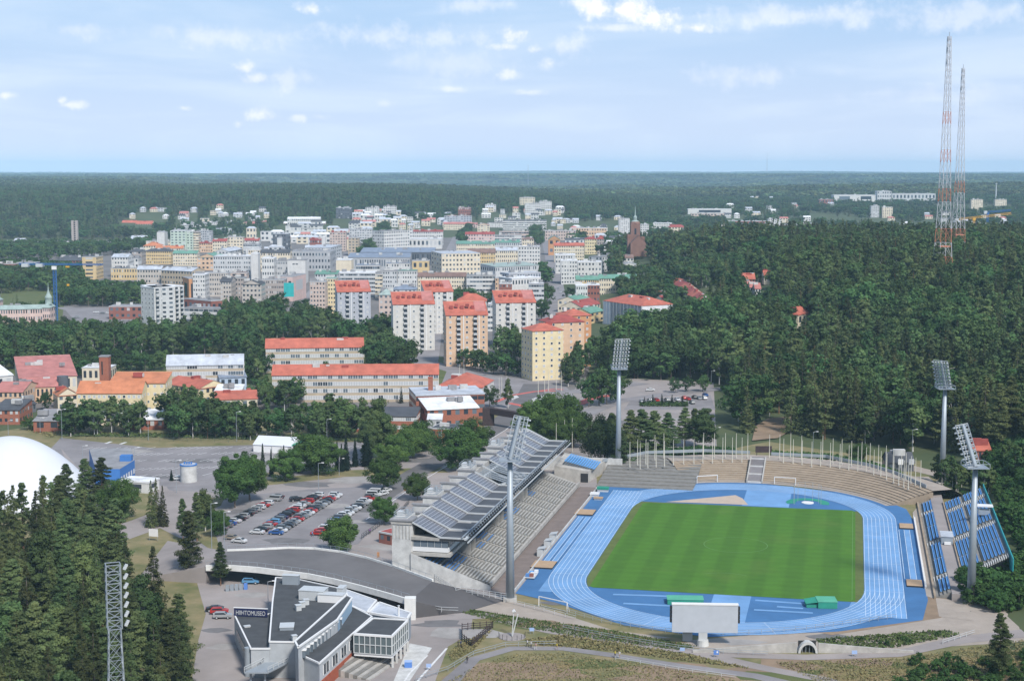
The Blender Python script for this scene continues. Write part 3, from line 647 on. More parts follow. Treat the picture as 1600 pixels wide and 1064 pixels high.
t=FE('flatbed_cart','flat cart loaded with white and blue sports gear at the near end of the grandstand','cart',-50.5,-47,.1)
b=MB(); b.box(-2,-3,.3,1,1.5,.5,'metal_light'); b.build('bed',t)
for dx,dy,c in ((-1,-2,'seat_blue'),(0,-.5,'white_paint'),(-.6,.8,'seat_sky'),(.5,2.2,'white_paint'),(0,-1.8,'wall_R')):
    b=MB(); b.box(dx-.5,dy-.5,.5,dx+.5,dy+.5,1.3,c); b.build('gear_box',t)
# ------------------------------------------------------------ north spectator bank (curved earth terraces)
def arcbank():
    n=64; a0,a1=R(26),R(118); rs=[48.6,50]+[51+i*1.6 for i in range(10)]
    b=MB()
    def zz(i): return .12 if i==0 else .35+max(0,(i-1))*.36
    for i in range(len(rs)-1):
        for k in range(n):
            ta,tb=a0+(a1-a0)*k/n,a0+(a1-a0)*(k+1)/n
            def q(r,t,z):
                ex=1+.16*max(0,math.sin(t))**2*(r-48)/20*2
                p=F(r*math.cos(t)*1.0,SL+r*math.sin(t)*(1+.10*(r-48.)/18*math.sin(t)),z); return p
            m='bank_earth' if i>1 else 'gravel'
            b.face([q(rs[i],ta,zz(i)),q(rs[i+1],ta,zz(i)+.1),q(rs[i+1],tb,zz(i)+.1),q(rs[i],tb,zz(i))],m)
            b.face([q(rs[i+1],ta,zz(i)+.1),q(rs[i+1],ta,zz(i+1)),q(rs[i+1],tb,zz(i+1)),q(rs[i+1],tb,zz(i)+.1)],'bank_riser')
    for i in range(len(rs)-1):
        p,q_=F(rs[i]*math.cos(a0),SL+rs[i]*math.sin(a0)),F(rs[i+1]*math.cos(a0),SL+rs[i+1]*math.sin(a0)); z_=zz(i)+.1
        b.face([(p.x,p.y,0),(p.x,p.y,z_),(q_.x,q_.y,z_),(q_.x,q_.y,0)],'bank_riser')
    o=b.build('spectator_bank'); struct(o)
    # top promenade ring
    b=MB()
    for k in range(n):
        ta,tb=a0+(a1-a0)*k/n,a0+(a1-a0)*(k+1)/n; i=len(rs)-1; z=zz(i)
        def q(r,t,z): return F(r*math.cos(t),SL+r*math.sin(t)*(1+.10*(r-48.)/18*math.sin(t)),z)
        b.face([q(rs[i],ta,z),q(rs[i]+7,ta,z),q(rs[i]+7,tb,z),q(rs[i],tb,z)],'gravel')
        b.face([q(rs[i]+7,ta,z),q(rs[i]+14,ta,.1),q(rs[i]+14,tb,.1),q(rs[i]+7,tb,z)],'grass_dry')
    struct(b.build('bank_promenade')); return zz(len(rs)-1)
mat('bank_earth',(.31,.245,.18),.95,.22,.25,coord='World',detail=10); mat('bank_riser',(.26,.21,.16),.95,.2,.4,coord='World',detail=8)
ZB=arcbank()
# left part of the bank: straight wooden terraces by the tunnel
b=MB()
for i in range(10): b.box(-52-1.2,74+i*4.2,0,-20+3.4*i*0,74+(i+1)*4.2+.2,.4+i*.4,'tread')
struct(b.build('straight_terrace',None,F(0,0))).rotation_euler[2]=-YAW
# light wall along the promenade
def fencewall(name,label,pts,z,hh,m,th=.25,cat='wall',post=None):
    t=thing(name,label,cat,P(*pts[0],z)); base=t.location
    for i in range(len(pts)-1):
        a=P(*pts[i],z)-base; c=P(*pts[i+1],z)-base; d=(c-a).normalized(); n=Vector((-d.y,d.x,0))*th/2
        b=MB(); up=Vector((0,0,hh)); b.hexa([a-n,c-n,c+n,a+n,a-n+up,c-n+up,c+n+up,a+n+up],m); b.build('wall_panel',t)
    return t
fencewall('boundary_wall','long pale grey wall curving behind the flagpoles left of the stairs',[(942,722),(1010,709),(1100,706),(1172,709)],ZB,1.1,'metal_grey')
fencewall('boundary_wall','long pale grey wall curving behind the flagpoles right of the stairs',[(1205,711),(1290,715),(1360,729),(1400,741),(1447,762)],ZB,1.1,'metal_grey')
# stairs through the bank
t=FE('bank_stairway','grey stairway cutting through the earth bank behind the north goal','stairs',-.3,91,.1)
b=MB()
for i in range(20): b.box(-2.6,i*1.15,0,2.6,i*1.15+1.2,.5+i*.24,'asphalt' if i%6 else 'concrete_light')
b.build('steps',t)
for s in (-1,1):
    b=MB(); b.hexa([(s*2.6-.2,0,0),(s*2.6+.2,0,0),(s*2.6+.2,22,0),(s*2.6-.2,22,0),(s*2.6-.2,0,1),(s*2.6+.2,0,1),(s*2.6+.2,22,5.4),(s*2.6-.2,22,5.4)],'concrete'); b.build('side_wall',t)
b=MB(); 
t=thing('information_sign','dark sign board on posts at the top of the bank stairs','sign',P(1193,711,ZB))
b=MB(); b.box(-3,-.1,1,3,.1,3.4,'timber_dark'); b.build('board',t); b=MB(); b.box(-2.6,-.1,0,-2.4,.1,1,'black_metal'); b.box(2.4,-.1,0,2.6,.1,1,'black_metal'); b.build('leg',t)
# flagpoles
pm=MB(); pm.tube((0,0,0),(0,0,9.3),.16,.07,'metal_light',8); proto=pm.build('pole'); pme=proto.data; bpy.data.objects.remove(proto)
cm=MB(); cm.tube((0,0,0),(0,0,.5),.32,.32,'concrete',8); o=cm.build('f'); cme=o.data; bpy.data.objects.remove(o)
mat('pole_white',(.60,.58,.50),.5,0); pme.materials[0]=MATS['pole_white']
fr=[(984,730),(1000,733),(1012,731),(1025,730),(1038,729),(1052,727),(1068,726),(1084,725),(1098,724),(1113,724),(1129,723),(1144,723),(1159,723)]
fr+=[(1202,718),(1224,725),(1239,726),(1253,728),(1268,730),(1282,730),(1297,732),(1312,734),(1326,736),(1340,738),(1353,740),(1365,744),(1376,746),(1385,750),(1396,755),(1404,758),(1412,762),(1419,765)]
bk=[(996,727),(1009,726),(1023,719),(1037,716),(1099,715),(1116,716),(1133,716),(1150,716),(1168,716),(1218,718),(1235,716),(1252,720),(1285,720),(1301,725),(1315,726),(1330,729),(1346,730),(1359,733),(1372,736),(1384,737),(1395,742),(1408,748),(1415,750),(1423,755),(1430,758),(1438,762)]
for row,lst in (('front',fr),('back',bk)):
    for i,(a,c) in enumerate(lst):
        t=thing('flagpole','bare pale flagpole, %s from the west in the %s row on the earth bank'%(ordn(i),row),'flagpole',P(a,c,3.2 if row=='front' else ZB),0,'flagpoles on the earth bank')
        link('pole',pme,t); link('foot',cme,t)
for i,(a,c,bt) in enumerate(((869,716,'nearest the grandstand'),(882,710,'second from the grandstand'),(894,707,'third from the grandstand'),(934,717,'beside the concrete ramp wall'))):
    t=thing('flagpole','bare white flagpole on the plaza, '+bt,'flagpole',P(a,c,0),0,'flagpoles on the plaza'); o=link('pole',pme,t); o.scale=(1,1,1.45); link('foot',cme,t)
# hedges on the bank handled with the plants
# ------------------------------------------------------------ floodlight masts
lm=MB(); lm.box(-.42,-.3,-.3,.42,.35,.35,'metal_light'); lm.box(-.38,-.36,-.26,.38,-.3,.3,'blind'); o=lm.build('x'); lampme=o.data; bpy.data.objects.remove(o)
def mast(label,px,py,zt,lean,head,tip,z0=0):
    base=P(px,py,z0); t=thing('floodlight_mast',label,'floodlight',base,0,'stadium floodlight masts')
    zp=zt*.775
    b=MB(); b.tube((0,0,.0),(0,0,zp),1.15,.62,'metal_grey',16); b.build('pole',t,smooth=True)
    b=MB(); b.box(-1.7,-1.7,-.5,1.7,1.7,.9,'concrete'); b.build('footing',t)
    # direction towards the field centre
    d=Vector((CX-base.x,CY-base.y,0)).normalized(); s=Vector((-d.y,d.x,0))
    L=zt-zp; top=Vector((0,0,zp))+d*lean+Vector((0,0,L)); o0=Vector((0,0,zp))
    b=MB(); b.tube(o0,top,.55,.4,'metal_grey',12); b.build('upper_pole',t)
    b=MB(); W=2.7
    b.box(-2.8,-2.8,zp-.15,2.8,2.8,zp,'metal_grey')
    for q in ((-2.8,-2.8),(2.8,-2.8),(2.8,2.8),(-2.8,2.8)): b.bar((q[0],q[1],zp),(q[0],q[1],zp+1.1),.06,'metal_grey')
    for q,r in (((-2.8,-2.8),(2.8,-2.8)),((2.8,-2.8),(2.8,2.8)),((2.8,2.8),(-2.8,2.8)),((-2.8,2.8),(-2.8,-2.8))): b.bar((q[0],q[1],zp+1.1),(r[0],r[1],zp+1.1),.06,'metal_grey')
    b.build('platform',t)
    b=MB()
    for kk in (-1,-.5,.5,1): b.bar(o0+s*W*kk+d*.4,top+s*W*kk+d*.4,.09,'metal_grey')
    for r in range(9):
        c=o0+(top-o0)*(r/8.)+d*.4; b.bar(c-s*W,c+s*W,.09,'metal_light')
    lf=b.build('lamp_frame',t)
    for r in range(8):
        c=o0+(top-o0)*((r+.5)/8.)+d*1.0
        for k in range(6):
            o=link('floodlight',lampme,lf,c+s*W*(-1+.4*k)); o.scale=(.62,.62,.62); o.rotation_euler=(R(20),0,math.atan2(d.y,d.x)+math.pi/2)
    return t
mast('near left floodlight mast, grey pole standing in front of the grandstand seats',797,938,46.8,3.4,0,0)
mast('far left floodlight mast, grey pole at the west end of the earth bank',966,737,48.5,3.4,0,0,0)
mast('far right floodlight mast, grey pole rising against the dark wood',1472,757,43.5,3.4,0,0)
mast('near right floodlight mast, grey pole standing in bushes below the east stand',1517,940,44.8,4.0,0,0)
# ------------------------------------------------------------ east stands
LV0,LV1=-45.,68.
es=FE('lower_east_stand','narrow lower stand of blue benches along the east straight','stand')
b=MB()
for i in range(4): b.box(54.1+i*.95,LV0,0,54.1+(i+1)*.95,LV1,.5+i*.42,'tread')
b.box(53.6,LV0-1,0,54.1,LV1+2,.8,'bank_earth')
b.build('steps',es)
def seatrow(t,u,a,c,z):
    b=MB(); b.box(u-.28,a,z+.35,u+.08,c,z+.43,'seat_sky'); b.hexa([(u+.03,a,z+.3),(u+.11,a,z+.3),(u+.11,c,z+.3),(u+.03,c,z+.3),(u+.13,a,z+.8),(u+.2,a,z+.8),(u+.2,c,z+.8),(u+.13,c,z+.8)],'seat_sky'); b.build('seat_row',t)
for i in range(3):
    for (a,c) in ((-43,-31),(-26,-9.5),(-8.5,7.5),(13.3,30.5),(31.5,48),(52,64.5)): seatrow(es,55.55+i*.95,a,c,.92+i*.42)
for a in (-30.5,8,48.5):
    b=MB()
    for i in range(5): b.box(54.3+i*.75,a,.4+i*.33,54.55+i*.75,a+3.2 if a<40 else a+3,.85+i*.33,'concrete_light')
    b.build('stair_flight',es)
b=MB(); b.box(51.7,-37,0,51.85,47,1.0,'white_paint')
for v in np.arange(-36,47,1.6): b.box(51.85,v,.3,52.25,v+.18,.8,'white_paint')
o=tag(b.build('advert_rail',None,F(0,0)),'white slatted rail along the east edge of the blue apron','fence'); o.rotation_euler[2]=-YAW
fsheet('east_gravel_strip',[(51.8,-44),(53.7,-46),(53.7,64),(51.8,55)],'gravel',.12)
b=MB(); b.box(57.9,-47,0,61.7,84,1.95,'paving'); o=struct(b.build('east_walkway',None,F(0,0))); o.rotation_euler[2]=-YAW
fsheet('east_walkway_ramp',[(54,-62),(61.7,-64),(61.7,-47),(54,-45)],'gravel',.11)
us=FE('upper_east_stand','broad upper stand of blue benches climbing the slope on the east side','stand')
b=MB(); UN=13; u0=61.7
for i in range(UN): b.box(u0+i*.92,-30+i*.5,0,u0+(i+1)*.92,63,2.1+i*.44,'tread')
b.box(u0-.35,-31,0,u0,63,2.5,'bank_earth'); b.build('steps',us)
for i in range(12):
    if i==5: continue
    for (a,c) in (((-27,-10),(-9,8),(15,30),(31,46),(52,62)) if i<5 else ((-23,-6),(-5,11),(18,31),(32,47),(53,62))): seatrow(us,u0+.6+i*.92,a,c,2.1+i*.44)
b=MB(); uu=u0+UN*.92; b.box(uu,-34,4,uu+.25,64,8.6,'teal_paint'); b.build('back_fence',us)
for a in (-30.5,9.5,47.5):
    b=MB()
    for i in range(22): b.box(u0+.2+i*.53,a+i*.12,1.9+i*.255,u0+.45+i*.53,a+i*.12+3.2,2.35+i*.255,'concrete_light')
    b.build('stair_flight',us)
t=FE('ticket_kiosk','small grey kiosk on the walkway between the two east stands','kiosk',59.6,9,1.98)
b=MB(); b.box(-1.6,-3,0,1.6,1.2,2.2,'metal_grey'); b.build('body',t); b=MB(); b.box(-1.8,-3.2,2.2,1.8,3.6,2.4,'roof_l'); b.build('roof',t); b=MB(); b.box(-.8,-3.9,.1,1.0,-3.3,.9,'white_paint'); b.build('counter',t)
t=FE('commentary_cabin','white-roofed commentary cabin at the top of the upper east stand','cabin',71.6,26,7)
b=MB(); b.box(-2.2,-1.5,0,1.2,2,1.3,'metal_grey'); b.build('body',t); b=MB(); b.box(-3,-1.5,2.4,2,1.6,2.7,'white_paint'); b.bar((-2,-1,1.3),(-2,-1,2.4),.1,'metal_grey'); b.bar((1,-1,1.3),(1,-1,2.4),.1,'metal_grey'); b.bar((1,1,1.3),(1,1,2.4),.1,'metal_grey'); b.build('canopy',t)
# ------------------------------------------------------------ scoreboard, goals, railings, mats
pb=P(1098,1008,0); yaw=math.radians(-3)
t=thing('scoreboard','large grey-backed scoreboard on a pedestal at the south end of the track','scoreboard',pb,yaw)
b=MB(); b.box(-7.1,-.5,3.2,7.9,.6,9.6,'scoreboard_grey' if 'scoreboard_grey' in MATS else mat('scoreboard_grey',(.44,.47,.52),.6,.06,.5)); b.build('panel',t)
b=MB(); b.box(-7.2,-.6,9.6,8.0,.7,9.9,'white_paint'); b.build('top_cap',t)
for s in (-7.6,7.95):
    for i in range(4): b=MB(); b.box(s,-.2,5.4+i*1.0,s+.45,.7,6.2+i*1.0,'black_metal'); b.build('loudspeaker',t)
b=MB(); b.box(-1.0,-.45,1.2,1.0,.35,3.2,'metal_light'); b.build('post',t); b=MB(); b.tube((0,0,-.4),(0,0,1.4),1.5,1.25,'concrete_light',14); b.build('pedestal',t)
t=thing('utility_cabinet','plain grey box cabinet left of the scoreboard pedestal','cabinet',P(1074,1001,0)); b=MB(); b.box(-1.1,-.5,0,1.1,.5,2.2,'metal_light'); b.build('body',t); b=MB(); b.box(-1.2,-.6,2.2,1.2,.6,2.35,'metal_grey'); b.build('lid',t)
def goal(label,a,c,hh,z=.15,dep=1.4):
    A=P(*a,z); B=P(*c,z); t=thing('football_goal',label,'goal',A); d=B-A; d.z=0; n=Vector((-d.y,d.x,0)).normalized()*dep; u=Vector((0,0,hh)); o=Vector((0,0,0))
    b=MB(); b.bar(o,u,.09,'white_paint'); b.bar(d,d+u,.09,'white_paint'); b.bar(u,d+u,.09,'white_paint'); b.build('goal_frame',t)
    b=MB(); b.bar(u,n,.05,'white_paint'); b.bar(d+u,d+n,.05,'white_paint'); b.bar(n,d+n,.05,'white_paint'); b.build('net_support',t)
goal('white football goal behind the north-west bend at the foot of the bank',(1089,755),(1121,753),2.5)
goal('white football goal at the foot of the bank right of the stairs',(1210,756),(1243,758),2.5)
goal('large white goal frame at the near left edge of the track',(842,947),(886,957),2.6,dep=1.0)
t=thing('discus_cage','tall thin discus cage of wires and poles over the green throwing arc','cage',P(1262,789,.15))
for i in range(7):
    a=R(-10+i*33); p=Vector((4.4*math.cos(a),4.4*math.sin(a)+1,0)); b=MB(); b.bar(p,p+Vector((0,0,6.5)),.05,'metal_grey'); b.build('cage_post',t)
b=MB()
for z in (3.5,6.5):
    for i in range(6):
        a=R(-10+i*33); c=R(-10+(i+1)*33); b.bar((4.4*math.cos(a),4.4*math.sin(a)+1,z),(4.4*math.cos(c),4.4*math.sin(c)+1,z),.025,'metal_grey')
b.build('net_line',t)
t=thing('landing_mat','big green covered pole-vault landing mat right of the javelin runway','mat',P(1262,950,.15),R(-3)); 
b=MB(); b.box(2.6,0,0,7.3,5,1.6,'green_paint'); b.box(-.2,.6,0,2.6,4.6,1.0,'green_paint'); b.hexa([(-.4,.4,1),(2.6,0,1.5),(2.6,5,1.5),(-.4,4.8,1),(-.4,.4,1.1),(2.6,0,1.62),(2.6,5,1.62),(-.4,4.8,1.1)],'green_paint'); b.build('mat_body',t)
b=MB(); b.box(2.5,-.1,1.6,7.4,5.1,1.75,mat('green_light',(.09,.36,.24),.7,.1,.4)); b.build('rain_cover',t)
t=thing('landing_mat','green high-jump mat half hidden behind the scoreboard','mat',P(1043,944,.15),R(-3)); b=MB(); b.box(0,0,0,9,4,1.2,'green_paint'); b.build('mat_body',t); b=MB(); b.box(-.1,-.1,1.2,9.1,4.1,1.32,'green_light'); b.build('rain_cover',t)
def railing(name,label,pts,z,hh=1.1,gap=2.5,m='metal_grey',rails=2,r=.04,px=True,wd=None):
    q=[P(a,c,z) for a,c in pts] if px else [Vector(p) for p in pts]
    t=thing(name,label,'railing',q[0]); o=q[0]
    rb=MB(); pb_=MB()
    for a,c in zip(q,q[1:]):
        a=a-o; c=c-o; L=(c-a).length; n=max(1,int(L/gap))
        for k in range(rails): zz=Vector((0,0,hh*(k+1)/rails)); rb.bar(a+zz,c+zz,r,m)
        for i in range(n): p=a+(c-a)*i/n; pb_.bar(p,p+Vector((0,0,hh)),r*1.2,m)
    rb.build('rail',t); pb_.build('post',t); return t
railing('track_railing','long grey railing following the south bend of the blue track',[(886,958),(940,972),(1000,983),(1060,990),(1130,992),(1190,990),(1260,984),(1330,975),(1400,966)],.1)
railing('kerb_railing','low pale railing at the kerb south-west of the track',[(715,925),(790,940),(850,955),(900,968)],.2,1.0,3,'metal_light')
# ------------------------------------------------------------ bridge
DZ=4.6
Nn=[(355,861),(400,859.5),(450,857),(490,858),(530,863),(570,872),(612,885),(645,897),(675,908)]
Ss=[(322,885),(362,885),(402,888),(442,893),(482,898),(522,906),(562,916),(602,927),(640,938)]
t=thing('road_bridge','curved concrete bridge with white parapets crossing in front of the car park','bridge',P(500,880,0)); o=t.location.copy()
nn=[P(a,c,DZ)-o for a,c in Nn]; s_=[P(a,c,DZ)-o for a,c in Ss]
dn=Vector((0,0,-.85))
b=MB()
for i in range(8): b.hexa([s_[i]+dn,s_[i+1]+dn,nn[i+1]+dn,nn[i]+dn,s_[i],s_[i+1],nn[i+1],nn[i]],'asphalt_dark')
b.build('deck',t)
for side,pts,sg in (('s',s_,-1),('n',nn,1)):
    b=MB()
    for i in range(8):
        a,c=pts[i],pts[i+1]; d=(c-a).normalized(); n=Vector((-d.y,d.x,0))*.5*sg
        A=[a+dn*1.2,c+dn*1.2,c+n+dn*1.2,a+n+dn*1.2]; up=Vector((0,0,.5)); T=[a+up,c+up,c+n+up,a+n+up]
        if sg<0: A=A[::-1];T=T[::-1]
        b.hexa(A+T,'white_parapet' if 'white_parapet' in MATS else mat('white_parapet',(.66,.66,.64),.8,.1,.6))
    b.build('parapet',t)
    b=MB()
    for i in range(8):
        a,c=pts[i],pts[i+1]
        for k in range(3): p=a+(c-a)*k/3; b.bar(p+Vector((0,0,.7)),p+Vector((0,0,1.6)),.04,'metal_grey')
        b.bar(a+Vector((0,0,1.6)),c+Vector((0,0,1.6)),.035,'metal_grey')
    b.build('handrail',t)
for (a,c) in ((505,893),(560,905),(430,880)):
    b=MB(); p=P(a,c,3.4)-o; b.box(p.x-1,p.y-1,0,p.x+1,p.y+1,3.4,'concrete'); b.build('pier',t)
b=MB(); 
# abutments as solid wedges at both ends
def wedge(b,q,zs,m):
    bot=[Vector((p.x,p.y,-.2)) for p in q]; top=[Vector((p.x,p.y,z)) for p,z in zip(q,zs)]
    A=sum(q[i].x*q[(i+1)%4].y-q[(i+1)%4].x*q[i].y for i in range(4))
    if A<0: bot=bot[::-1]; top=top[::-1]
    b.hexa(bot+top,m)
E1=[P(640,938,DZ)-o,P(675,908,DZ)-o,P(790,938,0)-o,P(725,957,0)-o]
wedge(b,E1,[DZ,DZ,.12,.12],'ramp_tar' if 'ramp_tar' in MATS else mat('ramp_tar',(.088,.084,.087),.92,.15,.1,coord='World',detail=9)); b.build('east_ramp',t)
b=MB(); E2=[P(355,861,DZ)-o,P(322,885,DZ)-o,P(215,905,0)-o,P(262,845,0)-o]
wedge(b,E2,[DZ,DZ,.1,.1],'paving'); b.build('west_ramp',t)
b=MB(); p=P(640,938,DZ)-o; b.box(p.x-1.2,p.y-1,0,p.x+1.5,p.y+1.5,DZ+.75,'white_parapet'); b.build('end_block',t)
# retaining wall filling below the east half so that the ground behind stays high
railing('ramp_railing','grey railing along the near side of the ramp below the bridge end',[(643,948),(690,956),(716,957)],1.2,1.3,2.2,'metal_light')
railing('ramp_railing','grey mesh railing between the ramp and the foot of the grandstand',[(678,905),(712,928),(720,926),(792,937)],1.8,1.6,1.6,'metal_light',3)
# ------------------------------------------------------------ ski museum (roof outlines read from the photo at roof height)
def PX(pts,z): return [(P(a,c,z).x,P(a,c,z).y) for a,c in pts]
ms=thing('museum_building','angular white museum with stepped dark roofs below the bridge','museum',P(480,990,0)); mo=ms.location.copy()
def MP(pts,z): return [(x-mo.x,y-mo.y) for x,y in PX(pts,z)]
def slabroof(name,pts,z,wallm='museum_wall',roofm='museum_roof',zb=0,cap=True,wallmat=None,parapet=.17):
    q=MP(pts,z); b=MB(); b.prism(q,zb,z-.05,wallm); b.build('wall',ms)
    b=MB(); b.poly([(x,y,z) for x,y in q],roofm); b.build('roof',ms)
    if cap:
        b=MB(); n=len(q)
        for i in range(n):
            a=Vector((*q[i],z)); c=Vector((*q[(i+1)%n],z)); b.bar(a,c,parapet,'white_paint')
        b.build('roof_edge',ms)
mat('museum_roof',(.062,.066,.072),.9,.2,.4,detail=9); mat('brick_red',(.33,.09,.05),.85,.15,.8)
FOOT.append(PX([(366,960),(392,1045),(480,1064),(640,1040),(640,960),(440,900)],4))
slabroof('a',[(366,959.5),(414,961),(426,957),(421,1013),(392,1013)],6.5)
slabroof('b',[(426,940),(431,902),(465,905),(530,919),(541,930),(470,1003),(421,1002)],8.0)
slabroof('c',[(541,930),(550,934),(527,968),(466,1011),(461,1002)],9.4,parapet=.2)
slabroof('d',[(528,966),(549,947),(581,963),(499,1036),(466,1021),(466,1010)],6.6)
slabroof('e',[(583,966),(637,969),(612,994),(553,990)],7.2,'glass_wall' if 'glass_wall' in MATS else mat('glass_wall',(.10,.13,.14),.15,.1,.3,spec=.6),zb=3.0,parapet=.22)
slabroof('f',[(539,921),(588,938),(573,957),(549,946)],6.0,'metal_grey','roof_l',parapet=.2)
slabroof('g',[(592,941),(642,958),(636,967),(577,957)],5.8,'metal_grey','roof_l',parapet=.25)
a=Vector((*MP([(366,959.5)],6.5)[0],0)); c=Vector((*MP([(392,1013)],6.5)[0],0)); d=(c-a).normalized(); nr=Vector((d.y,-d.x,0)); nr=nr if nr.y<0 or nr.x<0 else -nr
b=MB(); p=a+(c-a)*.15+nr*.12; q2=a+(c-a)*.9+nr*.12; b.face([p+Vector((0,0,2.4)),q2+Vector((0,0,2.4)),q2+Vector((0,0,4.3)),p+Vector((0,0,4.3))],'glass_mid'); b.build('window_strip',ms)
# glazing bars of the glass hall
def mull(pa,pc,z0,z1,n,m_):
    a=Vector((*MP([pa],7.2)[0],0)); c=Vector((*MP([pc],7.2)[0],0)); d=(c-a).normalized(); nrm=Vector((d.y,-d.x,0))*.12
    for i in range(n+1):
        p=a+(c-a)*i/n+nrm; b=MB(); b.bar(p+Vector((0,0,z0)),p+Vector((0,0,z1)),.09,m_); b.build('mullion',ms)
    for k in range(m_n:=3):
        zz=z0+(z1-z0)*k/2; b=MB(); b.bar(a+nrm+Vector((0,0,zz)),c+nrm+Vector((0,0,zz)),.08,m_); b.build('transom',ms)
mull((553,990),(612,994),3,7,7,'metal_light'); mull((612,994),(637,969),3,7,8,'metal_light')
b=MB(); q=MP([(553,990),(612,994),(637,969),(583,966)],7.2); b.prism([(x*1,y*1) for x,y in q],2.3,2.95,'white_paint'); b.build('floor_slab',ms)
for f in (.05,.3,.55,.8,1.0):
    a=Vector((*MP([(612,994)],7.2)[0],0)); c=Vector((*MP([(637,969)],7.2)[0],0)); p=a+(c-a)*f; b=MB(); b.bar(p,p+Vector((0,0,2.3)),.25,'concrete_light'); b.build('column',ms)
# red band and windows of the right wing
a=Vector((*MP([(499,1036)],6.6)[0],0)); c=Vector((*MP([(581,963)],6.6)[0],0)); d=(c-a).normalized(); nr=Vector((d.y,-d.x,0))*.1
b=MB(); b.hexa([a+nr*0+Vector((0,0,0)),a+nr*1.5,c+nr*1.5,c,a+Vector((0,0,2.6)),a+nr*1.5+Vector((0,0,2.6)),c+nr*1.5+Vector((0,0,2.6)),c+Vector((0,0,2.6))],'brick_red'); b.build('brick_band',ms)
for i in range(6):
    p=a+(c-a)*(.06+i*.16)+nr; q2=a+(c-a)*(.16+i*.16)+nr; z0,z1=Vector((0,0,3.4)),Vector((0,0,5.6)); b=MB(); b.face([p+z0,q2+z0,q2+z1,p+z1],'glass_dark'); b.bar(p+z0,p+z1,.08,'frame_white'); b.bar((p+q2)/2+z0,(p+q2)/2+z1,.06,'frame_white'); b.bar(q2+z0,q2+z1,.08,'frame_white'); b.build('window',ms)
# clerestory stairs of glass boxes between the strip and right wing
for i in range(11):
    f=i/10; p=Vector((*MP([(474+f*56,1023-f*45)],7)[0],6.6)); b=MB(); b.box(p.x-.55,p.y-.5,6.6,p.x+.55,p.y+.5,8.1+f*.6,'glass_mid'); b.box(p.x-.7,p.y-.65,8.1+f*.6,p.x+.7,p.y+.65,8.3+f*.6,'white_paint'); b.build('skylight',ms)
mat('pale_blue',(.28,.40,.52),.7,.06,.5)
b=MB(); qa=Vector((*MP([(549,935)],9.4)[0],0)); qb=Vector((*MP([(527,967)],9.4)[0],0)); nr2=Vector(((qb-qa).y,-(qb-qa).x,0)).normalized()*-.15
b.face([qa+nr2+Vector((0,0,6.6)),qb+nr2+Vector((0,0,6.6)),qb+nr2+Vector((0,0,9.3)),qa+nr2+Vector((0,0,9.3))],'pale_blue'); b.build('blue_wall',ms)
# roof plant
def rb(name,pa,z,sx,sy,h,m,rz=.45):
    p=P(*pa,z); b=MB(); b.box(-sx/2,-sy/2,0,sx/2,sy/2,h,m); b.box(-sx/2-.1,-sy/2-.1,h,sx/2+.1,sy/2+.1,h+.12,'metal_light'); o=b.build(name,ms,(p.x-mo.x,p.y-mo.y,z)); o.rotation_euler[2]=rz
rb('plant_screen',(490,934),8,6,4,2.2,'metal_light',-.2); rb('cooling_unit',(518,939),8,6,2.6,1.8,'white_paint',-.2); rb('plant_screen',(534,928),8,1.5,3,1.8,'metal_light',-.2)
for (a_,c_) in ((466,953),(472,948),(478,944)): rb('roof_vent',(a_,c_),8,1.2,1.2,1.2,'metal_light')
rb('lift_tower',(455,912),8,4.0,1.5,2.2,'metal_grey',-.15); rb('plant_room',(449,1015),3,3.0,3.6,5.6,'metal_grey',.1); rb('flue',(460,1008),7,1.0,1.0,2.2,'metal_light'); rb('hatch',(386,979),6.6,1.3,.9,.2,'white_paint'); rb('hatch',(531,976),6.7,.8,.8,.25,'white_paint'); rb('hatch',(494,1008),6.7,.8,.8,.25,'white_paint'); rb('vent_pipe',(623,962),6,.3,.3,2.4,'white_paint')
for (a_,c_) in ((388,1056),(397,1052)):
    p=P(a_,c_,0); b=MB(); b.tube((p.x-mo.x,p.y-mo.y,0),(p.x-mo.x,p.y-mo.y,6.4),.75,.75,'metal_grey',12); b.build('silo',ms)
# lettering board
txt=bpy.data.curves.new('lettering','FONT'); txt.body='HIIHTOMUSEO'; txt.size=1.75; txt.extrude=.05; txt.align_x='LEFT'
to=bpy.data.objects.new('lettering',txt); COL.objects.link(to); 
# the board stands on the far parapet of the low wing
A=P(366,961,6.7); Bq=P(414,963,6.7); dv=Bq-A; ang=math.atan2(dv.y,dv.x)
sg=thing('museum_sign','dark blue HIIHTOMUSEO sign in pale capitals standing above the low museum roof','sign',Vector((A.x,A.y,6.5)),ang)
to.parent=sg; to.location=(.5,-.16,.35); to.rotation_euler=(math.pi/2,0,0); dg=bpy.context.evaluated_depsgraph_get(); me=bpy.data.meshes.new_from_object(to.evaluated_get(dg)); bpy.data.objects.remove(to)
mat('sign_navy',(.015,.02,.07),.6,0); me.materials.clear(); me.materials.append(MATS['blind']); 
xs=[v.co.x for v in me.vertices]; sc=(dv.length*1.02-.5)/(max(xs)-min(xs))
lo_=link('lettering',me,sg,(.4,-.16,.45)); lo_.rotation_euler=(math.pi/2,0,0); lo_.scale=(sc,.85,1)
b=MB(); b.box(0,-.12,.1,dv.length+.6,.1,2.0,'sign_navy'); b.build('board',sg); b=MB(); b.box(-.1,-.15,2.0,dv.length+.7,.15,2.15,'white_paint'); b.build('frame',sg)
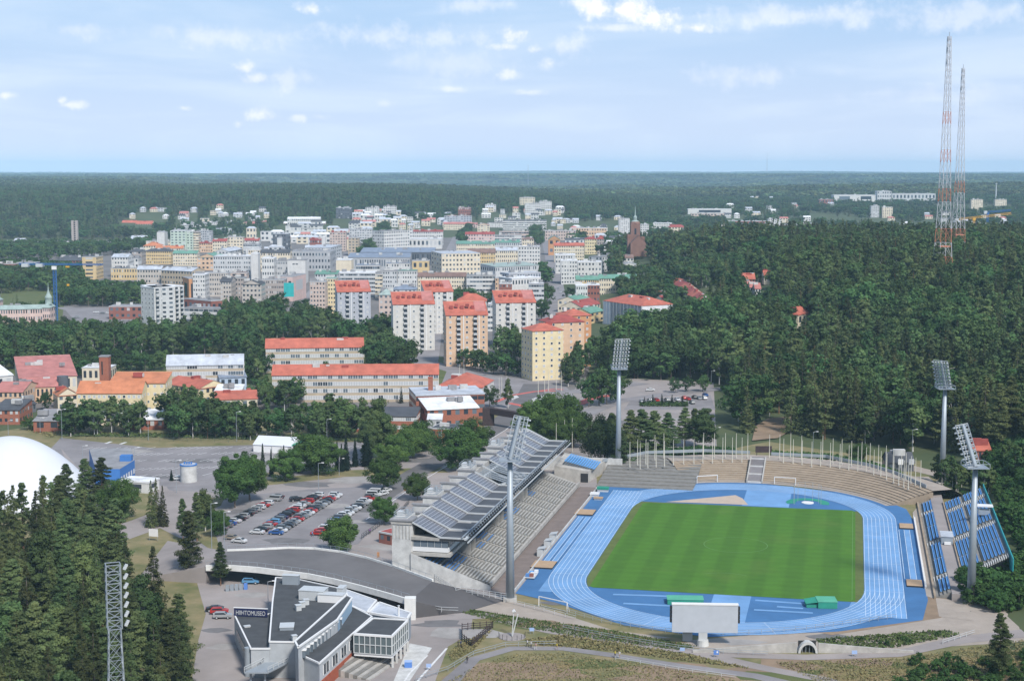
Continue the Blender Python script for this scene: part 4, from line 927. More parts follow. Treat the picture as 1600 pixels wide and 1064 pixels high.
# outdoor terraces in front of the museum
fn=thing('spectator_steps','grey concrete and timber seating steps in front of the museum','steps',P(520,1064,0)); fo=fn.location.copy()
for i in range(12):
    a=P(430+i*9,1074-i*1.0,0)-fo; 
d1=(P(585,1010,0)-P(500,1064,0)); d1.normalize(); n1=Vector((d1.y,-d1.x,0))
for i in range(13):
    p=P(490,1052,0)-fo+n1*(i*1.0+.6); L=20 if i<7 else 15
    b=MB(); a=p; c=p+d1*L; hh=2.6-i*.19; b.hexa([a,a+n1*.95,c+n1*.95,c,a+Vector((0,0,hh)),a+n1*.95+Vector((0,0,hh)),c+n1*.95+Vector((0,0,hh)),c+Vector((0,0,hh))],'tread' if i%2 else 'concrete'); b.build('step',fn)
b=MB()
rd=thing('terrace_deck','grey metal walkway with railings at the bottom edge by the museum','walkway',P(420,1058,0)); 
b=MB(); b.hexa([(-4,-7,3.2),(1,-7,3.2),(7,5,3.2),(2.5,6.5,3.2),(-4,-7,3.5),(1,-7,3.5),(7,5,3.5),(2.5,6.5,3.5)],'metal_grey'); b.build('deck',rd)
for (p,q) in (((-4,-7),(2.5,6.5)),((1,-7),(7,5))):
    b=MB(); b.bar((*p,4.6),(*q,4.6),.05,'metal_light'); b.bar((*p,4.1),(*q,4.1),.04,'metal_light')
    for i in range(8): x=p[0]+(q[0]-p[0])*i/7; y=p[1]+(q[1]-p[1])*i/7; b.bar((x,y,3.5),(x,y,4.6),.05,'metal_light')
    b.build('handrail',rd)
for p in ((-3,-5),(0,-5),(5,3.5)): b=MB(); b.bar((*p,0),(*p,3.2),.2,'metal_grey'); b.build('post',rd)
# viewing platform, tunnel, signs, lamps and small things on the south side
t=thing('viewing_pen','dark timber fenced pen on the slope right of the museum','fence',P(730,1008,0))
q=[(-16,8),(-12.5,9.5),(-1,11.5),(6.2,12.5),(-3,-3.5),(-6.5,1.5)]
q=[Vector((P(a,c,0)-P(730,1008,0)).to_tuple()) for a,c in ((722,1000),(722,985),(740,983),(770,981),(736,1011),(722,1000))]
for a,c in zip(q,q[1:]):
    b=MB(); 
    for z in (.5,1.0,1.5): b.bar(a+Vector((0,0,z)),c+Vector((0,0,z)),.06,'timber_dark')
    n=max(2,int((c-a).length/1.3))
    for i in range(n+1): p=a+(c-a)*i/n; b.bar(p,p+Vector((0,0,1.8)),.09,'timber_dark')
    b.build('fence_panel',t)
t=thing('path_lamp','tall leaning steel lamp on a round concrete base beside the upper footpath','lamp',P(800,995,0))
b=MB(); b.bar((0,0,0),(1.4,0,5.6),.12,'metal_light'); b.bar((0,0,0),(.4,.2,6),.1,'metal_light'); b.build('post',t); b=MB(); b.tube((.2,.2,6),(.7,.2,6.3),.35,.5,'white_paint',10); b.build('lamp_head',t); b=MB(); b.tube((0,0,-.1),(0,0,.15),3.2,3.2,'paving',20); b.build('base',t)
b=MB()
for i in range(9):
    a=R(180+i*22.5); b.bar((3.1*math.cos(a),3.1*math.sin(a),.1),(3.1*math.cos(a),3.1*math.sin(a),1.3),.05,'black_metal')
b.build('bollard_rail',t)
def board(label,px,py,wd,hh,m,z=0,leg=.7,cat='sign',name='sign_board',rz=0):
    t=thing(name,label,cat,P(px,py,z),rz); b=MB(); b.box(-wd/2,-.06,leg,wd/2,.06,leg+hh,m); b.build('panel',t); b=MB(); b.box(-wd/2+.1,-.03,0,-wd/2+.18,.03,leg,'metal_grey'); b.build('leg',t); b=MB(); b.box(wd/2-.18,-.03,0,wd/2-.1,.03,leg,'metal_grey'); b.build('leg',t); return t
mat('sign_blue',(.10,.22,.55),.5,0); mat('sign_paleblue',(.33,.45,.70),.5,0)
board('small pale blue sign by the lamp on the upper footpath',831,990,1.1,.8,'sign_paleblue'); board('small blue sign board at the path edge by the outrun',670,1047,1.1,.8,'sign_paleblue'); board('pale blue sign on the path railing left of the scoreboard',1066,1021,1.1,.7,'sign_paleblue'); 
t=board('blue and white sign on the path below the scoreboard',1119,1027,1.2,1.0,'sign_blue'); b=MB(); b.box(.05,-.1,1.1,.4,-.07,1.5,'white_paint'); b.build('emblem',t)
board('pale blue sign on the path right of the tunnel',1335,1026,1.2,.8,'sign_paleblue'); board('white notice board beside the wood west of the car park',240,845,3.0,2.2,'white_paint',0,1.4,'sign','sign_board',-.3)
board('orange diamond road sign at the edge of the street by the grandstand',633,775,.8,.9,'wall_OR',0,1.8); board('orange road sign on the forecourt by the bridge',591,876,.7,1.5,'wall_OR',0,1.0)
t=thing('waste_container','blue container beside the museum columns','container',P(638,1042,0)); b=MB(); b.box(-.8,-.6,0,.8,.6,1.3,'sign_blue'); b.build('body',t); b=MB(); b.box(-.85,-.65,1.3,.85,.65,1.45,'sign_paleblue'); b.build('lid',t)
tn=thing('path_tunnel','arched tunnel mouth in a concrete wall below the track','tunnel',P(1262,1020,0))
wallpts=[(-40,-.2,.8),(-22,.6,1.8),(-4,1.0,2.6),(-3.2,1.0,3.2)]
b=MB()
def wq(x0,x1,h0,h1): b.hexa([(x0,0,0),(x1,0,0),(x1,.5,0),(x0,.5,0),(x0,0,h0),(x1,0,h1),(x1,.5,h1),(x0,.5,h0)],'concrete')
wq(-26,-12,.6,1.7); wq(-12,-2.4,1.7,2.5); wq(2.4,9,2.3,1.7); wq(9,24,1.7,.5); b.build('retaining_wall',tn)
b=MB(); n=14
for i in range(n):
    a0,a1=math.pi*i/n,math.pi*(i+1)/n
    def c_(r,a,y): return (.85*r*math.cos(a),y,.1+r*math.sin(a)*1.0)
    b.hexa([c_(2.0,a0,-.5),c_(2.6,a0,-.5),c_(2.6,a0,1.4),c_(2.0,a0,1.4),c_(2.0,a1,-.5),c_(2.6,a1,-.5),c_(2.6,a1,1.4),c_(2.0,a1,1.4)],'concrete_light')
b.build('arch',tn)
b=MB(); b.prism([(-2.0,.9),(2.0,.9),(2.0,1.2),(-2.0,1.2)],0,2.6,'black_metal'); b.build('tunnel_shade_back',tn)  # black slab behind the arch paints the unlit tunnel interior
for x in (-1.2,-.4,.4,1.2): b=MB(); b.bar((x,.2,0),(x,.2,2.4),.05,'metal_grey'); b.build('gate_bar',tn)
railing('path_railing','thin grey railing along the upper footpath west of the tunnel',[(880,982),(960,998),(1060,1014),(1130,1021),(1200,1024)],.1,1.0,3)
railing('path_railing','thin grey railing along the lower footpath in the corner of the meadow',[(650,1064),(700,1048),(740,1024),(790,1010),(870,1008)],.1,1.1,2.5)
railing('path_railing','thin railing along the near edge of the lower footpath',[(962,1030),(1060,1047),(1150,1060)],.1,.8,3,'metal_light')
railing('stile_railing','pale railings beside the gravel path at the right edge of the meadow',[(1473,1006),(1510,994),(1523,990)],.1,1.0,2,'metal_light')
railing('fence_line','dark fence between the street and the forecourt by the grandstand',[(565,842),(600,818),(628,800),(640,786)],.1,1.5,2.0,'black_metal',3)
railing('fence_line','green mesh fence between the big car park and the trees',[(95,686),(250,689),(400,692),(560,693)],.1,1.8,5,mat('fence_green',(.06,.09,.08),.7,0),3,.03)
# ------------------------------------------------------------ lattice floodlight tower in the wood
def lattice(t,segs,mfun,levels,bar,name='lattice_leg',bf=.5):
    "segs: list of (z,half width); four legs, horizontals and crosses"
    def hw(z):
        for (z0,w0),(z1,w1) in zip(segs,segs[1:]):
            if z<=z1: return w0+(w1-w0)*(z-z0)/(z1-z0)
        return segs[-1][1]
    cs=((-1,-1),(1,-1),(1,1),(-1,1))
    legs=[MB() for _ in range(4)]; br=MB()
    for i in range(len(levels)-1):
        z0,z1=levels[i],levels[i+1]; w0,w1=hw(z0),hw(z1); m=mfun(i)
        for k,(x,y) in enumerate(cs):
            legs[k].bar((x*w0,y*w0,z0),(x*w1,y*w1,z1),bar,m)
            x2,y2=cs[(k+1)%4]
            br.bar((x*w0,y*w0,z0),(x2*w1,y2*w1,z1),bar*bf,m); br.bar((x2*w0,y2*w0,z0),(x*w1,y*w1,z1),bar*bf,m); br.bar((x*w1,y*w1,z1),(x2*w1,y2*w1,z1),bar*bf,m)
    for l in legs: l.build(name,t)
    br.build('bracing',t)
tb=P(188,1290,0); CW=1.15
t=thing('lattice_floodlight_tower','tall grey lattice floodlight tower rising from the near wood','tower',tb,R(20))
zt=109.1-(894-262)*tb.y/2425*.995
lv=list(np.linspace(0,zt*.76,14)); lattice(t,[(0,2.0),(zt*.76,.95)],lambda i:'metal_grey',lv,.07)
b=MB()
z0,z1=zt*.76,zt
for i in range(8):
    z=z0+(z1-z0)*i/7
    for a,c in (((-CW,-1),(CW,-1)),((CW,-1),(CW,1)),((CW,1),(-CW,1)),((-CW,1),(-CW,-1))): b.bar((*a,z),(*c,z),.06,'metal_grey')
    if i<7:
        zz=z+(z1-z0)/7; b.bar((-CW,-1,z),(CW,-1,zz),.045,'metal_grey'); b.bar((CW,-1,z),(-CW,-1,zz),.045,'metal_grey'); b.bar((-CW,-1,z),(-CW,1,zz),.045,'metal_grey')
for a in ((-CW,-1),(CW,-1),(CW,1),(-CW,1)): b.bar((*a,z0),(*a,z1),.08,'metal_grey')
b.build('lamp_cage',t)
for i in range(7):
    for k in range(3): 
        o_=link('floodlight',lampme,t,Vector((1.75+.25*k,-1.0+k*1.0,z0+.6+(z1-z0-.8)*i/6.3))); o_.rotation_euler=(R(20),0,R(90)); o_.scale=(.55,.7,.55)
# ------------------------------------------------------------ radio masts on the ridge
mat('mast_white',(.50,.50,.52),.6,0); mat('mast_red',(.48,.19,.11),.6,0)
def radio(label,px,py_vis,z_vis,pytop,w0,nl,redpat,D):
    x=(px-800)/FPX*D; zg=H(x,D); t=thing('radio_mast',label,'radio mast',(x,D,zg),R(12),'radio masts on the wooded ridge')
    # height from the tip pixel
    zt=CH-(pytop-HY)/FPX*D*1.0-zg
    k=zt; segs=[(0,w0),(k*.13,w0*.68),(k*.35,w0*.48),(k*.6,w0*.34),(k,w0*.15)]
    lv=[0,k*.055]+[k*(.055+.945*(i/(nl))**.93) for i in range(1,nl+1)]
    lattice(t,segs,redpat,lv,.15,'mast_leg',.4)
    for z in (.075,.16): 
        b=MB(); hw=w0*.85 if z<.1 else w0*.6; b.box(-hw,-hw,k*z,hw,hw,k*z+.7,'mast_red'); b.build('platform',t)
    b=MB(); b.tube((w0*.7,-w0*.7,k*.085),(w0*.7,-w0*.7-1,k*.085),1.3,1.3,'white_paint',12); b.build('dish',t)
    for z in (.9,.95,.99): b=MB(); b.box(-1.4,-.3,k*z-1.5,-.6,.3,k*z+1.5,'metal_light'); b.build('antenna_panel',t)
    b=MB(); b.bar((0,0,k),(0,0,k+3),.15,'metal_grey'); b.build('tip',t)
radio('taller red and white lattice radio mast, the left one of the pair',1473,385,56,62,6.3,18,lambda i:'mast_red' if i in(1,3,6,9,12) else 'mast_white',1054)
radio('shorter red and white lattice radio mast behind the taller one',1496,340,50,110,6.0,16,lambda i:'mast_red' if i in(2,6) else 'mast_white',1230)
# ------------------------------------------------------------ buildings of the town
WIN={}
def winmesh(w,h,glass,kind='plain'):
    k=(w,h,glass,kind)
    if k in WIN: return WIN[k]
    b=MB(); f=.12
    if kind=='balcony':
        b.box(-w/2,-1.3,-.15,w/2,0.0,0.0,'frame_white'); b.box(-w/2,-1.3,0,w/2,-1.22,.95,'blind'); b.box(-w/2,-1.3,0,-w/2+.08,0,.95,'blind'); b.box(w/2-.08,-1.3,0,w/2,0,.95,'blind'); b.box(-w/2+.1,-.06,.0,w/2-.1,0,h,glass)
    else:
        b.box(-w/2,-.10,0,-w/2+f,.0,h,'frame_white'); b.box(w/2-f,-.10,0,w/2,0,h,'frame_white'); b.box(-w/2+f,-.10,0,w/2-f,0,f,'frame_white'); b.box(-w/2+f,-.10,h-f,w/2-f,0,h,'frame_white'); b.box(-w/2+f,-.04,f,w/2-f,0,h-f,glass)
        if w>1.6: b.box(-f/2,-.09,f,f/2,-.04,h-f,'frame_white')
    o=b.build('w'); me=o.data; bpy.data.objects.remove(o); me.name='window'; WIN[k]=me; return me
def gridwall(b,A,B,z0,z1,cols,rows,wall,glass='glass_dark',wf=.5,hf=.5,band=False):
    "vertical wall A->B (xy), windows as cells of one joined face grid"
    if cols<1 or rows<1: b.face([(A[0],A[1],z0),(B[0],B[1],z0),(B[0],B[1],z1),(A[0],A[1],z1)],wall); return
    xs=[0]; 
    for c in range(cols):
        if band: xs+=[(c+.04)/cols,(c+.96)/cols]
        else: xs+=[(c+.5-wf/2)/cols,(c+.5+wf/2)/cols]
    xs.append(1); zs=[z0]; fh=(z1-z0)/rows
    for r in range(rows): zs+=[z0+fh*(r+.62-hf/2),z0+fh*(r+.62+hf/2)]
    zs.append(z1)
    n0=len(b.v); W=len(xs)
    for z in zs:
        for x in xs: b.v.append((A[0]+(B[0]-A[0])*x,A[1]+(B[1]-A[1])*x,z))
    kw=b.mi(wall); kg=[b.mi(glass),b.mi('glass_mid'),b.mi('blind')]
    for j in range(len(zs)-1):
        for i in range(W-1):
            a=n0+j*W+i; b.f.append((a,a+1,a+1+W,a+W)); g=(i%2==1 and j%2==1)
            b.m.append((kg[0] if random.random()<.62 else kg[1] if random.random()<.7 else kg[2]) if g else kw)
TCLEAR=[]; FARB=[]
def bld(label,x0,y0,x1,y1,h,dep,wall,roof,rt='flat',rh=2.5,cols=None,rows=None,win='mesh',cat='building',name='apartment_building',z=0,band=False,wf=.5,hf=.45,balc=(),vents=2,rc=None,group=None,side='',ww=1.3,wh=1.35,over=.35,skipfront=()):
    if z=='T':
        z=0
        for _ in range(20): q=P((x0+x1)/2,(y0+y1)/2,z+h); z=.6*z+.4*H(q.x,q.y)
        TCLEAR.append(((x0+x1)/2,q.y,x1-x0))
    if abs(y0-y1)<=1.5 and win!='obj' and not side: y0=y1=(y0+y1)/2
    wall='wall_'+wall if not wall.startswith('wall_') and 'wall_'+wall in MATS else wall; roof='roof_'+roof
    A=P(x0,y0,z+h); B=P(x1,y1,z+h); A.z=B.z=z; d=B-A; W=d.length; ang=math.atan2(d.y,d.x)
    t=thing(name,label,cat,A,ang,group)
    if A.y>1900: FARB.append((min(x0,x1),max(x0,x1),A.y))
    rows=rows or max(1,int(round(h/3.0))); cols=max(2,int(W/3.2)) if cols is None else cols
    sc=max(1,int(dep/3.6)) if cols else 0
    fb=Matrix.Rotation(ang,3,'Z')
    FOOT.append([(A+fb@Vector(q))[:2] for q in ((-1.5,-2,0),(W+1.5,-2,0),(W+1.5,dep+1,0),(-1.5,dep+1,0))])
    b=MB(); c4=[(0,0),(W,0),(W,dep),(0,dep)]
    gm=(win=='mesh')
    gridwall(b,c4[0],c4[1],-1.5 if not gm else 0,h,cols if gm else 0,rows,wall,wf=wf,hf=hf,band=band)
    gridwall(b,c4[1],c4[2],0,h,sc if gm else 0,rows,wall,wf=wf,hf=hf,band=band); gridwall(b,c4[2],c4[3],0,h,0,0,wall); gridwall(b,c4[3],c4[0],0,h,sc if gm else 0,rows,wall,wf=wf,hf=hf,band=band)
    o_=over; e=[(-o_,-o_),(W+o_,-o_),(W+o_,dep+o_),(-o_,dep+o_)]
    r=MB()
    if rt=='flat':
        r.box(-.15,-.15,h,W+.15,dep+.15,h+.45,'wall_LG' if wall not in('wall_W','wall_LG') else 'roof_gr'); r.face([(.3,.3,h+.48),(W-.3,.3,h+.48),(W-.3,dep-.3,h+.48),(.3,dep-.3,h+.48)],roof)
    elif rt=='flatc':
        r.box(-.2,-.2,h,W+.2,dep+.2,h+.6,roof); 
    elif rt=='gable':
        m=dep/2; r.face([(e[0][0],e[0][1],h-.1),(e[1][0],e[1][1],h-.1),(e[1][0],m,h+rh),(e[0][0],m,h+rh)],roof); r.face([(e[2][0],e[2][1],h-.1),(e[3][0],e[3][1],h-.1),(e[0][0],m,h+rh),(e[1][0],m,h+rh)],roof)
        b.face([(0,dep,h),(0,0,h),(0,m,h+rh-.1)],wall); b.face([(W,0,h),(W,dep,h),(W,m,h+rh-.1)],wall)
    elif rt=='gy':
        m=W/2; r.face([(-o_,-o_,h-.1),(m,-o_,h+rh),(m,dep+o_,h+rh),(-o_,dep+o_,h-.1)][::-1],roof); r.face([(W+o_,-o_,h-.1),(m,-o_,h+rh),(m,dep+o_,h+rh),(W+o_,dep+o_,h-.1)],roof)
        b.face([(0,0,h),(W,0,h),(m,0,h+rh-.1)],wall); b.face([(W,dep,h),(0,dep,h),(m,dep,h+rh-.1)],wall)
    elif rt=='hip':
        k=min(W,dep)/2*.95
        if W>=dep: p,q=(k,dep/2,h+rh),(W-k,dep/2,h+rh); r.face([(*e[0],h-.05),(*e[1],h-.05),q,p],roof); r.face([(*e[2],h-.05),(*e[3],h-.05),p,q],roof); r.face([(*e[1],h-.05),(*e[2],h-.05),q],roof); r.face([(*e[3],h-.05),(*e[0],h-.05),p],roof)
        else: p,q=(W/2,k,h+rh),(W/2,dep-k,h+rh); r.face([(*e[0],h-.05),(*e[1],h-.05),p],roof); r.face([(*e[1],h-.05),(*e[2],h-.05),q,p],roof); r.face([(*e[2],h-.05),(*e[3],h-.05),q],roof); r.face([(*e[3],h-.05),(*e[0],h-.05),p,q],roof)
    elif rt=='shed':
        r.face([(*e[0],h-.05),(*e[1],h-.05),(e[2][0],e[2][1],h+rh),(e[3][0],e[3][1],h+rh)],roof); b.face([(0,dep,h),(0,0,h),(0,dep,h+rh)],wall); b.face([(W,0,h),(W,dep,h),(W,dep,h+rh)],wall); b.face([(W,dep,h),(0,dep,h),(0,dep,h+rh),(W,dep,h+rh)],wall)
    if rt in('gable','hip','shed','gy'):
        r.box(-o_,-o_-.02,h-.35,W+o_,-o_+.12,h-.06,roof)
    b.build('wall',t); ro_=r.build('roof',t)
    vcol={'roof_r':'roof_rd','roof_rd':'roof_rd','roof_ro':'roof_rd'}.get(roof,'roof_gr')
    for i in range(vents):
        x=W*(.12+.76*random.random()); s=.8+random.random()*1.4; y=dep*(.35+.3*random.random()); zt_=h+(rh*.55 if rt in('gable','hip','shed','gy') else .4); v=MB(); v.box(x-s,y-s*.5,zt_,x+s,y+s*.5,zt_+1.3+random.random()*(1.2 if rt!='flat' else 1.6),vcol if random.random()<.6 else 'concrete_light'); v.build('roof_vent' if rt=='flat' else 'chimney',ro_)
    if win=='obj':
        fh=h/rows; items=[]
        for rr in range(rows):
            for c in range(cols):
                if (c,rr) in skipfront: continue
                items.append((W*(c+.5)/cols,0,fh*(rr+.38),0,'balcony' if c in balc else 'plain'))
        right=(proj(*(A+fb@Vector((W,0,0))))[0] < 800 - 0) if not side else side=='R'
        # the side wall that faces the camera
        nr_=fb@Vector((1,0,0)); vr=(A+fb@Vector((W,dep/2,0))); nl_=-nr_; vl=(A+fb@Vector((0,dep/2,0)))
        for nn_,vv,xx,rz in ((nr_,vr,W,R(90)),(nl_,vl,0,R(-90))):
            if nn_.x*(-vv.x)+nn_.y*(-vv.y)>0:
                for rr in range(rows):
                    for c in range(sc): items.append((xx,dep*(c+.5)/sc,fh*(rr+.38),rz,'plain'))
        items.sort(key=lambda q:-q[2]); st=[]
        for i,(x,y,zz,rz,k) in enumerate(items):
            q=random.random(); sc_=.35 if name=='school_building' else 0; gl='glass_dark' if q<.4-sc_ else 'glass_mid' if q<.7-sc_ else 'blind'
            if k=='balcony': gl='glass_dark'
            me=winmesh(ww if k=='plain' else 2.3,wh if k=='plain' else 2.1,gl,k)
            if i<100:
                o=link('window' if k=='plain' else 'balcony',me,t,(x,y,zz if k=='plain' else zz-.6),rz)
            else: st.append((me,x,y,zz,rz))
        if st:
            bm=bmesh.new(); mats=[]
            for me,x,y,zz,rz in st:
                n0=len(bm.faces); mm=me.copy(); mm.transform(Matrix.Translation((x,y,zz))@Matrix.Rotation(rz,4,'Z')); 
                ids=[]
                for mt in me.materials:
                    if mt not in mats: mats.append(mt)
                    ids.append(mats.index(mt))
                bm.from_mesh(mm); bm.faces.ensure_lookup_table()
                for f in bm.faces[n0:]: f.material_index=ids[f.material_index]
                bpy.data.meshes.remove(mm)
            me=bpy.data.meshes.new('window'); bm.to_mesh(me); bm.free()
            for mt in mats: me.materials.append(mt)
            o=link('window',me,t); struct(o,'stuff')
    return t
# --- residential towers with red roofs
def tower(label,x0,y0,x1,y1,h,wall,dep=17,cols=5,rh=6.5,balc=(1,3),rows=None):
    y1=y0-.9; dep=14; t=bld(label,x0,y0,x1,y1,h,dep,wall,'r','shed',rh,cols,rows or int(h/2.85),'obj',name='apartment_tower',balc=balc,vents=0,group='red roofed apartment towers',side='x')
    W=(P(x1,y1,h)-P(x0,y0,h)).length
    for i in range(5):
        b=MB(); x=W*(.15+i*.13); z=h+rh*.45+(i%2)*1; b.box(x-.9,dep*.4,z,x+.9,dep*.4+1.6,z+1.6,'roof_rd'); b.build('chimney',t)
    b=MB(); b.face([(W*.72,dep*.25,h+rh*.25+.12),(W*.98,dep*.25,h+rh*.25+.12),(W*.98,dep*.97,h+rh*.97+.12),(W*.72,dep*.97,h+rh*.97+.12)],'roof_rp'); b.build('roof_patch',t)
    b=MB(); b.box(W*.41,-.3,0,W*.43,0,h,'frame_white'); b.box(W*.78,-.3,0,W*.8,0,h,'frame_white'); b.build('downpipe',t)
tower('blue-grey tower with a red roof, leftmost of the red-roofed towers',527,456,579,453,28,'BG')
tower('off-white tower with a red roof half hidden behind a nearer white one',664,456,708,453,28,'CW')
tower('off-white tower with a red roof, in front of its white twin',614,475.5,679,471.5,28,'CW')
tower('peach tower with a red roof at the centre of the cluster',697,492.5,762,488,28.5,'O')
tower('off-white tower with a red roof behind the yellow hip-roofed blocks',775,473,837,469,28,'CW')
bld('small red hipped roof showing behind the peach tower',714,470,760,470,28,14,'W','r','hip',4,vents=1)
t=bld('pale yellow hip-roofed tower nearest the stadium',832,517,880,515,26,15,'YL','r','hip',3,4,9,'obj',vents=1,rc=None,name='apartment_tower',side='x')
bld('orange-yellow hip-roofed tower, middle of the three in the row',858,504,913,502,28,15,'O','rd','hip',3.2,4,9,'obj',vents=1,name='apartment_tower',side='x')
bld('orange hip-roofed tower, farthest of the three in the row',885,493.5,924,492,28.5,15,'OR','r','hip',3,3,9,'obj',vents=1,name='apartment_tower',side='x')
# --- school blocks
bld('long yellow-beige school block with a red roof and three window rows, the rear one',415,544,568,542,13.5,13,'TN','r','gable',4.5,20,4,'obj',name='school_building',vents=4,ww=2.5,wh=2.0)
bld('longest beige school block with a red roof in front of its shorter twin',425,586,685,584.5,13,13,'TN','r','gable',4.2,33,4,'obj',name='school_building',vents=5,ww=2.3,wh=2.0)
bld('beige school block with a light blue-grey metal roof',260,571,380,569,13,13,'TN','l','gable',4.5,15,4,'obj',name='school_building',vents=3,ww=2.6,wh=2.0)
bld('low white hall with a wide red hipped roof beside the long school',683,603,754,605,5,26,'W','r','hip',5,14,1,'obj',name='hall',vents=3)
bld('yellow school wing with an orange roof, three floors, nearest the car park trees',120,614,221,614,11,14,'YL','ro','gable',4.5,13,3,'obj',name='school_building',vents=2)
bld('yellow school wing with an orange roof and glazed stair hall, the taller one',171,598,258,598,14,14,'YL','ro','shed',3.2,8,4,'obj',name='school_building',vents=2)
t=thing('glazed_stair_hall','blue-grey stair hall with green glass between two yellow school wings','stair hall',P(235,633,0)); b=MB(); b.box(0,0,0,5,4,13,'wall_BG'); b.box(.6,-.2,1,4.4,0,8,'glass_green' if 'glass_green' in MATS else mat('glass_green',(.16,.34,.34),.3,.05,.5)); b.build('wall',t)
bld('yellow hall with a red gabled roof beside the light-roofed school',311,607,356,601,8,26,'YL','r','gy',3,5,2,name='hall')
bld('blue-grey roofed hall behind the yellow hall',343,590,385,588,7,20,'LB','bl','gable',3,4,1,name='hall')
bld('low pale yellow building with a red roof and square openings',337,624,402,622,6.5,20,'C','r','gable',2.5,5,1,name='hall')
bld('white curved-roof annex between the yellow halls',335,612,376,611,7,10,'W','w','shed',2,2,1,name='hall')
bld('factory hall with a dusky red roof behind the brick chimney tower',30,590,120,586,9,45,'C','rp','shed',5,10,1,name='factory',vents=5)
bld('white membrane-roofed hall at the left edge behind the red factory',-20,589,20,585,10,22,'W','w','shed',6,3,1,name='factory',vents=0)
bld('peach factory wing with a dull red gabled roof at the left edge',-10,612,35,612,8,26,'O','rp','gable',3,6,2,name='factory',vents=3)
bld('peach factory wing with small windows right of the left-edge wing',35,605,90,603,7.5,20,'O','rp','gable',3,8,1,name='factory',vents=1)
bld('pale cream wall building behind the brick tower',128,576,172,575,8,12,'C','w','flat',2,5,1,name='factory')
bld('peach building with an orange roof behind the round tree',90,618,122,616,7,12,'C','ro','gy',3,3,2,name='house')
t=thing('brick_tower','square red-brick ventilation tower among the school roofs','tower',P(157,640,0)); b=MB(); b.box(0,0,0,4.2,4.2,24,'brick'); b.box(-.2,-.2,24,4.4,4.4,24.5,'roof_gr'); b.build('body',t); b=MB(); b.box(1.0,-.1,16,1.6,0,22,'black_metal'); b.build('louvre',t)
t=thing('dark_cylinder','dark grey cylindrical stair tower beside the orange roofs','tower',P(99,625,0)); b=MB(); b.tube((0,0,0),(0,0,11.5),2.6,2.6,'wall_DK',16); b.build('body',t)
bld('orange-brick two-storey house with a black roof at the left edge',-12,640,30,640,6.5,18,'brick','k','shed',2,5,2,name='house')
bld('black open shed beside the orange-brick house',31,632,56,630,4,10,'DK','k','shed',1.5,5,1,name='shed')
bld('low red-brick workshop with a pale roof at the left end of the tree row',52,657,95,657,5,16,'brick','gr','shed',2.5,2,1,name='workshop')
bld('low red-brick workshop with a beige roof behind the middle of the tree row',195,655,256,655,4.5,18,'brick','w','gable',3,5,1,name='workshop')
bld('low pale workshop behind the tall trees by the school yard',150,650,200,650,4,12,'C','w','shed',2,4,1,name='workshop')
bld('dark-roofed red-brick school with white window bands',480,648,650,650,7,14,'brick','k','shed',1.8,20,2,'obj',name='school_building',vents=0,ww=3.0,wh=1.6)
t=bld('red-brick school hall with pale metal roofs at the street corner',650,619,757,616,11,24,'brick','l','flatc',1,10,3,name='school_building',vents=4,band=True)
bld('stepped white metal roofs of the brick school by the street',668,640,748,636,9,14,'brick','w','shed',3,6,2,name='school_building',vents=3,side='x')
bld('flat black-roofed brick annex at the corner of the school',672,670,713,672,5,12,'brick','k','flat',1,4,1,name='school_annex',vents=1,side='x')
t=bld('pale grey box annex between the brick school roofs',668,655,690,654,7,8,'LG','w','shed',1,2,1,name='school_annex',vents=0)
b_=thing('brick_chimney','slim red-brick chimney standing in front of the longest school block','chimney',P(673,650,0)); b=MB(); b.box(-1,-1,0,1,1,17,'brick'); b.box(-1.1,-1.1,17,1.1,1.1,17.4,'brick_red'); b.build('shaft',b_)
t=thing('boom_lift','yellow boom lift with a folded arm in the school yard','lift',P(304,612,0)); b=MB(); e1=P(284,592,7)-P(304,612,0); b.bar((0,0,1),tuple(e1),.35,'crane_yellow0' if 'crane_yellow0' in MATS else mat('crane_yellow0',(.62,.42,.04),.5,0)); e2=P(311,601,4)-P(304,612,0); b.bar(tuple(e1),tuple(e2),.22,'crane_yellow0'); b.build('arm',t); b=MB(); b.box(-1.5,-1,0,1.5,1,1.6,'crane_yellow0'); b.build('chassis',t)
# footbridge over the street
t=thing('footbridge','dark brown enclosed footbridge crossing the street at the junction','bridge',P(765,664,0)); b=MB(); b.box(-3,-2,0,2,2,7.5,'timber_dark'); b.build('pier',t); b=MB(); e_=P(812,650,6)-P(765,664,0); b.bar((0,0,6.3),(e_.x,e_.y,6.3),1.3,'timber_dark'); b.build('deck',t)
# --- big white building pieces at centre-left
bld('white ten-storey high-rise with glazed balconies standing alone left of the town centre',241,450.5,287,447.5,30,16,'W','w','flatc',1,6,10,'obj',balc=(0,1,2,3,4,5),vents=1,side='L',name='apartment_tower')
bld('left side of the lone white high-rise, its shade painted in as grey',220,446.5,240,450.5,30,14,'LG','w','flatc',1,3,10,'mesh',vents=0,side='x',name='apartment_tower')  # left face of the same tower, its shade put into the grey wall
bld('low white-framed building in the trees right of the white high-rise',288,481,348,483,11,10,'W','gr','flat',1,8,3,band=True)
bld('brick-red penthouse block behind the low white-framed building',287,467,330,471,13,10,'wall_R','gr','flat',1,6,1)
bld('low brick-red and grey block left of the white high-rise',170,480,222,479,9,18,'R','gr','flat',1,6,2)
bld('tall tan-orange stair tower right of the white high-rise',285.5,433,295,436,24,6,'OR','gr','flat',1,1,1,vents=0)
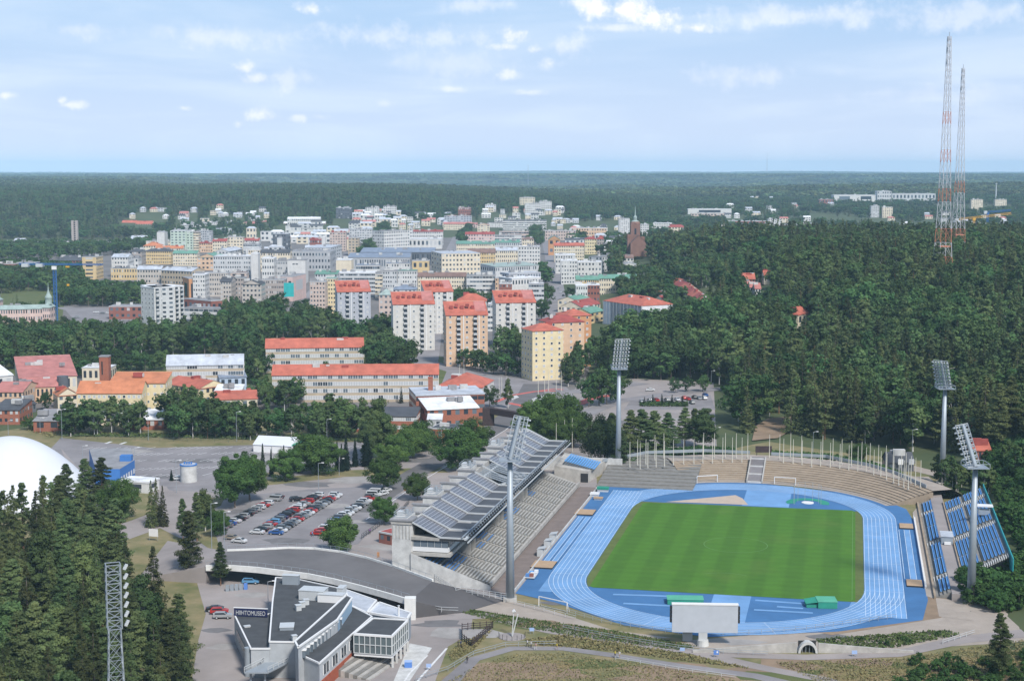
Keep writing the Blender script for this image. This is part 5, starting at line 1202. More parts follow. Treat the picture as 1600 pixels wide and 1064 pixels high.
L_=[
# label,x0,y0,x1,y1,h,dep,wall,roof,rt,rh,cols,rows
('orange-yellow block with a windowless end beside the tree belt',128,402,150,402,22,26,'Y','k','flat',1,1,6),
('white and yellow block with a pale barrel roof next to the orange-yellow one',174,402,200,402,20,24,'W','l','gable',3,6,5),
('low white-walled block behind the pale barrel roof',200,404,216,404,16,14,'W','gr','flat',1,3,3),
('taupe block with a dark hipped roof',201,393,221,393,17,20,'T','k','hip',3,3,4),
('yellow four-storey block with a dark hipped roof',226,392.5,267,392.5,15,16,'Y','k','hip',3,12,4),
('low ochre block with a dark flat roof in the trees',173,420,214,420,11,14,'Y','k','flat',1,10,2),
('long tan block with a wide pale metal roof',214,421,252,421,14,16,'TL','l','gable',3,9,3),
('tan block with a pale metal roof bending to the right',252,422,300,424,14,18,'TN','l','gable',3,11,3),
('cream block with a bright green roof',270,396,308,396,14,16,'C','g','gable',3,10,4),
('peach gable-ended block with a green roof',308,402,340,402,14,40,'O','g','gy',3.5,5,3),
('red hipped roof on a low cream house in the town',224,384,251,384,12,18,'C','ro','hip',4,7,3),
('long low cream house with an orange-red roof',243,388,286,388,10,12,'C','ro','gable',3,12,2),
('white blank-walled block left of the pale green tower',245,363,257,363,26,18,'W','w','flat',1,0,0),
('pale mint-green apartment tower with side balconies',266,361,290,361,28,22,'PG','w','flat',1,4,8),
('second pale mint-green tower just right of the first',291,362,301,362,27,18,'PG','w','flat',1,2,8),
('cream balcony block adjoining the mint-green towers',301,363,310,363,26,16,'C','b','flat',1,2,8),
('grey slab block behind the mint-green towers',309,361,330,361,20,14,'G','k','flat',1,6,6),
('low house with a pale grey gambrel roof left of the town',204,373,228,373,12,16,'C','l','gable',4,5,3),
('long cream flat building behind the red hipped roof',228,377,266,377,12,14,'C','k','flat',1,10,3),
('cream block with a bright red roof in the middle left of town',332,377,354,377,16,14,'C','rd','gable',3,6,4),
('tall cream block between two red roofs',355,371,379,371,20,14,'C','gr','flat',1,5,5),
('cream block with a bright red roof right of the tall cream one',380,376,405,376,15,14,'LG','rd','gable',3,7,4),
('long beige wing with a red edge below the red roofs',311,380,380,380,12,14,'O','rd','shed',1,20,3),
('yellow stair-towered block among grey roofs',342,389,356,389,17,14,'Y','gr','flat',1,3,4),
('grey block with a pale sloping roof behind the big white block',357,393,379,389,15,16,'LG','l','gable',3,8,4),
('light grey block with white bands right of the sloping roof',380,382,405,382,21,16,'LG','gr','flat',1,7,6),
('big off-white office block with few windows',333,401,391,401,22,22,'LG','w','flat',1,16,5),
('white blank lift tower rising above the off-white office block',392,397,403,397,26,12,'W','w','flatc',1,0,0),
('white block with dark vertical window stripes',409,404,428,404,24,16,'W','w','flatc',1,5,4),
('grey middle wing with dark window rows',428,408,449,408,20,16,'LG','gr','flat',1,8,4),
('tall white wall block with a small dark emblem',449,407,477,407,22,20,'W','gr','flat',1,0,0),
('cream block with a long dark roof behind the white blocks',407,395,453,395,20,16,'C','k','gable',3,12,4),
('small cream block left of the long dark roof',388,391,406,391,18,14,'C','w','flat',1,5,4),
('large grey stone department store with a glass top floor',453,394,516,394,20,50,'G','gr','flat',1,13,3),
('white-grey street block right of the stone department store',517,388,534,383,19,30,'LG','l','flat',1,6,5),
('dusky pink office tower in the middle of town',515,364,540,364,24,16,'P','rd','flat',1,6,7),
('brown narrow block beside the pink tower',544,372,560,372,22,20,'TN','gr','flat',1,3,6),
('grey modern block with glass corner left of the avenue trees',546,359,581,359,21,18,'LG','l','flat',1,9,6),
('small block with a vivid red roof among the grey roofs',484,375,503,375,18,12,'R','rd','shed',2,5,3),
('white square chimney block beside the vivid red roof',502.5,371,508,371,26,6,'W','w','flatc',1,0,0),
('dark slate-roofed slab in the upper left of town',426,366,450,366,22,22,'DK','bl','flat',1,7,4),
('white round-topped shaft in front of the dark slab',433,373,440,373,26,6,'W','w','flatc',1,0,0),
('long white-roofed school block at the far edge of town',443,349,508,349,12,18,'PK','w','gable',3,22,3),
('long white-roofed wing behind the first white-roofed school block',449,342,500,342,12,18,'W','w','gable',3,16,2),
('dark blue-and-white apartment block at the wood edge, left of two',525,325,549,325,20,16,'DK','l','flat',1,7,6),
('white apartment block at the wood edge, middle of three',571,324.5,592,324.5,22,16,'W','gr','flat',1,6,6),
('white apartment block at the wood edge, rightmost of three',599,322.5,619,322.5,24,16,'W','gr','flat',1,6,7),
('large white block with stacked balconies above the dark roofs',600,362,640,360,26,20,'W','gr','flat',1,11,6),
('white block wing rising at the end of the stacked balconies',640,357,644,357,27,20,'W','w','flat',1,1,6),
('long white block with a thin red roof edge',644,362,692,362,19,14,'W','rd','shed',2,14,4),
('low white pavilion with a cream panel in front of the red-edged block',638,374,690,374,13,30,'W','w','flat',1,8,1),
('small cream house with an orange roof left of the white balcony block',588,367,600,367,14,14,'C','ro','gable',4,4,3),
('very long dark-roofed market hall block in mid town',563,394,678,394,15,40,'DK','bl','shed',3,30,1),
('dark-roofed wing in front of the market hall',543,402,640,402,16,30,'G','bl','shed',3,26,1),
('white corner block at the near end of the dark halls',674,393,690,397,23,40,'C','l','flat',1,4,5),
('plain cream block with black roof lamps in front of the dark halls',525,407,549,407,20,22,'C','w','flat',1,0,0),
('white low block behind the ribbon-window office',556,415,593,415,17,20,'W','bl','flat',1,10,3),
('white block with a dark blue corner in front of the market hall',603,412,640,412,15,14,'W','bl','flat',1,9,3),
('yellow block with a stepped outline and a red corner',644,408,670,408,20,14,'Y','gr','flat',1,3,2),
('flat-topped ribbon-window office with a pale green roof edge',526,427,586,427,18,18,'LG','w','flatc',1,22,5),
('cream infill block with dark balconies beside the ribbon-window office',586,429,597,429,20,14,'C','gr','flat',1,3,6),
('pale grey apartment block with tall windows behind the white towers',598,424,620,424,25,16,'LG','gr','flat',1,6,7),
('bluish-white apartment block with pink panels',621,424,651,424,25,16,'W','g','flat',1,8,7),
('long cream apartment row with a brown roof',653,432,728,432,20,14,'C','b','gable',3,20,6),
('white balcony block with long horizontal bands',729,431,774,431,21,14,'W','gr','flat',1,9,6),
('orange apartment block behind the red and white offices',774,435,790,435,20,16,'O','gr','flat',1,4,6),
('pink house with a crimson hipped roof beside the avenue',707,410,731,410,13,34,'PK','rd','hip',5,7,3),
('bright yellow apartment block with a brown roof',731,395,774,395,20,14,'Y','b','gable',4,12,5),
('cream apartment block with a white metal roof right of the yellow one',774,391.5,809,391.5,19,14,'C','l','gable',3,11,4),
('white corner block with balconies at the main street',810,386,844,386,21,16,'W','w','flat',1,8,5),
('low grey-green roofed hall between white blocks',774,417,842,414,14,26,'LG','tl','shed',2,20,2),
('grey block with a pale penthouse beside the street trees',795,428,845,426,12,16,'BG','l','flat',1,12,2),
('office with a white fascia and balconies beside the street trees',800,436,845,434,22,20,'W','w','flatc',1,10,3),
('pale balcony block stepping down from the white fascia office',826,444,850,444,19,14,'LG','w','flat',1,6,5),
('dark red brick bay of the white fascia office',780,444,800,444,19,14,'R','w','flat',1,4,5),
('pink-walled house with a long carmine roof in the upper town',727,366,773,366,14,14,'PK','rd','gable',3,11,3),
('long low building with a green copper roof',713,381,773,381,14,18,'C','g','shed',3,20,3),
('green roof wing continuing toward the main street',773,379,812,379,12,18,'LG','g','shed',3,12,2),
('white banded block behind the green copper roof',773,368,815,368,18,16,'W','gr','flat',1,11,5),
('cream corner block with a grey hipped roof by the street',816,374,834,374,16,18,'C','b','hip',3,5,4),
('brown-roofed slab behind the white banded block',780,362,826,362,16,12,'P','b','flat',1,12,3),
('cream block with a red roof in the upper town',693,350,737,350,14,14,'C','rp','gable',3,12,4),
('grey-blue slab block in the upper town',694,338,737,338,18,14,'BG','gr','flat',1,10,5),
('small block with a salmon-red front at the edge of the wood',716,325,736,325,16,12,'R','rp','flat',1,6,3),
('cream twin-gabled block beside the salmon red roofs',746,352,765,352,14,14,'C','rp','gy',3,4,4),
('low pink wing left of the twin-gabled block',733,350,746,350,12,12,'PK','rp','gable',2,4,3),
('long office with black roof and white bands at the upper edge of town',786,344,854,344,18,16,'W','k','flatc',1,26,5),
('lower wing of the long black-roofed office',762,348,787,348,14,14,'W','k','flatc',1,9,4),
('orange gable-ended house on the right side of the main street',857,374,875,374,20,20,'OR','g','gy',4,2,2),
('cream block with a red roof and brick chimney on the main street',866,384,913,384,19,16,'C','r','gable',3,13,5),
('yellow and grey block with a dark red roof right of the red-roofed cream one',914,373.5,932,373.5,20,16,'YL','rd','hip',3,5,5),
('taupe stair bay of the dark red roofed block',933,373.5,944,373.5,20,16,'T','rd','hip',3,3,5),
('white banded block with a black top beside the church trees',944,381,970,381,16,14,'W','k','flatc',1,9,4),
('brown flat-roofed blocks at the far end of the main street',852,361,900,361,14,20,'P','gr','flat',1,12,3),
('long cream flat building behind the brown blocks',892,357,948,357,12,14,'O','w','flat',1,14,2),
('white modern block with recessed balconies on the main street',877,408,902,408,22,20,'W','w','flatc',1,6,6),
('long white modern block with glazed top floor',903,410,940,410,19,16,'W','w','flatc',1,7,4),
('white roofed block above the modern balconies',868,399,899,399,19,22,'W','w','flatc',1,8,4),
('grey and white apartment block left of the white gabled house',941,402,964,400,20,16,'LG','gr','flat',1,6,5),
('white gabled house at the foot of the church hill',968,415,1000,415,15,16,'W','l','gy',3,5,3),
('brown-roofed house behind the white gabled house',964,403,990,403,15,16,'W','b','gable',3,5,3),
('yellow block with a sea-green roof',900,437,936,437,18,14,'Y','g','gable',3,11,5),
('cream block with a sea-green roof and red stripes',936,435,1016,435,16,14,'C','g','gable',3,22,4),
('white-walled block with a white roof left of the red wall',900,447,918,447,18,16,'W','w','flatc',1,5,4),
('dark red-walled block under the same white roof',918,446,937,446,18,16,'R','w','flatc',1,4,4),
('white tower block beside the church',967,342,984,342,28,14,'W','w','flat',1,5,9),
('small white block half hidden behind the church',1001,351,1014,351,18,12,'W','w','flat',1,4,5),
('long low white block right of the church',1018,349,1050,349,12,14,'W','w','flatc',1,12,3),
('cream house with a dark red hipped roof right of the church',1045,355,1072,355,10,16,'C','rd','hip',4,6,2),
('long white flat warehouse beyond the ridge',1075,327,1143,327,12,18,'W','w','flatc',1,1,1),
('long brown shed row in front of the long white warehouse',1080,334,1140,334,6,14,'P','gr','flat',1,12,1),
('low white and red works at the far right of the railway',1137,346,1200,346,8,16,'R','w','flat',1,10,1),
('white stepped apartment block at the skyline of the near wood',1200,343,1221,343,20,12,'W','w','flat',1,6,6),
('low red factory right of the stepped white block',1222,352,1260,352,8,12,'R','l','flat',1,9,1),
('low pale warehouse among the trees beyond the wood',1250,350,1278,350,8,12,'W','w','flat',1,4,1),
('small yellow house at the far edge of the wood',1120,352,1137,352,10,12,'C','l','flat',1,4,2),
('large white factory hall in the far distance',1303,305,1370,305,20,40,'W','w','flat',1,2,1),
('tall grey and white end block of the far factory',1371,299,1393,299,30,30,'LG','w','flat',1,6,3),
('long grey wing of the far factory with round openings',1394,303,1462,303,20,40,'LG','w','flat',1,12,1),
('low red wing left of the far white factory',1280,312,1302,312,12,20,'R','gr','flat',1,5,1),
('long white warehouse behind the far factory',1418,296,1500,296,14,30,'W','w','flatc',1,1,1),
('grey-white tower block below the far factory, left of two',1361,322,1374,322,24,12,'LG','w','flat',1,4,8),
('cream tower block below the far factory, right of two',1379,324,1395,324,22,12,'C','w','flat',1,5,7),
('beige tower block behind the yellow crane, left of two',1518,312,1536,312,24,12,'C','w','flat',1,6,8),
('beige block behind the yellow crane, right of two',1555,312,1573,312,16,12,'C','w','flat',1,6,5),
('low white sheds under the yellow crane',1494,348,1540,348,6,14,'W','w','flat',1,8,1),
('orange-roofed pale manor at the foot of the wooded ridge',190,349,212,349,12,16,'C','r','gable',5,5,3),
('right wing of the orange-roofed manor',212,350,238,350,12,16,'C','r','gable',5,7,3),
('low annex with an orange roof right of the manor',232,354,247,354,8,12,'C','r','gable',2,4,2),
('pink house with white gables on the far slope left',280,333,294,333,10,12,'PK','rp','gable',3,4,3),
('long grey-white institute block left of the town',282,352,308,352,14,16,'LG','w','flat',1,9,4),
('long white institute wing behind the grey-white block',293,349,322,349,14,16,'W','w','flat',1,9,3),
('white institute block in the middle of the far row',325,348,345,348,14,14,'W','w','flat',1,7,4),
('white flat block at the right end of the institute row',350,347,377,347,14,14,'W','w','flat',1,9,3),
('long low pale roofed hall in front of the institute row',320,358,362,358,10,16,'LG','l','flatc',1,14,2),
('beige stepped building with a dusky roof at the wood edge',388,350,424,347,12,16,'C','rp','gable',3,12,3),
('low white hall by the tree belt at the far left',80,381,113,381,8,16,'W','w','flatc',1,8,1),
('low white hall right of the concrete bell tower',124,379,142,379,8,12,'W','rp','flat',1,6,1),
('low grey sheds at the left edge below the ridge',-10,379,25,379,7,16,'LG','bl','flat',1,10,1),
('white-roofed shed left of the bell tower',22,376,38,376,8,12,'W','l','gable',3,4,1),
('red brick terrace at the left edge beyond the crane',-10,413,24,413,13,14,'R','b','flat',1,10,3),
('dark red brick block left of the blue crane',25,411,56,411,12,14,'R','gr','flat',1,9,3),
('dark-roofed brick school behind the blue crane jib',86,407,127,407,12,20,'R','k','hip',5,9,3),
('white apartment tower with balconies on its left side',301,430,320,430,27,18,'W','w','flatc',1,5,8),
('long beige-white apartment wing behind the taupe blocks',320,427,356,427,20,14,'TL','gr','flat',1,10,5),
('tall taupe apartment block with a dark pitched roof, left of the taupe group',344,440,361,440,26,20,'TL','k','gable',3,4,8),
('dark taupe narrow block in the middle of the taupe group',363,435,380,435,26,16,'T','k','flat',1,4,8),
('taupe gable-fronted block with balconies, right of the taupe group',378,444,408,444,24,20,'TL','k','gy',3,5,7),
('dusky pink rooftop block behind the taupe group',360,427,385,427,26,12,'P','b','flat',1,2,7),
('brown-grey office with rows of small windows',410,438,443,438,20,20,'T','gr','flat',1,12,5),
('cream end wall of the brown-grey office',457,433,478,428,20,14,'PK','gr','flat',1,1,1),
('taupe apartment block below the green roof',484,441,508,441,25,16,'P','gr','flat',1,5,8),
('yellow apartment block beside the taupe one below the green roof',508,436,524,436,26,18,'YL','g','flat',1,4,8),
('small block with a dull green roof behind the yellow one',492,428,527,428,23,16,'LG','g','shed',2,8,6),
('beige block with a turquoise hipped roof behind the white towers',592,461,614,460,19,14,'P','tl','hip',4,3,5),
('white balcony block between the white towers',762,476,775,476,18,12,'W','w','flat',1,3,5),
('dark slate roof block behind the turquoise hipped roof',613,452,650,452,18,16,'LG','bl','hip',3,6,4),
('green-roofed old house on the street below the red-walled block',903,470,922,465,9,16,'C','g','gable',3,4,2),
('crimson-roofed old house next to the green-roofed one',908,480,938,474,9,16,'C','rd','gable',4,6,2),
('small yellow house with a green roof beside the scaffolded block',922,489,944,485,8,14,'Y','g','gable',3,3,2),
('pale pinkish block at the far left slope of the ridge',720,292,741,292,14,12,'W','w','flat',1,6,3),
('white block on the far ridge above the town centre',932,296,952,296,24,14,'W','w','flat',1,5,5),
('pale pink block next to the white one on the far ridge',952,295,974,295,20,14,'PK','w','flat',1,5,5),
('tiny white block on the far skyline left of centre',433,295,447,295,14,12,'W','w','flat',1,4,3),
('long white block on the far skyline left of centre',458,293,489,293,16,12,'W','w','flat',1,9,3),
('tiny white block farthest right on that skyline',500,292,515,292,14,12,'W','w','flat',1,4,3),
('bright cluster of white terraces by the distant suburb',820,318,845,318,22,16,'W','w','flat',1,8,5),
('cream stepped block at the top of the distant suburb',812,309,836,309,16,14,'C','w','flat',1,6,3),
('white block right of the distant suburb terraces',842,315,862,315,16,12,'W','w','flat',1,6,4),
('small bright houses beside the distant suburb',758,320,775,320,14,12,'W','w','flat',1,5,3),
]
ZB_={'far':0}
for e in L_:
    lab=e[0]; y=e[2]
    zb=0
    if y<345:
        for _ in range(12): q=P((e[1]+e[3])/2,(e[2]+e[4])/2,zb+e[5]); zb=.5*zb+.5*max(0,H(q.x,q.y))
        if q.y>9000: zb=zb
    bld(lab,*e[1:8],*e[8:13],z=zb,hf=.42,vents=(6 if e[3]-e[1]>34 else 4 if e[3]-e[1]>18 else 2),band=('band' in lab or 'ribbon' in lab or 'balcony block' in lab),rc=None)
# teal banner on the brown-grey office
p=P(444,440,20); t=thing('banner','large turquoise banner hanging on the corner of the brown-grey office','banner',(p.x,p.y-.5,0)); b=MB(); b.box(-.2,-.2,8,7.6,0,19,mat('banner_teal',(.03,.38,.38),.6,.15,.3)); b.build('cloth',t)
# small emblem on the white wall block
p=P(457,411,20); t=thing('wall_emblem','two small dark emblems high on the tall white wall block','emblem',(p.x,p.y-.5,0)); 
for i,(w_,x_) in enumerate(((2.2,0),(2.2,3))): b=MB(); b.box(x_,-.2,18.3,x_+w_,0,19.6 if i<2 else 19.2,'wall_DK'); b.build('plate',t)
# scaffolded block
t=bld('big block wrapped in pale scaffold netting with a red roof, its long left face',943,469.5,1003,478,17,26,'SC','r','hip',5,0,0,side='x',vents=5)
A=P(943,469.5,17); B=P(1003,478,17); C=P(1035,473.5,17)
d2=C-B; d2.z=0
b=MB(); o=B.copy(); o.z=0
t=thing('scaffolding','pale scaffold sheeting around the right face of the netted block','scaffolding',o)
u2=Vector((A.x-B.x,A.y-B.y,0)); d2n=d2.normalized(); 
b.prism([(0,0),(d2.x,d2.y),(d2.x+u2.x*.8,d2.y+u2.y*.8),(u2.x*.8,u2.y*.8)],0,16.6,'wall_SC'); b.build('netting',t)
for i in range(9): 
    b=MB(); p=d2*(i/8)+Vector((d2n.y,-d2n.x,0))*.15; b.bar(p,p+Vector((0,0,17)),.14,'metal_light'); b.build('standard',t)
for i in range(12):
    b=MB(); p=u2*(i/11)-Vector((d2n.y,-d2n.x,0))*0+Vector((-u2.y,u2.x,0)).normalized()*.3; b.bar(p,p+Vector((0,0,17)),.14,'metal_light'); b.build('standard',t)
# row houses on the right
for i in range(7):
    bld('cream row house with a crimson roof, %s from the top of its terrace'%ordn(i),1045+i*7.2,440+i*5,1061+i*6.5,444+i*5.3,6.5,10,'C','rd' if i%2 else 'r','gable',3.5,2,2,name='row_house',z='T',side='x',vents=1,cat='house',group='row houses in the right-hand terrace')
for i in range(5):
    bld('red-roofed cottage, %s from the top of the row behind the scaffolded block'%ordn(i),1008+i*5,447+i*7,1022+i*5,449+i*7,5,9,'C','rd','gy',3.5,1,1,name='row_house',z='T',side='x',vents=1,cat='house',group='row houses behind the scaffolded block')
for i in range(3):
    bld('pale terrace house with a red-brown roof in the wood clearing, %s from the left'%ordn(i),1164+i*8,447+i*2,1173+i*8,447+i*2,7,11,'W','rp','gable',3.5,2,2,name='row_house',z='T',vents=1,cat='house',group='terrace houses in the wood clearing')
bld('red wooden house with an orange-red roof in the wood clearing',1160,436,1180,436,7,12,'R','r','gable',4,4,2,name='house',z='T')
bld('small red roof just visible at the right end of the wood clearing',1194,430,1206,430,7,10,'C','r','gable',3,3,1,name='house',z='T')
bld('red-roofed villa deep in the wood on the right',1247,492,1267,488,8,10,'C','r','hip',4,3,1,name='house',z='T',side='x')
bld('red wooden house with white windows at the far right behind the mast',1522,703,1548,703,5,8,'R','r','gable',2.5,4,1,name='house',z=2)
bld('black-stained log cabin with a dark roof behind the flagpoles',1388,722,1428,722,3.4,9,'DK','k','gable',3,4,1,name='log_cabin')
for a_ in (1407,1424):
    t=thing('notice_board','white notice board in front of the log cabin, %s'%('left one' if a_==1407 else 'right one'),'board',P(a_,731,3)); b=MB(); b.box(-.9,-.1,1.2,.9,.1,3.2,'white_paint'); b.build('panel',t); b=MB(); b.box(-.1,-.05,0,.1,.05,1.2,'metal_grey'); b.build('post',t)
# onion-domed chapel
t=thing('chapel_tower','small chapel cupola with a cross showing above the wood','chapel',PT(1205,478)); b=MB(); b.tube((0,0,0),(0,0,7),1.6,1.6,'white_paint',12); b.build('drum',t)
b=MB(); prof=[(0,7,2.2),(0,8,3.2),(0,9.4,2.9),(0,10.6,1.7),(0,11.6,.6),(0,13,.2)]
for (q0,z0,r0),(q1,z1,r1) in zip(prof,prof[1:]): b.tube((0,0,z0),(0,0,z1),r0,r1,'roof_b',12,False)
b.build('dome',t); b=MB(); b.bar((0,0,13),(0,0,16.5),.15,'roof_tl'); b.bar((-1,0,15.2),(1,0,15.2),.15,'roof_tl'); b.build('cross',t)
# brick church with pointed tower
D=1690; x=(992-800)/FPX*D; t=thing('brick_church','brown-brick church with a square tower and thin green spire at the edge of the wood','church',(x,D,14)); t.scale=(1.25,1.25,1.28)
b=MB(); b.box(-4,-4,0,4,4,27,'brick_dull' if 'brick_dull' in MATS else mat('brick_dull',(.21,.12,.095),.9,.15,.3)); b.box(-7,-6,0,-4,2,18,'brick_dull'); b.box(4,-5,0,8,2,16,'brick_dull'); b.build('tower',t)
b=MB(); b.box(-.8,-4.2,18,.8,-4,23,'glass_dark'); b.build('belfry_opening',t)
b=MB()
for (z0,r0),(z1,r1) in zip([(27,4.6),(28.8,3.6),(30,1.5),(32.5,1.7),(34,.6)],[(28.8,3.6),(30,1.5),(32.5,1.7),(34,.6),(42,.1)]): b.tube((0,0,z0),(0,0,z1),r0,r1,'roof_tl' if z0>28 else 'brick_dull',8,False)
b.build('spire',t)
b=MB(); b.box(-5,-16,0,9,-4,11,'brick_dull'); b.build('wall',t)
b=MB(); b.face([(-5,-16.3,11),(2,-16.3,18),(2,-4,18),(-5,-4,11)][::-1],'roof_b'); b.face([(9,-16.3,11),(2,-16.3,18),(2,-4,18),(9,-4,11)],'roof_b'); b.face([(-5,-16,11),(9,-16,11),(2,-16,17.8)],'brick_dull'); b.build('roof',t)
# concrete bell tower on the left
D=2330; x=(118-800)/FPX*D; t=thing('bell_tower','tall slotted concrete bell tower among trees at the left','tower',(x,D,0)); 
ht=CH-(344-HY)/FPX*D
for sx in (-4.6,1.4): b=MB(); b.box(sx,-2,0,sx+3.2,3,ht,'wall_T'); b.build('pylon',t)
b=MB()
for z in np.linspace(2,ht-2,9): b.box(-1.4,-1,z,1.4,1,z+1,'wall_T')
b.build('cross_beam',t); b=MB(); b.box(-1.3,1,0,1.3,1.4,ht-2,'glass_dark'); b.build('recess',t)
# pink villa with a green turret
t=bld('pink ornate villa with a pale green roof, its long wing',-15,484,70,482,10,12,'PK','tl','gable',2.5,22,2,hf=.5,name='villa',cat='villa',vents=4)
t=bld('pink corner pavilion of the ornate villa with a copper turret',66,481,78,480,13,12,'PK','tl','hip',3,4,3,hf=.5,name='villa',cat='villa',vents=0)
b=MB(); 
for (z0,r0),(z1,r1) in zip([(15,2.4),(18,2.2),(19.5,2.6),(22,1.2),(25,.4)],[(18,2.2),(19.5,2.6),(22,1.2),(25,.4),(30,.08)]): b.tube((3,5,z0),(3,5,z1),r0,r1,'roof_tl',10,False)
b.build('turret',t)
bld('pink gabled wing at the left edge of the ornate villa',-30,470,-5,470,11,14,'PK','tl','gy',4,5,3,name='villa',cat='villa')
# cranes
t=thing('tower_crane','blue tower crane standing left of the town among the trees','crane',P(88,505,0)); mat('crane_blue',(.03,.12,.33),.5,0); mat('crane_yellow',(.60,.33,.03),.5,0)
Dc=t.location.y; zc=CH-(415-HY)/FPX*Dc
def truss(b,a,c,w,m,n):
    a=Vector(a); c=Vector(c); d=(c-a); up=Vector((0,0,1)) if abs(d.normalized().z)<.9 else Vector((0,1,0)); s=d.cross(up).normalized()*w; u=s.cross(d).normalized()*w; cs=[s+u,s-u,-s-u,-s+u]
    for q in cs: b.bar(a+q,c+q,.14,m)
    for i in range(n):
        p0=a+d*(i/n); p1=a+d*((i+1)/n)
        for k in range(4): b.bar(p0+cs[k],p1+cs[(k+1)%4],.09,m); b.bar(p0+cs[k],p0+cs[(k+1)%4],.08,m)
b=MB(); truss(b,(0,0,0),(0,0,zc),.95,'crane_blue',16); b.build('mast',t)
b=MB(); truss(b,(-26,4,zc+1.3),(35,-3,zc+1.3),.5,'crane_blue',28); b.build('jib',t)
b=MB(); b.box(-1.6,-1.6,zc-2.4,1.6,-.2,zc,'white_paint'); b.build('cab',t)
for x_ in (-23,-13): b=MB(); b.box(x_,-1,zc-.6,x_+4.5,5,zc+1.6,'metal_light'); b.build('counterweight',t)
b=MB(); b.box(8,-.8,zc-1,10.5,.6,zc,'crane_yellow'); b.bar((9.2,0,zc-1),(9.2,0,zc-13),.06,'black_metal'); b.box(8.3,-.3,zc-14,10,.3,zc-12.6,'crane_yellow'); b.build('hook',t)
b=MB(); b.box(-8,-4,0,-5.5,-2,4,'crane_yellow'); b.build('base_unit',t)
def crane2(label,D,pxm,pym,pxa,pya,pxb,pyb,pyg,m,name):
    def at(px,py): return Vector(((px-800)/FPX*D,D,CH-(py-HY)/FPX*D))
    g=at(pxm,pyg); t=thing('tower_crane',label,'crane',g); 
    b=MB(); truss(b,(0,0,0),at(pxm,pym)-g,1.3,m,10); b.build('mast',t); b=MB(); truss(b,at(pxa,pya)-g,at(pxb,pyb)-g,1.2,m,26); b.build('jib',t)
    q=at(pxm,pym)-g; b=MB(); b.box(q.x-2,q.y-2,q.z-3,q.x+2,q.y+2,q.z+1,m); b.build('cab',t); q=at(pxa,pya)-g; b=MB(); b.box(q.x,q.y-2,q.z-3,q.x+5,q.y+2,q.z+2,'metal_light'); b.build('counterweight',t)
crane2('yellow tower crane with a long jib behind the radio masts',2100,1520,341,1490,343,1578,333,352,'crane_yellow','a')
crane2('blue tower crane with white counterweights above the yellow one',2500,1541,333,1535,331,1577,328,346,'crane_blue','b')
# far masts, chimneys
for lab,px,y0,y1,D,w_ in (('white slim chimney mast on the wooded ridge at the far left',91,310,296,3600,1.6),('thin grey mast on the far horizon near the centre',825,272,258,9000,1.6),('pale chimney beyond the right-hand wood',1553,302,286,4200,2.0),('very thin mast on the horizon right of the railway',1196,272,240,12000,2.0)):
    x=(px-800)/FPX*D; z0=H(x,D); z1=CH-(y1-HY)/FPX*D; t=thing('distant_mast',lab,'mast',(x,D,z0)); b=MB(); b.tube((0,0,0),(0,0,z1-z0),w_,w_*.6,'metal_light' if 'thin' not in lab else 'metal_grey',8); b.build('shaft',t); b=MB(); b.tube((0,0,z1-z0-3),(0,0,z1-z0-2),w_*1.7,w_*1.7,'metal_light',8); b.build('collar',t)
# quarry scar and railway cutting
# small far houses sprinkled through the suburbs
random.seed(21)
def sprinkle(n,box,labels,grp,h=(6,10),wd=(8,16),zlift=0):
    k=0
    for i in range(n):
        px=random.uniform(box[0],box[2]); py=random.uniform(box[1],box[3]); w_=random.uniform(*wd); hh=random.uniform(*h)
        zb=0
        for _ in range(14): q=P(px,py,zb+hh); zb=.5*zb+.5*max(0,H(q.x,q.y))
        if q.y>14000 or q.y<900: continue
        wpx=w_/q.y*FPX
        lab,wc,rc=random.choice(labels)
        bld(lab,px,py,px+wpx,py,hh,8,wc,rc,random.choice(['gable','flat','gable','hip']),2.5,3,2,z=zb,vents=0,name='distant_house',cat='house',group=grp,over=.2)
HL=lambda s:[('small pale house '+s,'W','w'),('small red-roofed house '+s,'C','rp'),('small dark-roofed house '+s,'W','k'),('small cream block '+s,'C','l'),('small grey block '+s,'LG','l')]
sprinkle(34,(535,326,625,350),HL('in the bright estate below the left wood'),'houses in the estate below the left wood',(8,15),(10,20))
sprinkle(22,(610,332,700,352),HL('in the leafy quarter left of the grey-blue slab'),'houses in the leafy quarter',(6,10),(9,16))
sprinkle(20,(745,322,870,342),HL('on the slope below the distant suburb'),'houses below the distant suburb',(6,12),(9,18))
sprinkle(16,(860,338,960,356),HL('beyond the main street by the playing field'),'houses by the playing field',(5,8),(8,18))
sprinkle(22,(200,320,420,345),HL('scattered under the wooded ridge at the left'),'houses under the left ridge',(6,9),(9,16))
sprinkle(18,(1120,300,1300,345),HL('scattered beyond the ridge wood at the right'),'houses beyond the ridge wood',(6,9),(10,20))
sprinkle(16,(1380,330,1590,352),HL('beyond the radio masts'),'houses beyond the radio masts',(5,8),(9,16))
sprinkle(14,(380,352,530,392),HL('squeezed between the town centre blocks'),'infill houses of the town centre',(12,17),(14,24))
sprinkle(30,(440,345,600,372),HL('at the upper left edge of the town centre'),'houses at the upper left edge of town',(8,14),(14,26))
sprinkle(10,(880,362,960,380),HL('behind the red roofs on the main street'),'houses behind the main street',(10,14),(12,20))
# ------------------------------------------------------------ white dome arena, blue annex, tank, tent
D0=P(55,800,0); t=thing('arena_dome','huge smooth white domed arena roof at the left edge behind the pines','arena',D0)
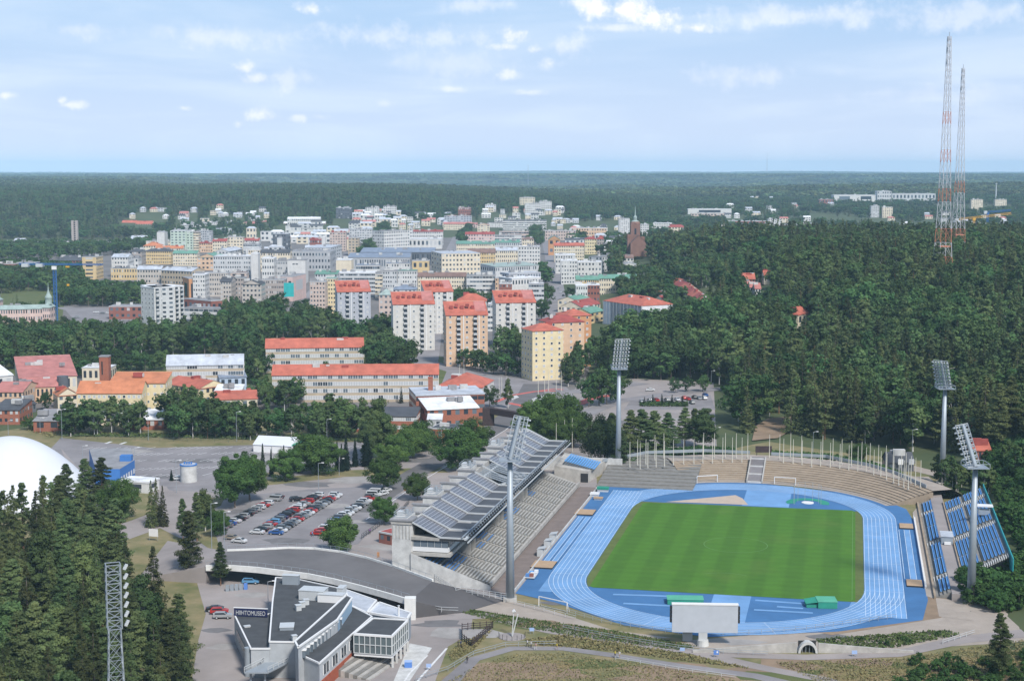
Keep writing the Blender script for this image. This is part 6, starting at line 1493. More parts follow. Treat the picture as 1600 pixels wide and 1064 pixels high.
# shell: a barrel-like shallow dome
ztop=21.0; top=P(14,682,ztop); b=MB(); n=28; m_=14
cx_,cy_=top.x-D0.x,top.y-D0.y
rx,ry=29,27
vs=[]
for j in range(m_+1):
    f=j/m_; r=f; z=ztop*(math.cos(min(1,f)*math.pi/2)**.9 if f<1 else 0)
    for i in range(n): a=i*2*math.pi/n; vs.append((cx_+rx*r*math.cos(a),cy_+ry*r*math.sin(a),max(0,z)))
k=b.mi('dome_white' if 'dome_white' in MATS else mat('dome_white',(.58,.60,.64),.55,.03,.1)); b.v=vs
for j in range(m_):
    for i in range(n): a=j*n+i; c=j*n+(i+1)%n; b.f.append((a,a+n,c+n,c)); b.m.append(k)
b.build('roof',t,smooth=True)
FOOT.append([(top.x-36,top.y-32),(top.x+36,top.y-32),(top.x+36,top.y+32),(top.x-36,top.y+32)])
b=MB(); b.box(cx_-70,cy_+24,0,cx_-10,cy_+60,7,'roof_k'); b.build('side_hall',t)
t=thing('arena_annex','blue metal-clad annex of the arena with white windows','annex',P(190,757,0))
b=MB(); q=[P(150,757,0)-P(190,757,0),P(188,757,0)-P(190,757,0),P(211,742,0)-P(190,757,0),P(205,722,0)-P(190,757,0),P(140,724,0)-P(190,757,0)]
b.prism([(p.x,p.y) for p in q],0,5.5,'annex_blue' if 'annex_blue' in MATS else mat('annex_blue',(.05,.17,.45),.6,.08,.5),'roof_gr'); b.build('wall',t)
b=MB(); a=q[1]; c=q[2]; d=(c-a)/6; nr=Vector((d.y,-d.x,0)).normalized()*.1
for i in range(6): p=a+d*(i+.2)+nr; r_=a+d*(i+.75)+nr; b.face([p+Vector((0,0,.8)),r_+Vector((0,0,.8)),r_+Vector((0,0,2.6)),p+Vector((0,0,2.6))],'frame_white')
b.build('window_row',t); b=MB(); b.box(-4,14,5.5,0,17,7.5,'annex_blue'); b.build('roof_hatch',t)
FOOT.append([(P(*z)[:2]) for z in ((140,757),(190,760),(214,742),(205,720),(140,720))])
t=thing('storage_tank','short concrete cylinder tank with a blue rim by the big car park','tank',P(295,752,0)); b=MB(); b.tube((0,0,0),(0,0,5.8),2.9,2.9,'concrete_light',24,False); b.build('wall',t,smooth=True); b=MB(); b.tube((0,0,5.8),(0,0,6.2),3.0,3.0,'annex_blue',24); b.tube((0,0,6.2),(0,0,6.25),2.5,2.5,'roof_l',24); b.build('rim',t)
for i in range(4): b=MB(); b.box(-1.5+i*.8,-.6,6.2,-1.1+i*.8,.2,7.0,'annex_blue'); b.build('roof_hatch',t)
t=thing('event_tent','long white party tent with an open end beside the big car park','tent',P(396,706,0)); e1=P(455,709,0)-P(396,706,0); Lx=e1.length; t.rotation_euler[2]=math.atan2(e1.y,e1.x)
b=MB(); b.box(0,0,0,Lx,11,3.0,'white_paint'); b.build('wall',t); b=MB(); b.face([(-.2,-.3,2.9),(Lx+.2,-.3,2.9),(Lx+.2,5.5,5.6),(-.2,5.5,5.6)],'dome_white'); b.face([(Lx+.2,11.3,2.9),(-.2,11.3,2.9),(-.2,5.5,5.6),(Lx+.2,5.5,5.6)],'dome_white'); b.face([(Lx,0,3),(Lx,11,3),(Lx,5.5,5.5)],'white_paint'); b.face([(0,11,3),(0,0,3),(0,5.5,5.5)],'white_paint'); b.build('roof',t)
b=MB(); b.box(Lx-.1,2,.0,Lx+.12,9,2.7,'black_metal'); b.build('tent_shade_panel',t); b=MB(); b.box(Lx+.02,.5,2.9,Lx+.2,10.5,3.5,'green_light'); b.build('banner',t)  # black panel on the end wall paints the shaded tent interior
for i in range(1,4): b=MB(); b.box(Lx*i/4-.06,-.36,0,Lx*i/4+.06,-.0,3.0,'blind'); b.build('seam',t)
FOOT.append([(P(*z)[:2]) for z in ((392,712),(468,712),(468,685),(392,685))])
bld('white low canopy roof between the trees behind the arena',188,752,232,755,3.5,7,'W','w','flatc',1,1,1,name='canopy',vents=0,side='x')
bld('small red and white kiosk behind the grandstand',592,832,612,836,3,6,'R','rd','flat',1,2,1,name='kiosk',vents=0)
# ------------------------------------------------------------ trees
def leafquads(C,S,Nrm,rg,bias=.55,aspect=.7):
    n=len(C); r=rg.normal(size=(n,3)); r/=np.linalg.norm(r,axis=1)[:,None]
    nn=Nrm*bias+r*(1-bias); nn/=np.linalg.norm(nn,axis=1)[:,None]+1e-9
    a=np.cross(nn,rg.normal(size=(n,3))); a/=np.linalg.norm(a,axis=1)[:,None]+1e-9; b=np.cross(nn,a)
    s=S[:,None]; k=aspect
    V=np.stack([C-a*s-b*s*k*.6,C+a*s*.2-b*s*k,C+a*s+b*s*k*.5,C-a*s*.3+b*s*k],1)
    return V.reshape(-1,3)
def quadmesh(name,V,matn,extra=None):
    me=bpy.data.meshes.new(name); nv=len(V); nf=nv//4
    ev,ef=(extra.v,extra.f) if extra else ([],[])
    tot=nv+len(ev); co=np.concatenate([V,np.array(ev,float).reshape(-1,3)]) if ev else V
    me.vertices.add(tot); me.vertices.foreach_set('co',co.ravel())
    li=list(np.arange(nv)); ls=list(range(0,nv,4)); lt=[4]*nf; mi=[0]*nf
    p=nv
    for f in ef: ls.append(p); lt.append(len(f)); li+= [nv+i for i in f]; p+=len(f); mi.append(1)
    me.loops.add(len(li)); me.loops.foreach_set('vertex_index',np.array(li,dtype=np.int32)); me.polygons.add(len(ls)); me.polygons.foreach_set('loop_start',ls); me.polygons.foreach_set('loop_total',lt)
    me.materials.append(MATS[matn]); 
    if extra: me.materials.append(MATS[extra.mname]); me.polygons.foreach_set('material_index',mi)
    me.update(); me.validate(); return me
def trunkmb(h,r,mname,lean=0,rg=None,branches=()):
    b=MB(); b.mname=mname; n=7; pts=[Vector((lean*t*t*h*.05,0,h*t)) for t in (0,.3,.6,.85,1)]
    for i in range(4): b.tube(pts[i],pts[i+1],r*(1-.22*i)*(1 if i else 1.1),r*(1-.22*(i+1)),mname,n,False)
    for a,c,rr in branches: b.tube(a,c,rr,rr*.3,mname,4,False)
    return b
def gen(kind,h,detail,seed):
    "returns crown quads, trunk builder"
    rg=np.random.default_rng(seed); br=[]; C=[];N=[];S=[]
    if kind=='pine':
        z0=.20*h; nb=int(40*detail**.5)+16; per=int(40*detail)
        for i in range(nb):
            f=(i+rg.random())/nb; z=z0+(h*.97-z0)*f; prof=min(1,.55+f*2.2)*(1-f)**.72+.05
            R_=.19*h*prof*rg.uniform(.6,1.15); a=rg.uniform(0,6.283); rr=R_*rg.uniform(.35,1.0)
            c=np.array([rr*math.cos(a),rr*math.sin(a),z+rr*.12]); 
            cl=(.085-.05*f)*h*rg.uniform(.7,1.2)
            d=rg.normal(size=(per,3)); d/=np.linalg.norm(d,axis=1)[:,None]; q=c+d*np.array([1,1,.42])*cl*rg.uniform(.35,1,(per,1))
            C.append(q); nn=d*np.array([.7,.7,1])+np.array([0,0,.45]); N.append(nn/np.linalg.norm(nn,axis=1)[:,None]); S.append(np.full(per,.46/detail**.46)*rg.uniform(.7,1.2,per)*h/20)
            if i%2==0: br.append(((0,0,z-rr*.12),tuple(c),.06*h/20))
        tr=trunkmb(h*.93,.22*h/20,'bark_pine',rg.uniform(-1,1),rg,br)
    elif kind in('spruce','fir'):
        nr_=int(15*detail**.35)+9; wmax=.19*h if kind=='spruce' else .115*h
        for i in range(nr_):
            f=(i+.5)/nr_; z=h*(.05+.93*f); Rr=wmax*(1-f)**(.82)*rg.uniform(.82,1.12)+.15; nbr=max(4,int((9 if kind=='spruce' else 8)*(1-f*.55)))
            per=max(4,int(22*detail*(1-f*.6)))
            for k in range(nbr):
                a=rg.uniform(0,6.283) if kind=='spruce' else (k+rg.random())*6.283/nbr; L=Rr*rg.uniform(.75,1.15); t=rg.uniform(.12,1,per)**.7
                wd=.16*L*(1.15-t)+.12
                x=L*t; y=rg.normal(size=per)*wd; zz=z-L*.38*t**1.6*(1 if kind=='spruce' else .9)+rg.normal(size=per)*.14+ (.10*L*(t>.8))
                ca,sa=math.cos(a),math.sin(a); C.append(np.stack([x*ca-y*sa,x*sa+y*ca,zz],1))
                nn=np.stack([np.full(per,ca*.5),np.full(per,sa*.5),np.full(per,.8)],1); N.append(nn); S.append(np.full(per,.40/detail**.42)*rg.uniform(.7,1.25,per)*h/20*(1.1-.45*f))
        tr=trunkmb(h*.96,.2*h/20,'bark_grey',0,rg)
    else:
        if kind=='birch': cz,rz_,rxy,ncl,cs=.58,.42,.20,46,.085
        elif kind=='broad': cz,rz_,rxy,ncl,cs=.56,.40,.40,44,.135
        else: cz,rz_,rxy,ncl,cs=.5,.48,.55,34,.2   # bush
        ncl=int(ncl*(.6+.4*detail)); per=int(60*detail)+10
        for i in range(ncl):
            d=rg.normal(size=3); d/=np.linalg.norm(d); rad=rg.uniform(.25,1.1)**.5*(1+(.22*math.sin(2*math.atan2(d[1],d[0])+seed)+.16*math.sin(5*d[2]+3*math.atan2(d[1],d[0])+seed*2)))
            taper=1
            if kind=='birch': taper=1-.55*max(0,d[2]*rad)
            c=np.array([d[0]*rxy*h*rad*taper,d[1]*rxy*h*rad*taper,h*cz+d[2]*rz_*h*rad*.93]); cl=cs*h*rg.uniform(.4,1.2)
            e=rg.normal(size=(per,3)); e/=np.linalg.norm(e,axis=1)[:,None]; q=c+e*np.array([1,1,.8])*cl*rg.uniform(.55,1.05,(per,1)); C.append(q)
            N.append(e*.8+d*.4+np.array([0,0,.15])); S.append(np.full(per,(.36 if kind!='bush' else .3)/detail**.4)*rg.uniform(.7,1.25,per)*(h/14)**.5)
            if i%3==0 and kind!='bush': br.append(((0,0,h*rg.uniform(.22,.5)),tuple(c),.09*h/14))
        # inner mass
        tr=trunkmb(h*.8,(.17 if kind=='birch' else .26)*h/14,'bark_birch' if kind=='birch' else 'bark_grey',rg.uniform(-1,1),rg,br)
    C=np.concatenate(C); N=np.concatenate(N); S=np.concatenate(S)
    return leafquads(C,S,N,rg,.55 if detail>.5 else .7,.7 if kind in('broad','birch','bush') else .42),tr
LM=dict(pine='leaf_pine',spruce='leaf_spruce',fir='leaf_fir',birch='leaf_birch',broad='leaf_broad',bush='leaf_bush')
BASEH=dict(pine=20,spruce=22,fir=13,birch=17,broad=13,bush=3)
LIB={}
def lib(kind,det):
    k=(kind,det)
    if k in LIB: return LIB[k]
    dv={'hi':4.2,'mid':.8,'lo':.42,'xlo':.14}[det]; o=[]
    for s in range(3 if det!='hi' else 4):
        q,tr=gen(kind,BASEH[kind],dv,s*17+len(kind)*3+1)
        if det in('hi','mid'):
            crown=quadmesh('crown',q,LM[kind]); tb=MB(); tb.v=tr.v; tb.f=tr.f; tb.m=[0]*len(tr.f); tb.mats=[MATS[tr.mname]]; ob=tb.build('trunk'); tm=ob.data; bpy.data.objects.remove(ob); o.append((crown,tm))
        else: o.append(quadmesh('tree',q,LM[kind],tr))
    LIB[k]=o; return o
NAMES=dict(pine='pine_tree',spruce='spruce_tree',fir='columnar_spruce',birch='birch_tree',broad='broadleaf_tree',bush='bush')
COUNT={}
def plant(kind,x,y,h,det,label,group,z=None,wf=1.0,idx=None,matn=None):
    z=H(x,y) if z is None else z; L=lib(kind,det); i=random.randrange(len(L)) if idx is None else idx%len(L); s=h/BASEH[kind]; nm=NAMES[kind]; COUNT[kind]=COUNT.get(kind,0)+1
    cat={'bush':'bush'}.get(kind,'tree')
    if det in('hi','mid'):
        t=thing(nm,label,cat,(x,y,z),random.uniform(0,6.28),group); t.scale=(s*wf,s*wf,s)
        c=link('crown',L[i][0],t)
        if kind!='bush': link('trunk',L[i][1],t)
        if matn: c.material_slots[0].link='OBJECT'; c.material_slots[0].material=MATS[matn]
    else:
        t=link(nm,L[i],None,(x,y,z)); t.rotation_euler[2]=random.uniform(0,6.28); t.scale=(s*wf,s*wf,s); tag(t,label,cat,group)
    return t
# --- trees one can point at: (kind, px, py of base, height, width factor, label)
random.seed(5)
NEAR=[
('pine',134,802,18,1.3,'pine overlapping the right rim of the white dome, left of a pair'),('pine',160,802,18.5,1.4,'pine between the white dome and the blue annex, right of a pair'),('broad',188,812,13,1.0,'bright leafy tree right of the two pines below the blue annex'),('pine',105,800,16,1.2,'pine standing in front of the white dome above the near wood'),
('broad',367,793,17.5,.95,'big leafy tree at the top left corner of the car park, nearest the kerb'),('broad',390,782,16,.85,'leafy tree just behind the big one at the car park corner'),
('broad',446,752,11,1.0,'small round tree on the grass strip between the two car parks'),('broad',494,741,14.5,1.35,'broad spreading tree in the middle of the grass strip'),('broad',500,736,12,1.0,'round tree behind the spreading one on the grass strip'),
('broad',600,766,11.5,1.0,'round tree at the far right corner of the car park'),('broad',652,782,9.5,.95,'small round tree by the street behind the grandstand'),('broad',600,820,9,.95,'bright small tree between the car park and the grandstand'),('broad',532,866,11.5,1.05,'leafy tree overhanging the bridge parapet beside the car park'),
('broad',645,716,13.5,1.1,'round tree by the street opposite the brick school annex'),('broad',655,706,12,1.0,'round tree behind that one by the brick school annex'),('broad',612,735,12.5,1.05,'leafy tree between the dark columnar spruces and the street'),('broad',625,722,11,1.0,'small leafy tree behind the street corner'),
('broad',718,736,16,1.15,'large tree touching the far roof of the grandstand, left half'),('broad',738,716,14.5,1.2,'large tree touching the far roof of the grandstand, right half'),
('birch',590,716,22,1.1,'very tall drooping tree in front of the dark-roofed brick school'),('birch',577,722,17,1.0,'tall tree just left of the very tall drooping one'),
('fir',411,746,12.5,.8,'slim dark columnar spruce, first from the left beside the tent'),('fir',424,744,10,.8,'slim dark columnar spruce, second from the left beside the tent'),('fir',444,742,11,.8,'slim dark columnar spruce behind the small round tree'),('fir',466,738,10,1.1,'bluish columnar spruce left of the spreading tree'),
('fir',527,736,11,.9,'slim dark spruce right of the spreading tree, first of the row'),('fir',534,737,10.5,.9,'slim dark spruce right of the spreading tree, second of the row'),('fir',541,735,12.5,1.2,'slim dark spruce right of the spreading tree, third of the row'),('fir',555,729,10.5,1.1,'slim dark spruce standing apart before the tall drooping tree'),('fir',573,728,12,1.9,'wide dark spruce at the foot of the tall drooping tree'),
('spruce',237,824,15,.75,'dark pointed spruce, left of the tight trio by the west path'),('spruce',245,820,15,.75,'dark pointed spruce, middle of the tight trio by the west path'),('spruce',255,822,13,.8,'dark pointed spruce, right of the tight trio by the west path'),
('pine',308,846,15,1.0,'round-topped pine beside the car park entrance, left one'),('birch',321,830,13,1.1,'leafy tree beside the car park entrance'),('broad',342,838,8,.85,'small dark tree at the left kerb of the car park'),('pine',286,845,13,.9,'pine behind the white notice board'),
('fir',268,751,4,1.6,'very small dark cone tree beside the concrete tank'),('pine',296,905,19,1.1,'dark pine at the wood corner left of the bridge'),('pine',345,915,12,1.1,'pine in front of the left end of the bridge'),
('broad',938,727,19,.8,'leafy tree behind the far left floodlight mast'),('pine',956,727,20,1.25,'dark pine just left of the far left floodlight mast'),('pine',985,722,20,1.5,'dark pine right of the far left floodlight mast'),('pine',1003,720,20,1.6,'second dark pine right of the far left floodlight mast'),('pine',1022,718,19,1.6,'third dark pine right of the far left floodlight mast'),('pine',1043,712,17,1.6,'fourth pine of the row, with a bent crown'),('pine',1070,698,16,1.6,'lone pine standing on the plaza'),('pine',970,735,16,1.4,'dark pine directly behind the far left floodlight mast'),
('birch',1100,702,16,1.3,'pale green birch at the right end of the plaza'),('pine',1085,695,15,1.4,'pine behind the pale green birch on the plaza'),
('broad',835,700,19,1.0,'dense tree behind the grandstand roof, left of a clump of five'),('broad',855,694,20,1.0,'dense tree behind the grandstand roof, second of five'),('broad',880,690,19,.95,'dense tree behind the grandstand roof, third of five'),('broad',865,708,17,.95,'dense tree behind the grandstand roof, fourth of five'),('broad',896,700,15,.95,'dense tree behind the grandstand roof, fifth of five'),('broad',886,664,14,.9,'bright tree beside the junction above the clump of five'),('broad',850,672,15,.9,'tree beside the junction half hidden by the clump of five'),
('broad',920,636,17,.8,'round tree along the red cycle lane, first of four'),('broad',936,634,19,.8,'round tree along the red cycle lane, second of four'),('broad',948,632,18,.8,'round tree along the red cycle lane, third of four'),('broad',966,628,17,.8,'round tree along the red cycle lane, fourth of four'),('broad',1055,614,7.5,.9,'small round tree between the hill road and the upper parking'),('broad',1075,612,8,.9,'dark round tree between the hill road and the upper parking'),('broad',1098,612,9,.9,'round tree near the right end of the upper parking'),
('fir',1007,632,3.6,2.2,'small dark cone tree in the upper parking hedge, first of five'),('fir',1020,630,4.4,1.8,'small dark cone tree in the upper parking hedge, second of five'),('fir',1034,631,4.8,1.8,'small dark cone tree in the upper parking hedge, third of five'),('fir',1050,631,4.5,1.8,'small dark cone tree in the upper parking hedge, fourth of five'),('fir',1066,632,4,1.8,'small dark cone tree in the upper parking hedge, fifth of five'),
('pine',1560,1062,15,1.15,'lone dark conifer in the bottom right corner of the picture'),
('broad',70,641,9,.9,'round tree in front of the peach factory walls'),('broad',45,672,6,1.1,'small yellowish tree beside the low brick workshop'),('broad',1342,722,7,1.3,'dark round tree behind the flagpoles left of the log cabin'),
('birch',794,638,13,.9,'slender tree on the corner by the footbridge'),('broad',765,636,10,1.0,'leafy tree between the low hall and the junction'),
('birch',508,610,14,1.2,'tree rising in front of the longest school block'),('birch',552,622,13,1.0,'second tree in front of the longest school block'),('fir',627,630,8,1.2,'small cone tree before the right half of the longest school block'),('fir',555,571,12,1.6,'tall narrow poplar at the end of the rear school block'),
('birch',411,625,13,.8,'narrow tree at the left end of the longest school block'),
]
for k,px,py,h,wf,lab in NEAR:
    p=P(px,py,0); det='hi' if p.y<640 else 'mid'
    if px==345: det='hi'
    mt='leaf_bright' if k=='broad' and any(q in lab for q in('bright','yellowish','car park','street','strip','grandstand roof','far roof')) else None
    plant(k,p.x,p.y,h,det,lab,None,wf=wf,matn=mt)
# --- belts: (ground polygon in photo pixels, spacing m, mix, height range, label place)
def belt(poly,sp,mix,hr,place,grp,det='mid',world=False,maxn=400,jit=.45,wf=(.85,1.2),avoid=True,z=None):
    q=[(p[0],p[1]) for p in poly] if world else [tuple(P(a,c,0)[:2]) for a,c in poly]
    xs=[a for a,_ in q]; ys=[c for _,c in q]; out=[]
    y=min(ys); row=0
    while y<max(ys):
        x=min(xs)+(row%2)*sp/2
        while x<max(xs):
            X=x+random.uniform(-jit,jit)*sp; Y=y+random.uniform(-jit,jit)*sp; x+=sp
            if not inpoly(X,Y,q): continue
            if avoid and any(inpoly(X,Y,f) for f in FOOTN if f[0][0]-260<X<f[0][0]+260): continue
            k=random.choices([m[0] for m in mix],[m[1] for m in mix])[0]; h=random.uniform(*hr)*{'fir':.7,'bush':.22,'pine':1.05,'spruce':1.12}.get(k,1)
            out.append((k,X,Y,h,random.uniform(*wf),place,grp,det))
        y+=sp*.87; row+=1
    return out
FOOTN=FOOT
ALL=[]
KN=dict(pine='pine',spruce='spruce',fir='narrow dark conifer',birch='birch-like tree',broad='round leafy tree',bush='bush')
# row of tall trees between the schools and the big car park
RB='trees behind the big car park'
ALL+=belt([(95,682),(100,672),(235,670),(235,683)],6.2,[('birch',4),('broad',1)],(11,15.5),'in the tree row in front of the yellow school',RB,wf=(1.0,1.35))
ALL+=belt([(262,686),(262,668),(335,666),(335,686)],6.2,[('birch',3),('broad',2),('pine',.4)],(15,19),'in the tall clump of the row behind the big car park',RB)
ALL+=belt([(335,688),(335,674),(470,676),(470,692)],6.4,[('birch',2),('broad',2)],(11,14.5),'in the low middle of the row behind the big car park',RB,wf=(.95,1.25))
ALL+=belt([(470,692),(470,674),(575,682),(560,694)],6.8,[('birch',2),('broad',2)],(12,17),'at the right end of the row behind the big car park',RB)
ALL+=belt([(12,500),(12,490),(85,488),(85,500)],11,[('spruce',2),('fir',2),('broad',1)],(10,15),'in front of the pink villa walls','trees in front of the pink villa')
ALL+=belt([(380,640),(390,625),(470,628),(470,645)],8,[('birch',1),('broad',1)],(11,14),'between the two rows of school roofs','trees between the school blocks')
# park belt behind the schools
def B_(poly,sp,mix,hr,place,grp,det='mid'):
    global ALL
    ALL+=belt(poly,sp,mix,hr,place,grp,det)
BR=[('broad',6),('birch',3),('spruce',.7),('fir',.5)]
B_([(-60,585),(-60,552),(90,548),(165,545),(255,545),(255,562),(130,566),(60,584)],11,BR,(14,20),'in the park belt behind the factory roofs','park trees behind the school roofs')
B_([(200,545),(290,540),(350,520),(420,512),(440,528),(400,556),(260,558)],11,BR,(14,20),'in the park belt right of the light-roofed school','park trees behind the school roofs')
B_([(410,528),(425,505),(520,515),(530,540),(600,545),(612,572),(700,588),(700,598),(580,590),(575,560),(440,528)],11,[('broad',7),('birch',3)],(13,19),'in the park belt below the red-roofed towers','park trees below the towers')
B_([(585,545),(590,520),(610,525),(612,550)],10,[('broad',1)],(12,17),'in the gap left of the white towers','park trees below the towers')
B_([(690,592),(705,574),(760,574),(828,590),(826,602),(740,594)],10,[('broad',1)],(9,12),'lining the cross street below the peach tower','street trees below the peach tower')
B_([(768,562),(776,545),(828,552),(828,576)],10,[('broad',2),('birch',1)],(13,18),'between the towers left of the yellow one','trees between the towers')
B_([(880,608),(884,575),(925,560),(935,575),(912,604)],9,[('birch',2),('broad',1),('fir',1.2)],(13,18),'right of the pale yellow tower','trees right of the yellow tower')
B_([(935,572),(940,548),(1040,540),(1060,560),(1110,560),(1110,602),(1000,602),(940,604)],10,[('broad',3),('birch',2),('pine',1)],(13,19),'below the scaffolded block','trees below the scaffolded block')
B_([(665,485),(672,474),(760,474),(770,486),(700,505)],12,[('broad',1)],(11,15),'between the white towers and the cream row','trees behind the white towers')
B_([(845,505),(848,470),(861,470),(858,520)],10,[('broad',1)],(12,16),'on the left of the main street','trees along the main street')
B_([(876,480),(878,466),(896,466),(896,486)],10,[('broad',1)],(9,12),'on the right of the main street','trees along the main street')
B_([(845,440),(842,428),(855,428),(858,450)],10,[('broad',1)],(12,16),'where the main street passes the glass office','trees along the main street')
B_([(985,472),(1000,462),(1040,470),(1042,480)],10,[('broad',1),('birch',1)],(8,11),'right of the scaffolded block','trees around the scaffolded block')
B_([(-60,462),(-60,436),(80,432),(130,440),(130,458),(80,455)],12,[('broad',4),('birch',2),('spruce',.5)],(13,18),'behind the pink villa at the left','trees around the pink villa')
B_([(84,478),(92,462),(225,464),(222,478),(160,480)],11,[('broad',4),('birch',1)],(13,18),'below the long tan block','trees below the long tan block')
B_([(-60,548),(-60,540),(60,540),(90,548)],12,[('broad',3),('birch',2),('fir',.7),('spruce',.7)],(12,17),'in front of the pink villa','trees in front of the pink villa')
B_([(345,520),(350,500),(445,492),(478,498),(475,512),(400,514)],11,[('broad',5),('birch',2),('spruce',.6)],(13,18),'below the taupe blocks','trees below the taupe blocks')
B_([(-60,438),(-60,424),(80,420),(128,424),(128,432),(60,434)],15,[('broad',1)],(12,17),'below the brick terraces','trees below the brick terraces')
B_([(-80,408),(-60,392),(200,388),(235,384),(225,396),(130,404),(-20,410)],16,[('broad',3),('birch',1)],(13,19),'in the belt around the bell tower','trees below the bell tower','lo')
B_([(232,374),(240,364),(400,356),(440,358),(430,366),(350,372)],22,[('broad',1),('birch',1)],(11,16),'among the far institute blocks','trees among the institute blocks','lo')
B_([(560,404),(590,366),(610,352),(600,386),(575,402)],15,[('broad',1)],(12,16),'along the avenue left of the white balcony block','avenue trees in the town','lo')
B_([(590,356),(600,340),(720,344),(700,356)],24,[('broad',1)],(11,15),'in the leafy quarter at the top of the town','trees at the top of the town','lo')
B_([(826,384),(832,358),(856,358),(852,386)],20,[('broad',1)],(14,20),'beside the black-roofed office','trees beside the black-roofed office','lo')
B_([(890,384),(893,372),(912,374),(912,380)],18,[('broad',1)],(12,16),'behind the cream block with the brick chimney','trees behind the main street','lo')
B_([(935,400),(940,376),(970,376),(972,405)],20,[('broad',1)],(13,18),'beside the brick church','trees beside the church','lo')
B_([(1000,478),(1012,470),(1040,482),(1100,505),(1160,520),(1160,560),(1110,560),(1060,540),(1040,500)],10,[('broad',3),('birch',2)],(9,13),'at the wood edge below the row houses','trees at the wood edge')
B_([(712,382),(722,366),(735,362),(730,384)],16,[('broad',1)],(13,17),'at the head of the parallel street','trees in the upper town','lo')
B_([(120,592),(262,582),(262,572),(120,576)],9,[('broad',1)],(8,12),'directly behind the orange-roofed school wings','small trees behind the orange roofs')
B_([(384,606),(386,560),(440,556),(414,566),(412,604)],10,[('broad',2),('birch',1)],(11,16),'left of the rear school block','trees left of the rear school block')
B_([(-60,522),(-60,514),(225,518),(225,528)],10,[('broad',3),('birch',1)],(8,11),'in front of the hospital yard','trees in front of the hospital yard')
ALL+=belt([(85,1185),(208,1185),(208,1400),(100,1420),(92,1330)],9.5,[('broad',3),('birch',2),('pine',1)],(12,17),'on the lawn slope above the row houses','trees above the row houses','lo',True)
# the wood on the ridge (world coordinates)
WOOD=[(48,800),(60,870),(100,960),(118,1010),(150,1120),(205,1200),(205,1330),(100,1390),(95,1600),(140,1950),(900,1950),(1400,1700),(520,700),(360,540),(330,470),(300,430),(215,520),(186,560),(150,595),(110,628),(86,640),(96,668),(108,705),(104,770),(96,800)]
def clr(e):
    px=800+FPX*e[1]/e[2]
    if 1037<px<1106 and 925<e[2]<1165: return True
    for (a,d,w_) in TCLEAR:
        if abs(px-a)<w_*.6+9 and d-95<e[2]<d+14: return True
    if 970<px<1018 and 1380<e[2]<1705: return True
    if abs(px-1205)<9 and 1040-60<e[2]<1100: return True
    return False
wd=belt(WOOD,9.6,[('pine',5),('spruce',2.2),('broad',1.2),('birch',2.4)],(15,27),'in the dense wood on the ridge','trees of the ridge wood','lo',True,wf=(.95,1.2))
ALL+=[(('broad' if ((770<e[2]<935 and e[1]<255 and fbm(e[1],e[2],80)>-.22) or fbm(e[1],e[2],60)>.5) and e[0]!='birch' else e[0]),)+e[1:] for e in wd if abs(e[1])<e[2]*.345+60 and not clr(e)]
# slope beside the east stand
ALL+=belt([(165,430),(165,500),(175,540),(215,520),(300,420),(215,380)],6.0,[('bush',2),('broad',1)],(9,13),'on the slope right of the east stands','bushes on the slope by the east stands','mid',True,avoid=False)
ALL+=belt([(1500,903),(1511,948),(1560,958),(1660,945),(1660,860),(1590,890),(1548,903)],3.4,[('bush',1)],(18,27),'around the near right floodlight mast','bushes around the near right mast','mid',avoid=False)
ALL+=belt([(1540,750),(1596,872),(1660,872),(1660,700),(1556,700)],4.2,[('bush',1)],(16,26),'on the slope behind the teal fence','bushes on the slope behind the teal fence','mid',avoid=False)
ALL+=belt([(142,505),(150,540),(163,545),(160,505)],4,[('bush',2),('birch',1)],(8,12),'between the far right mast and the east stand','bushes by the far right mast','mid',True,avoid=False)
ALL+=belt([(172,250),(172,380),(215,380),(300,420),(340,470),(420,470),(420,250)],9.5,[('broad',2),('pine',2),('birch',1)],(9,15),'on the hillside past the right edge of the teal fence','trees on the hillside at the right','lo',True,avoid=False)
ALL+=belt([(1400,1064),(1420,1035),(1520,1040),(1640,1020),(1640,1140),(1380,1120)],3.4,[('bush',1)],(8,13),'in the bottom right corner','bushes in the bottom right corner','mid',avoid=False)
ALL+=belt([(1330,1010),(1340,1000),(1400,996),(1500,990),(1400,1012)],4.5,[('bush',1)],(4,7),'on the bank right of the tunnel','bushes right of the tunnel','mid',avoid=False)
# the near wood at the bottom left
NW=[(-185,500),(-185,120),(-30,120),(-34,200),(-42,255),(-50,290),(-58,325),(-70,360),(-82,380),(-92,408),(-104,425),(-112,440),(-128,448),(-150,470)]
nw=belt(NW,9.6,[('pine',5),('spruce',3.6),('birch',.5)],(16,23.5),'in the near wood at the bottom left','trees of the near wood','hi',True,wf=(.95,1.2),avoid=False)
def zone(e):
    x,y=e[1],e[2]; px=800+FPX*x/y
    if 'ridge' in e[5]:
        if y<700: return ('directly behind the earth bank, ' + ('left' if px<1200 else 'middle' if px<1400 else 'right')+' part')
        if y<800: return 'on the low slope '+('beside the upper parking' if px<1150 else 'above the log cabin' if px<1450 else 'behind the far right mast')
        if y<960: return 'half way up the ridge '+('near the chapel cupola' if px<1250 else 'in its middle' if px<1450 else 'at the right edge')
        if y<1150: return 'near the ridge top '+('by the row houses' if px<1200 else 'below the radio masts')
        return 'behind the ridge top '+('near the church' if px<1200 else 'past the radio masts')
    if 'near wood' in e[5]:
        if y<300: return 'at the bottom of the near wood, '+('left edge' if px<110 else 'below the lattice tower' if px<240 else 'beside the museum')
        if y<390: return 'in the middle of the near wood, '+('left edge' if px<110 else 'around the lattice tower' if px<240 else 'right of the lattice tower')
        return 'at the top of the near wood, '+('below the white dome' if px<110 else 'below the blue annex' if px<220 else 'beside the west path')
    return None
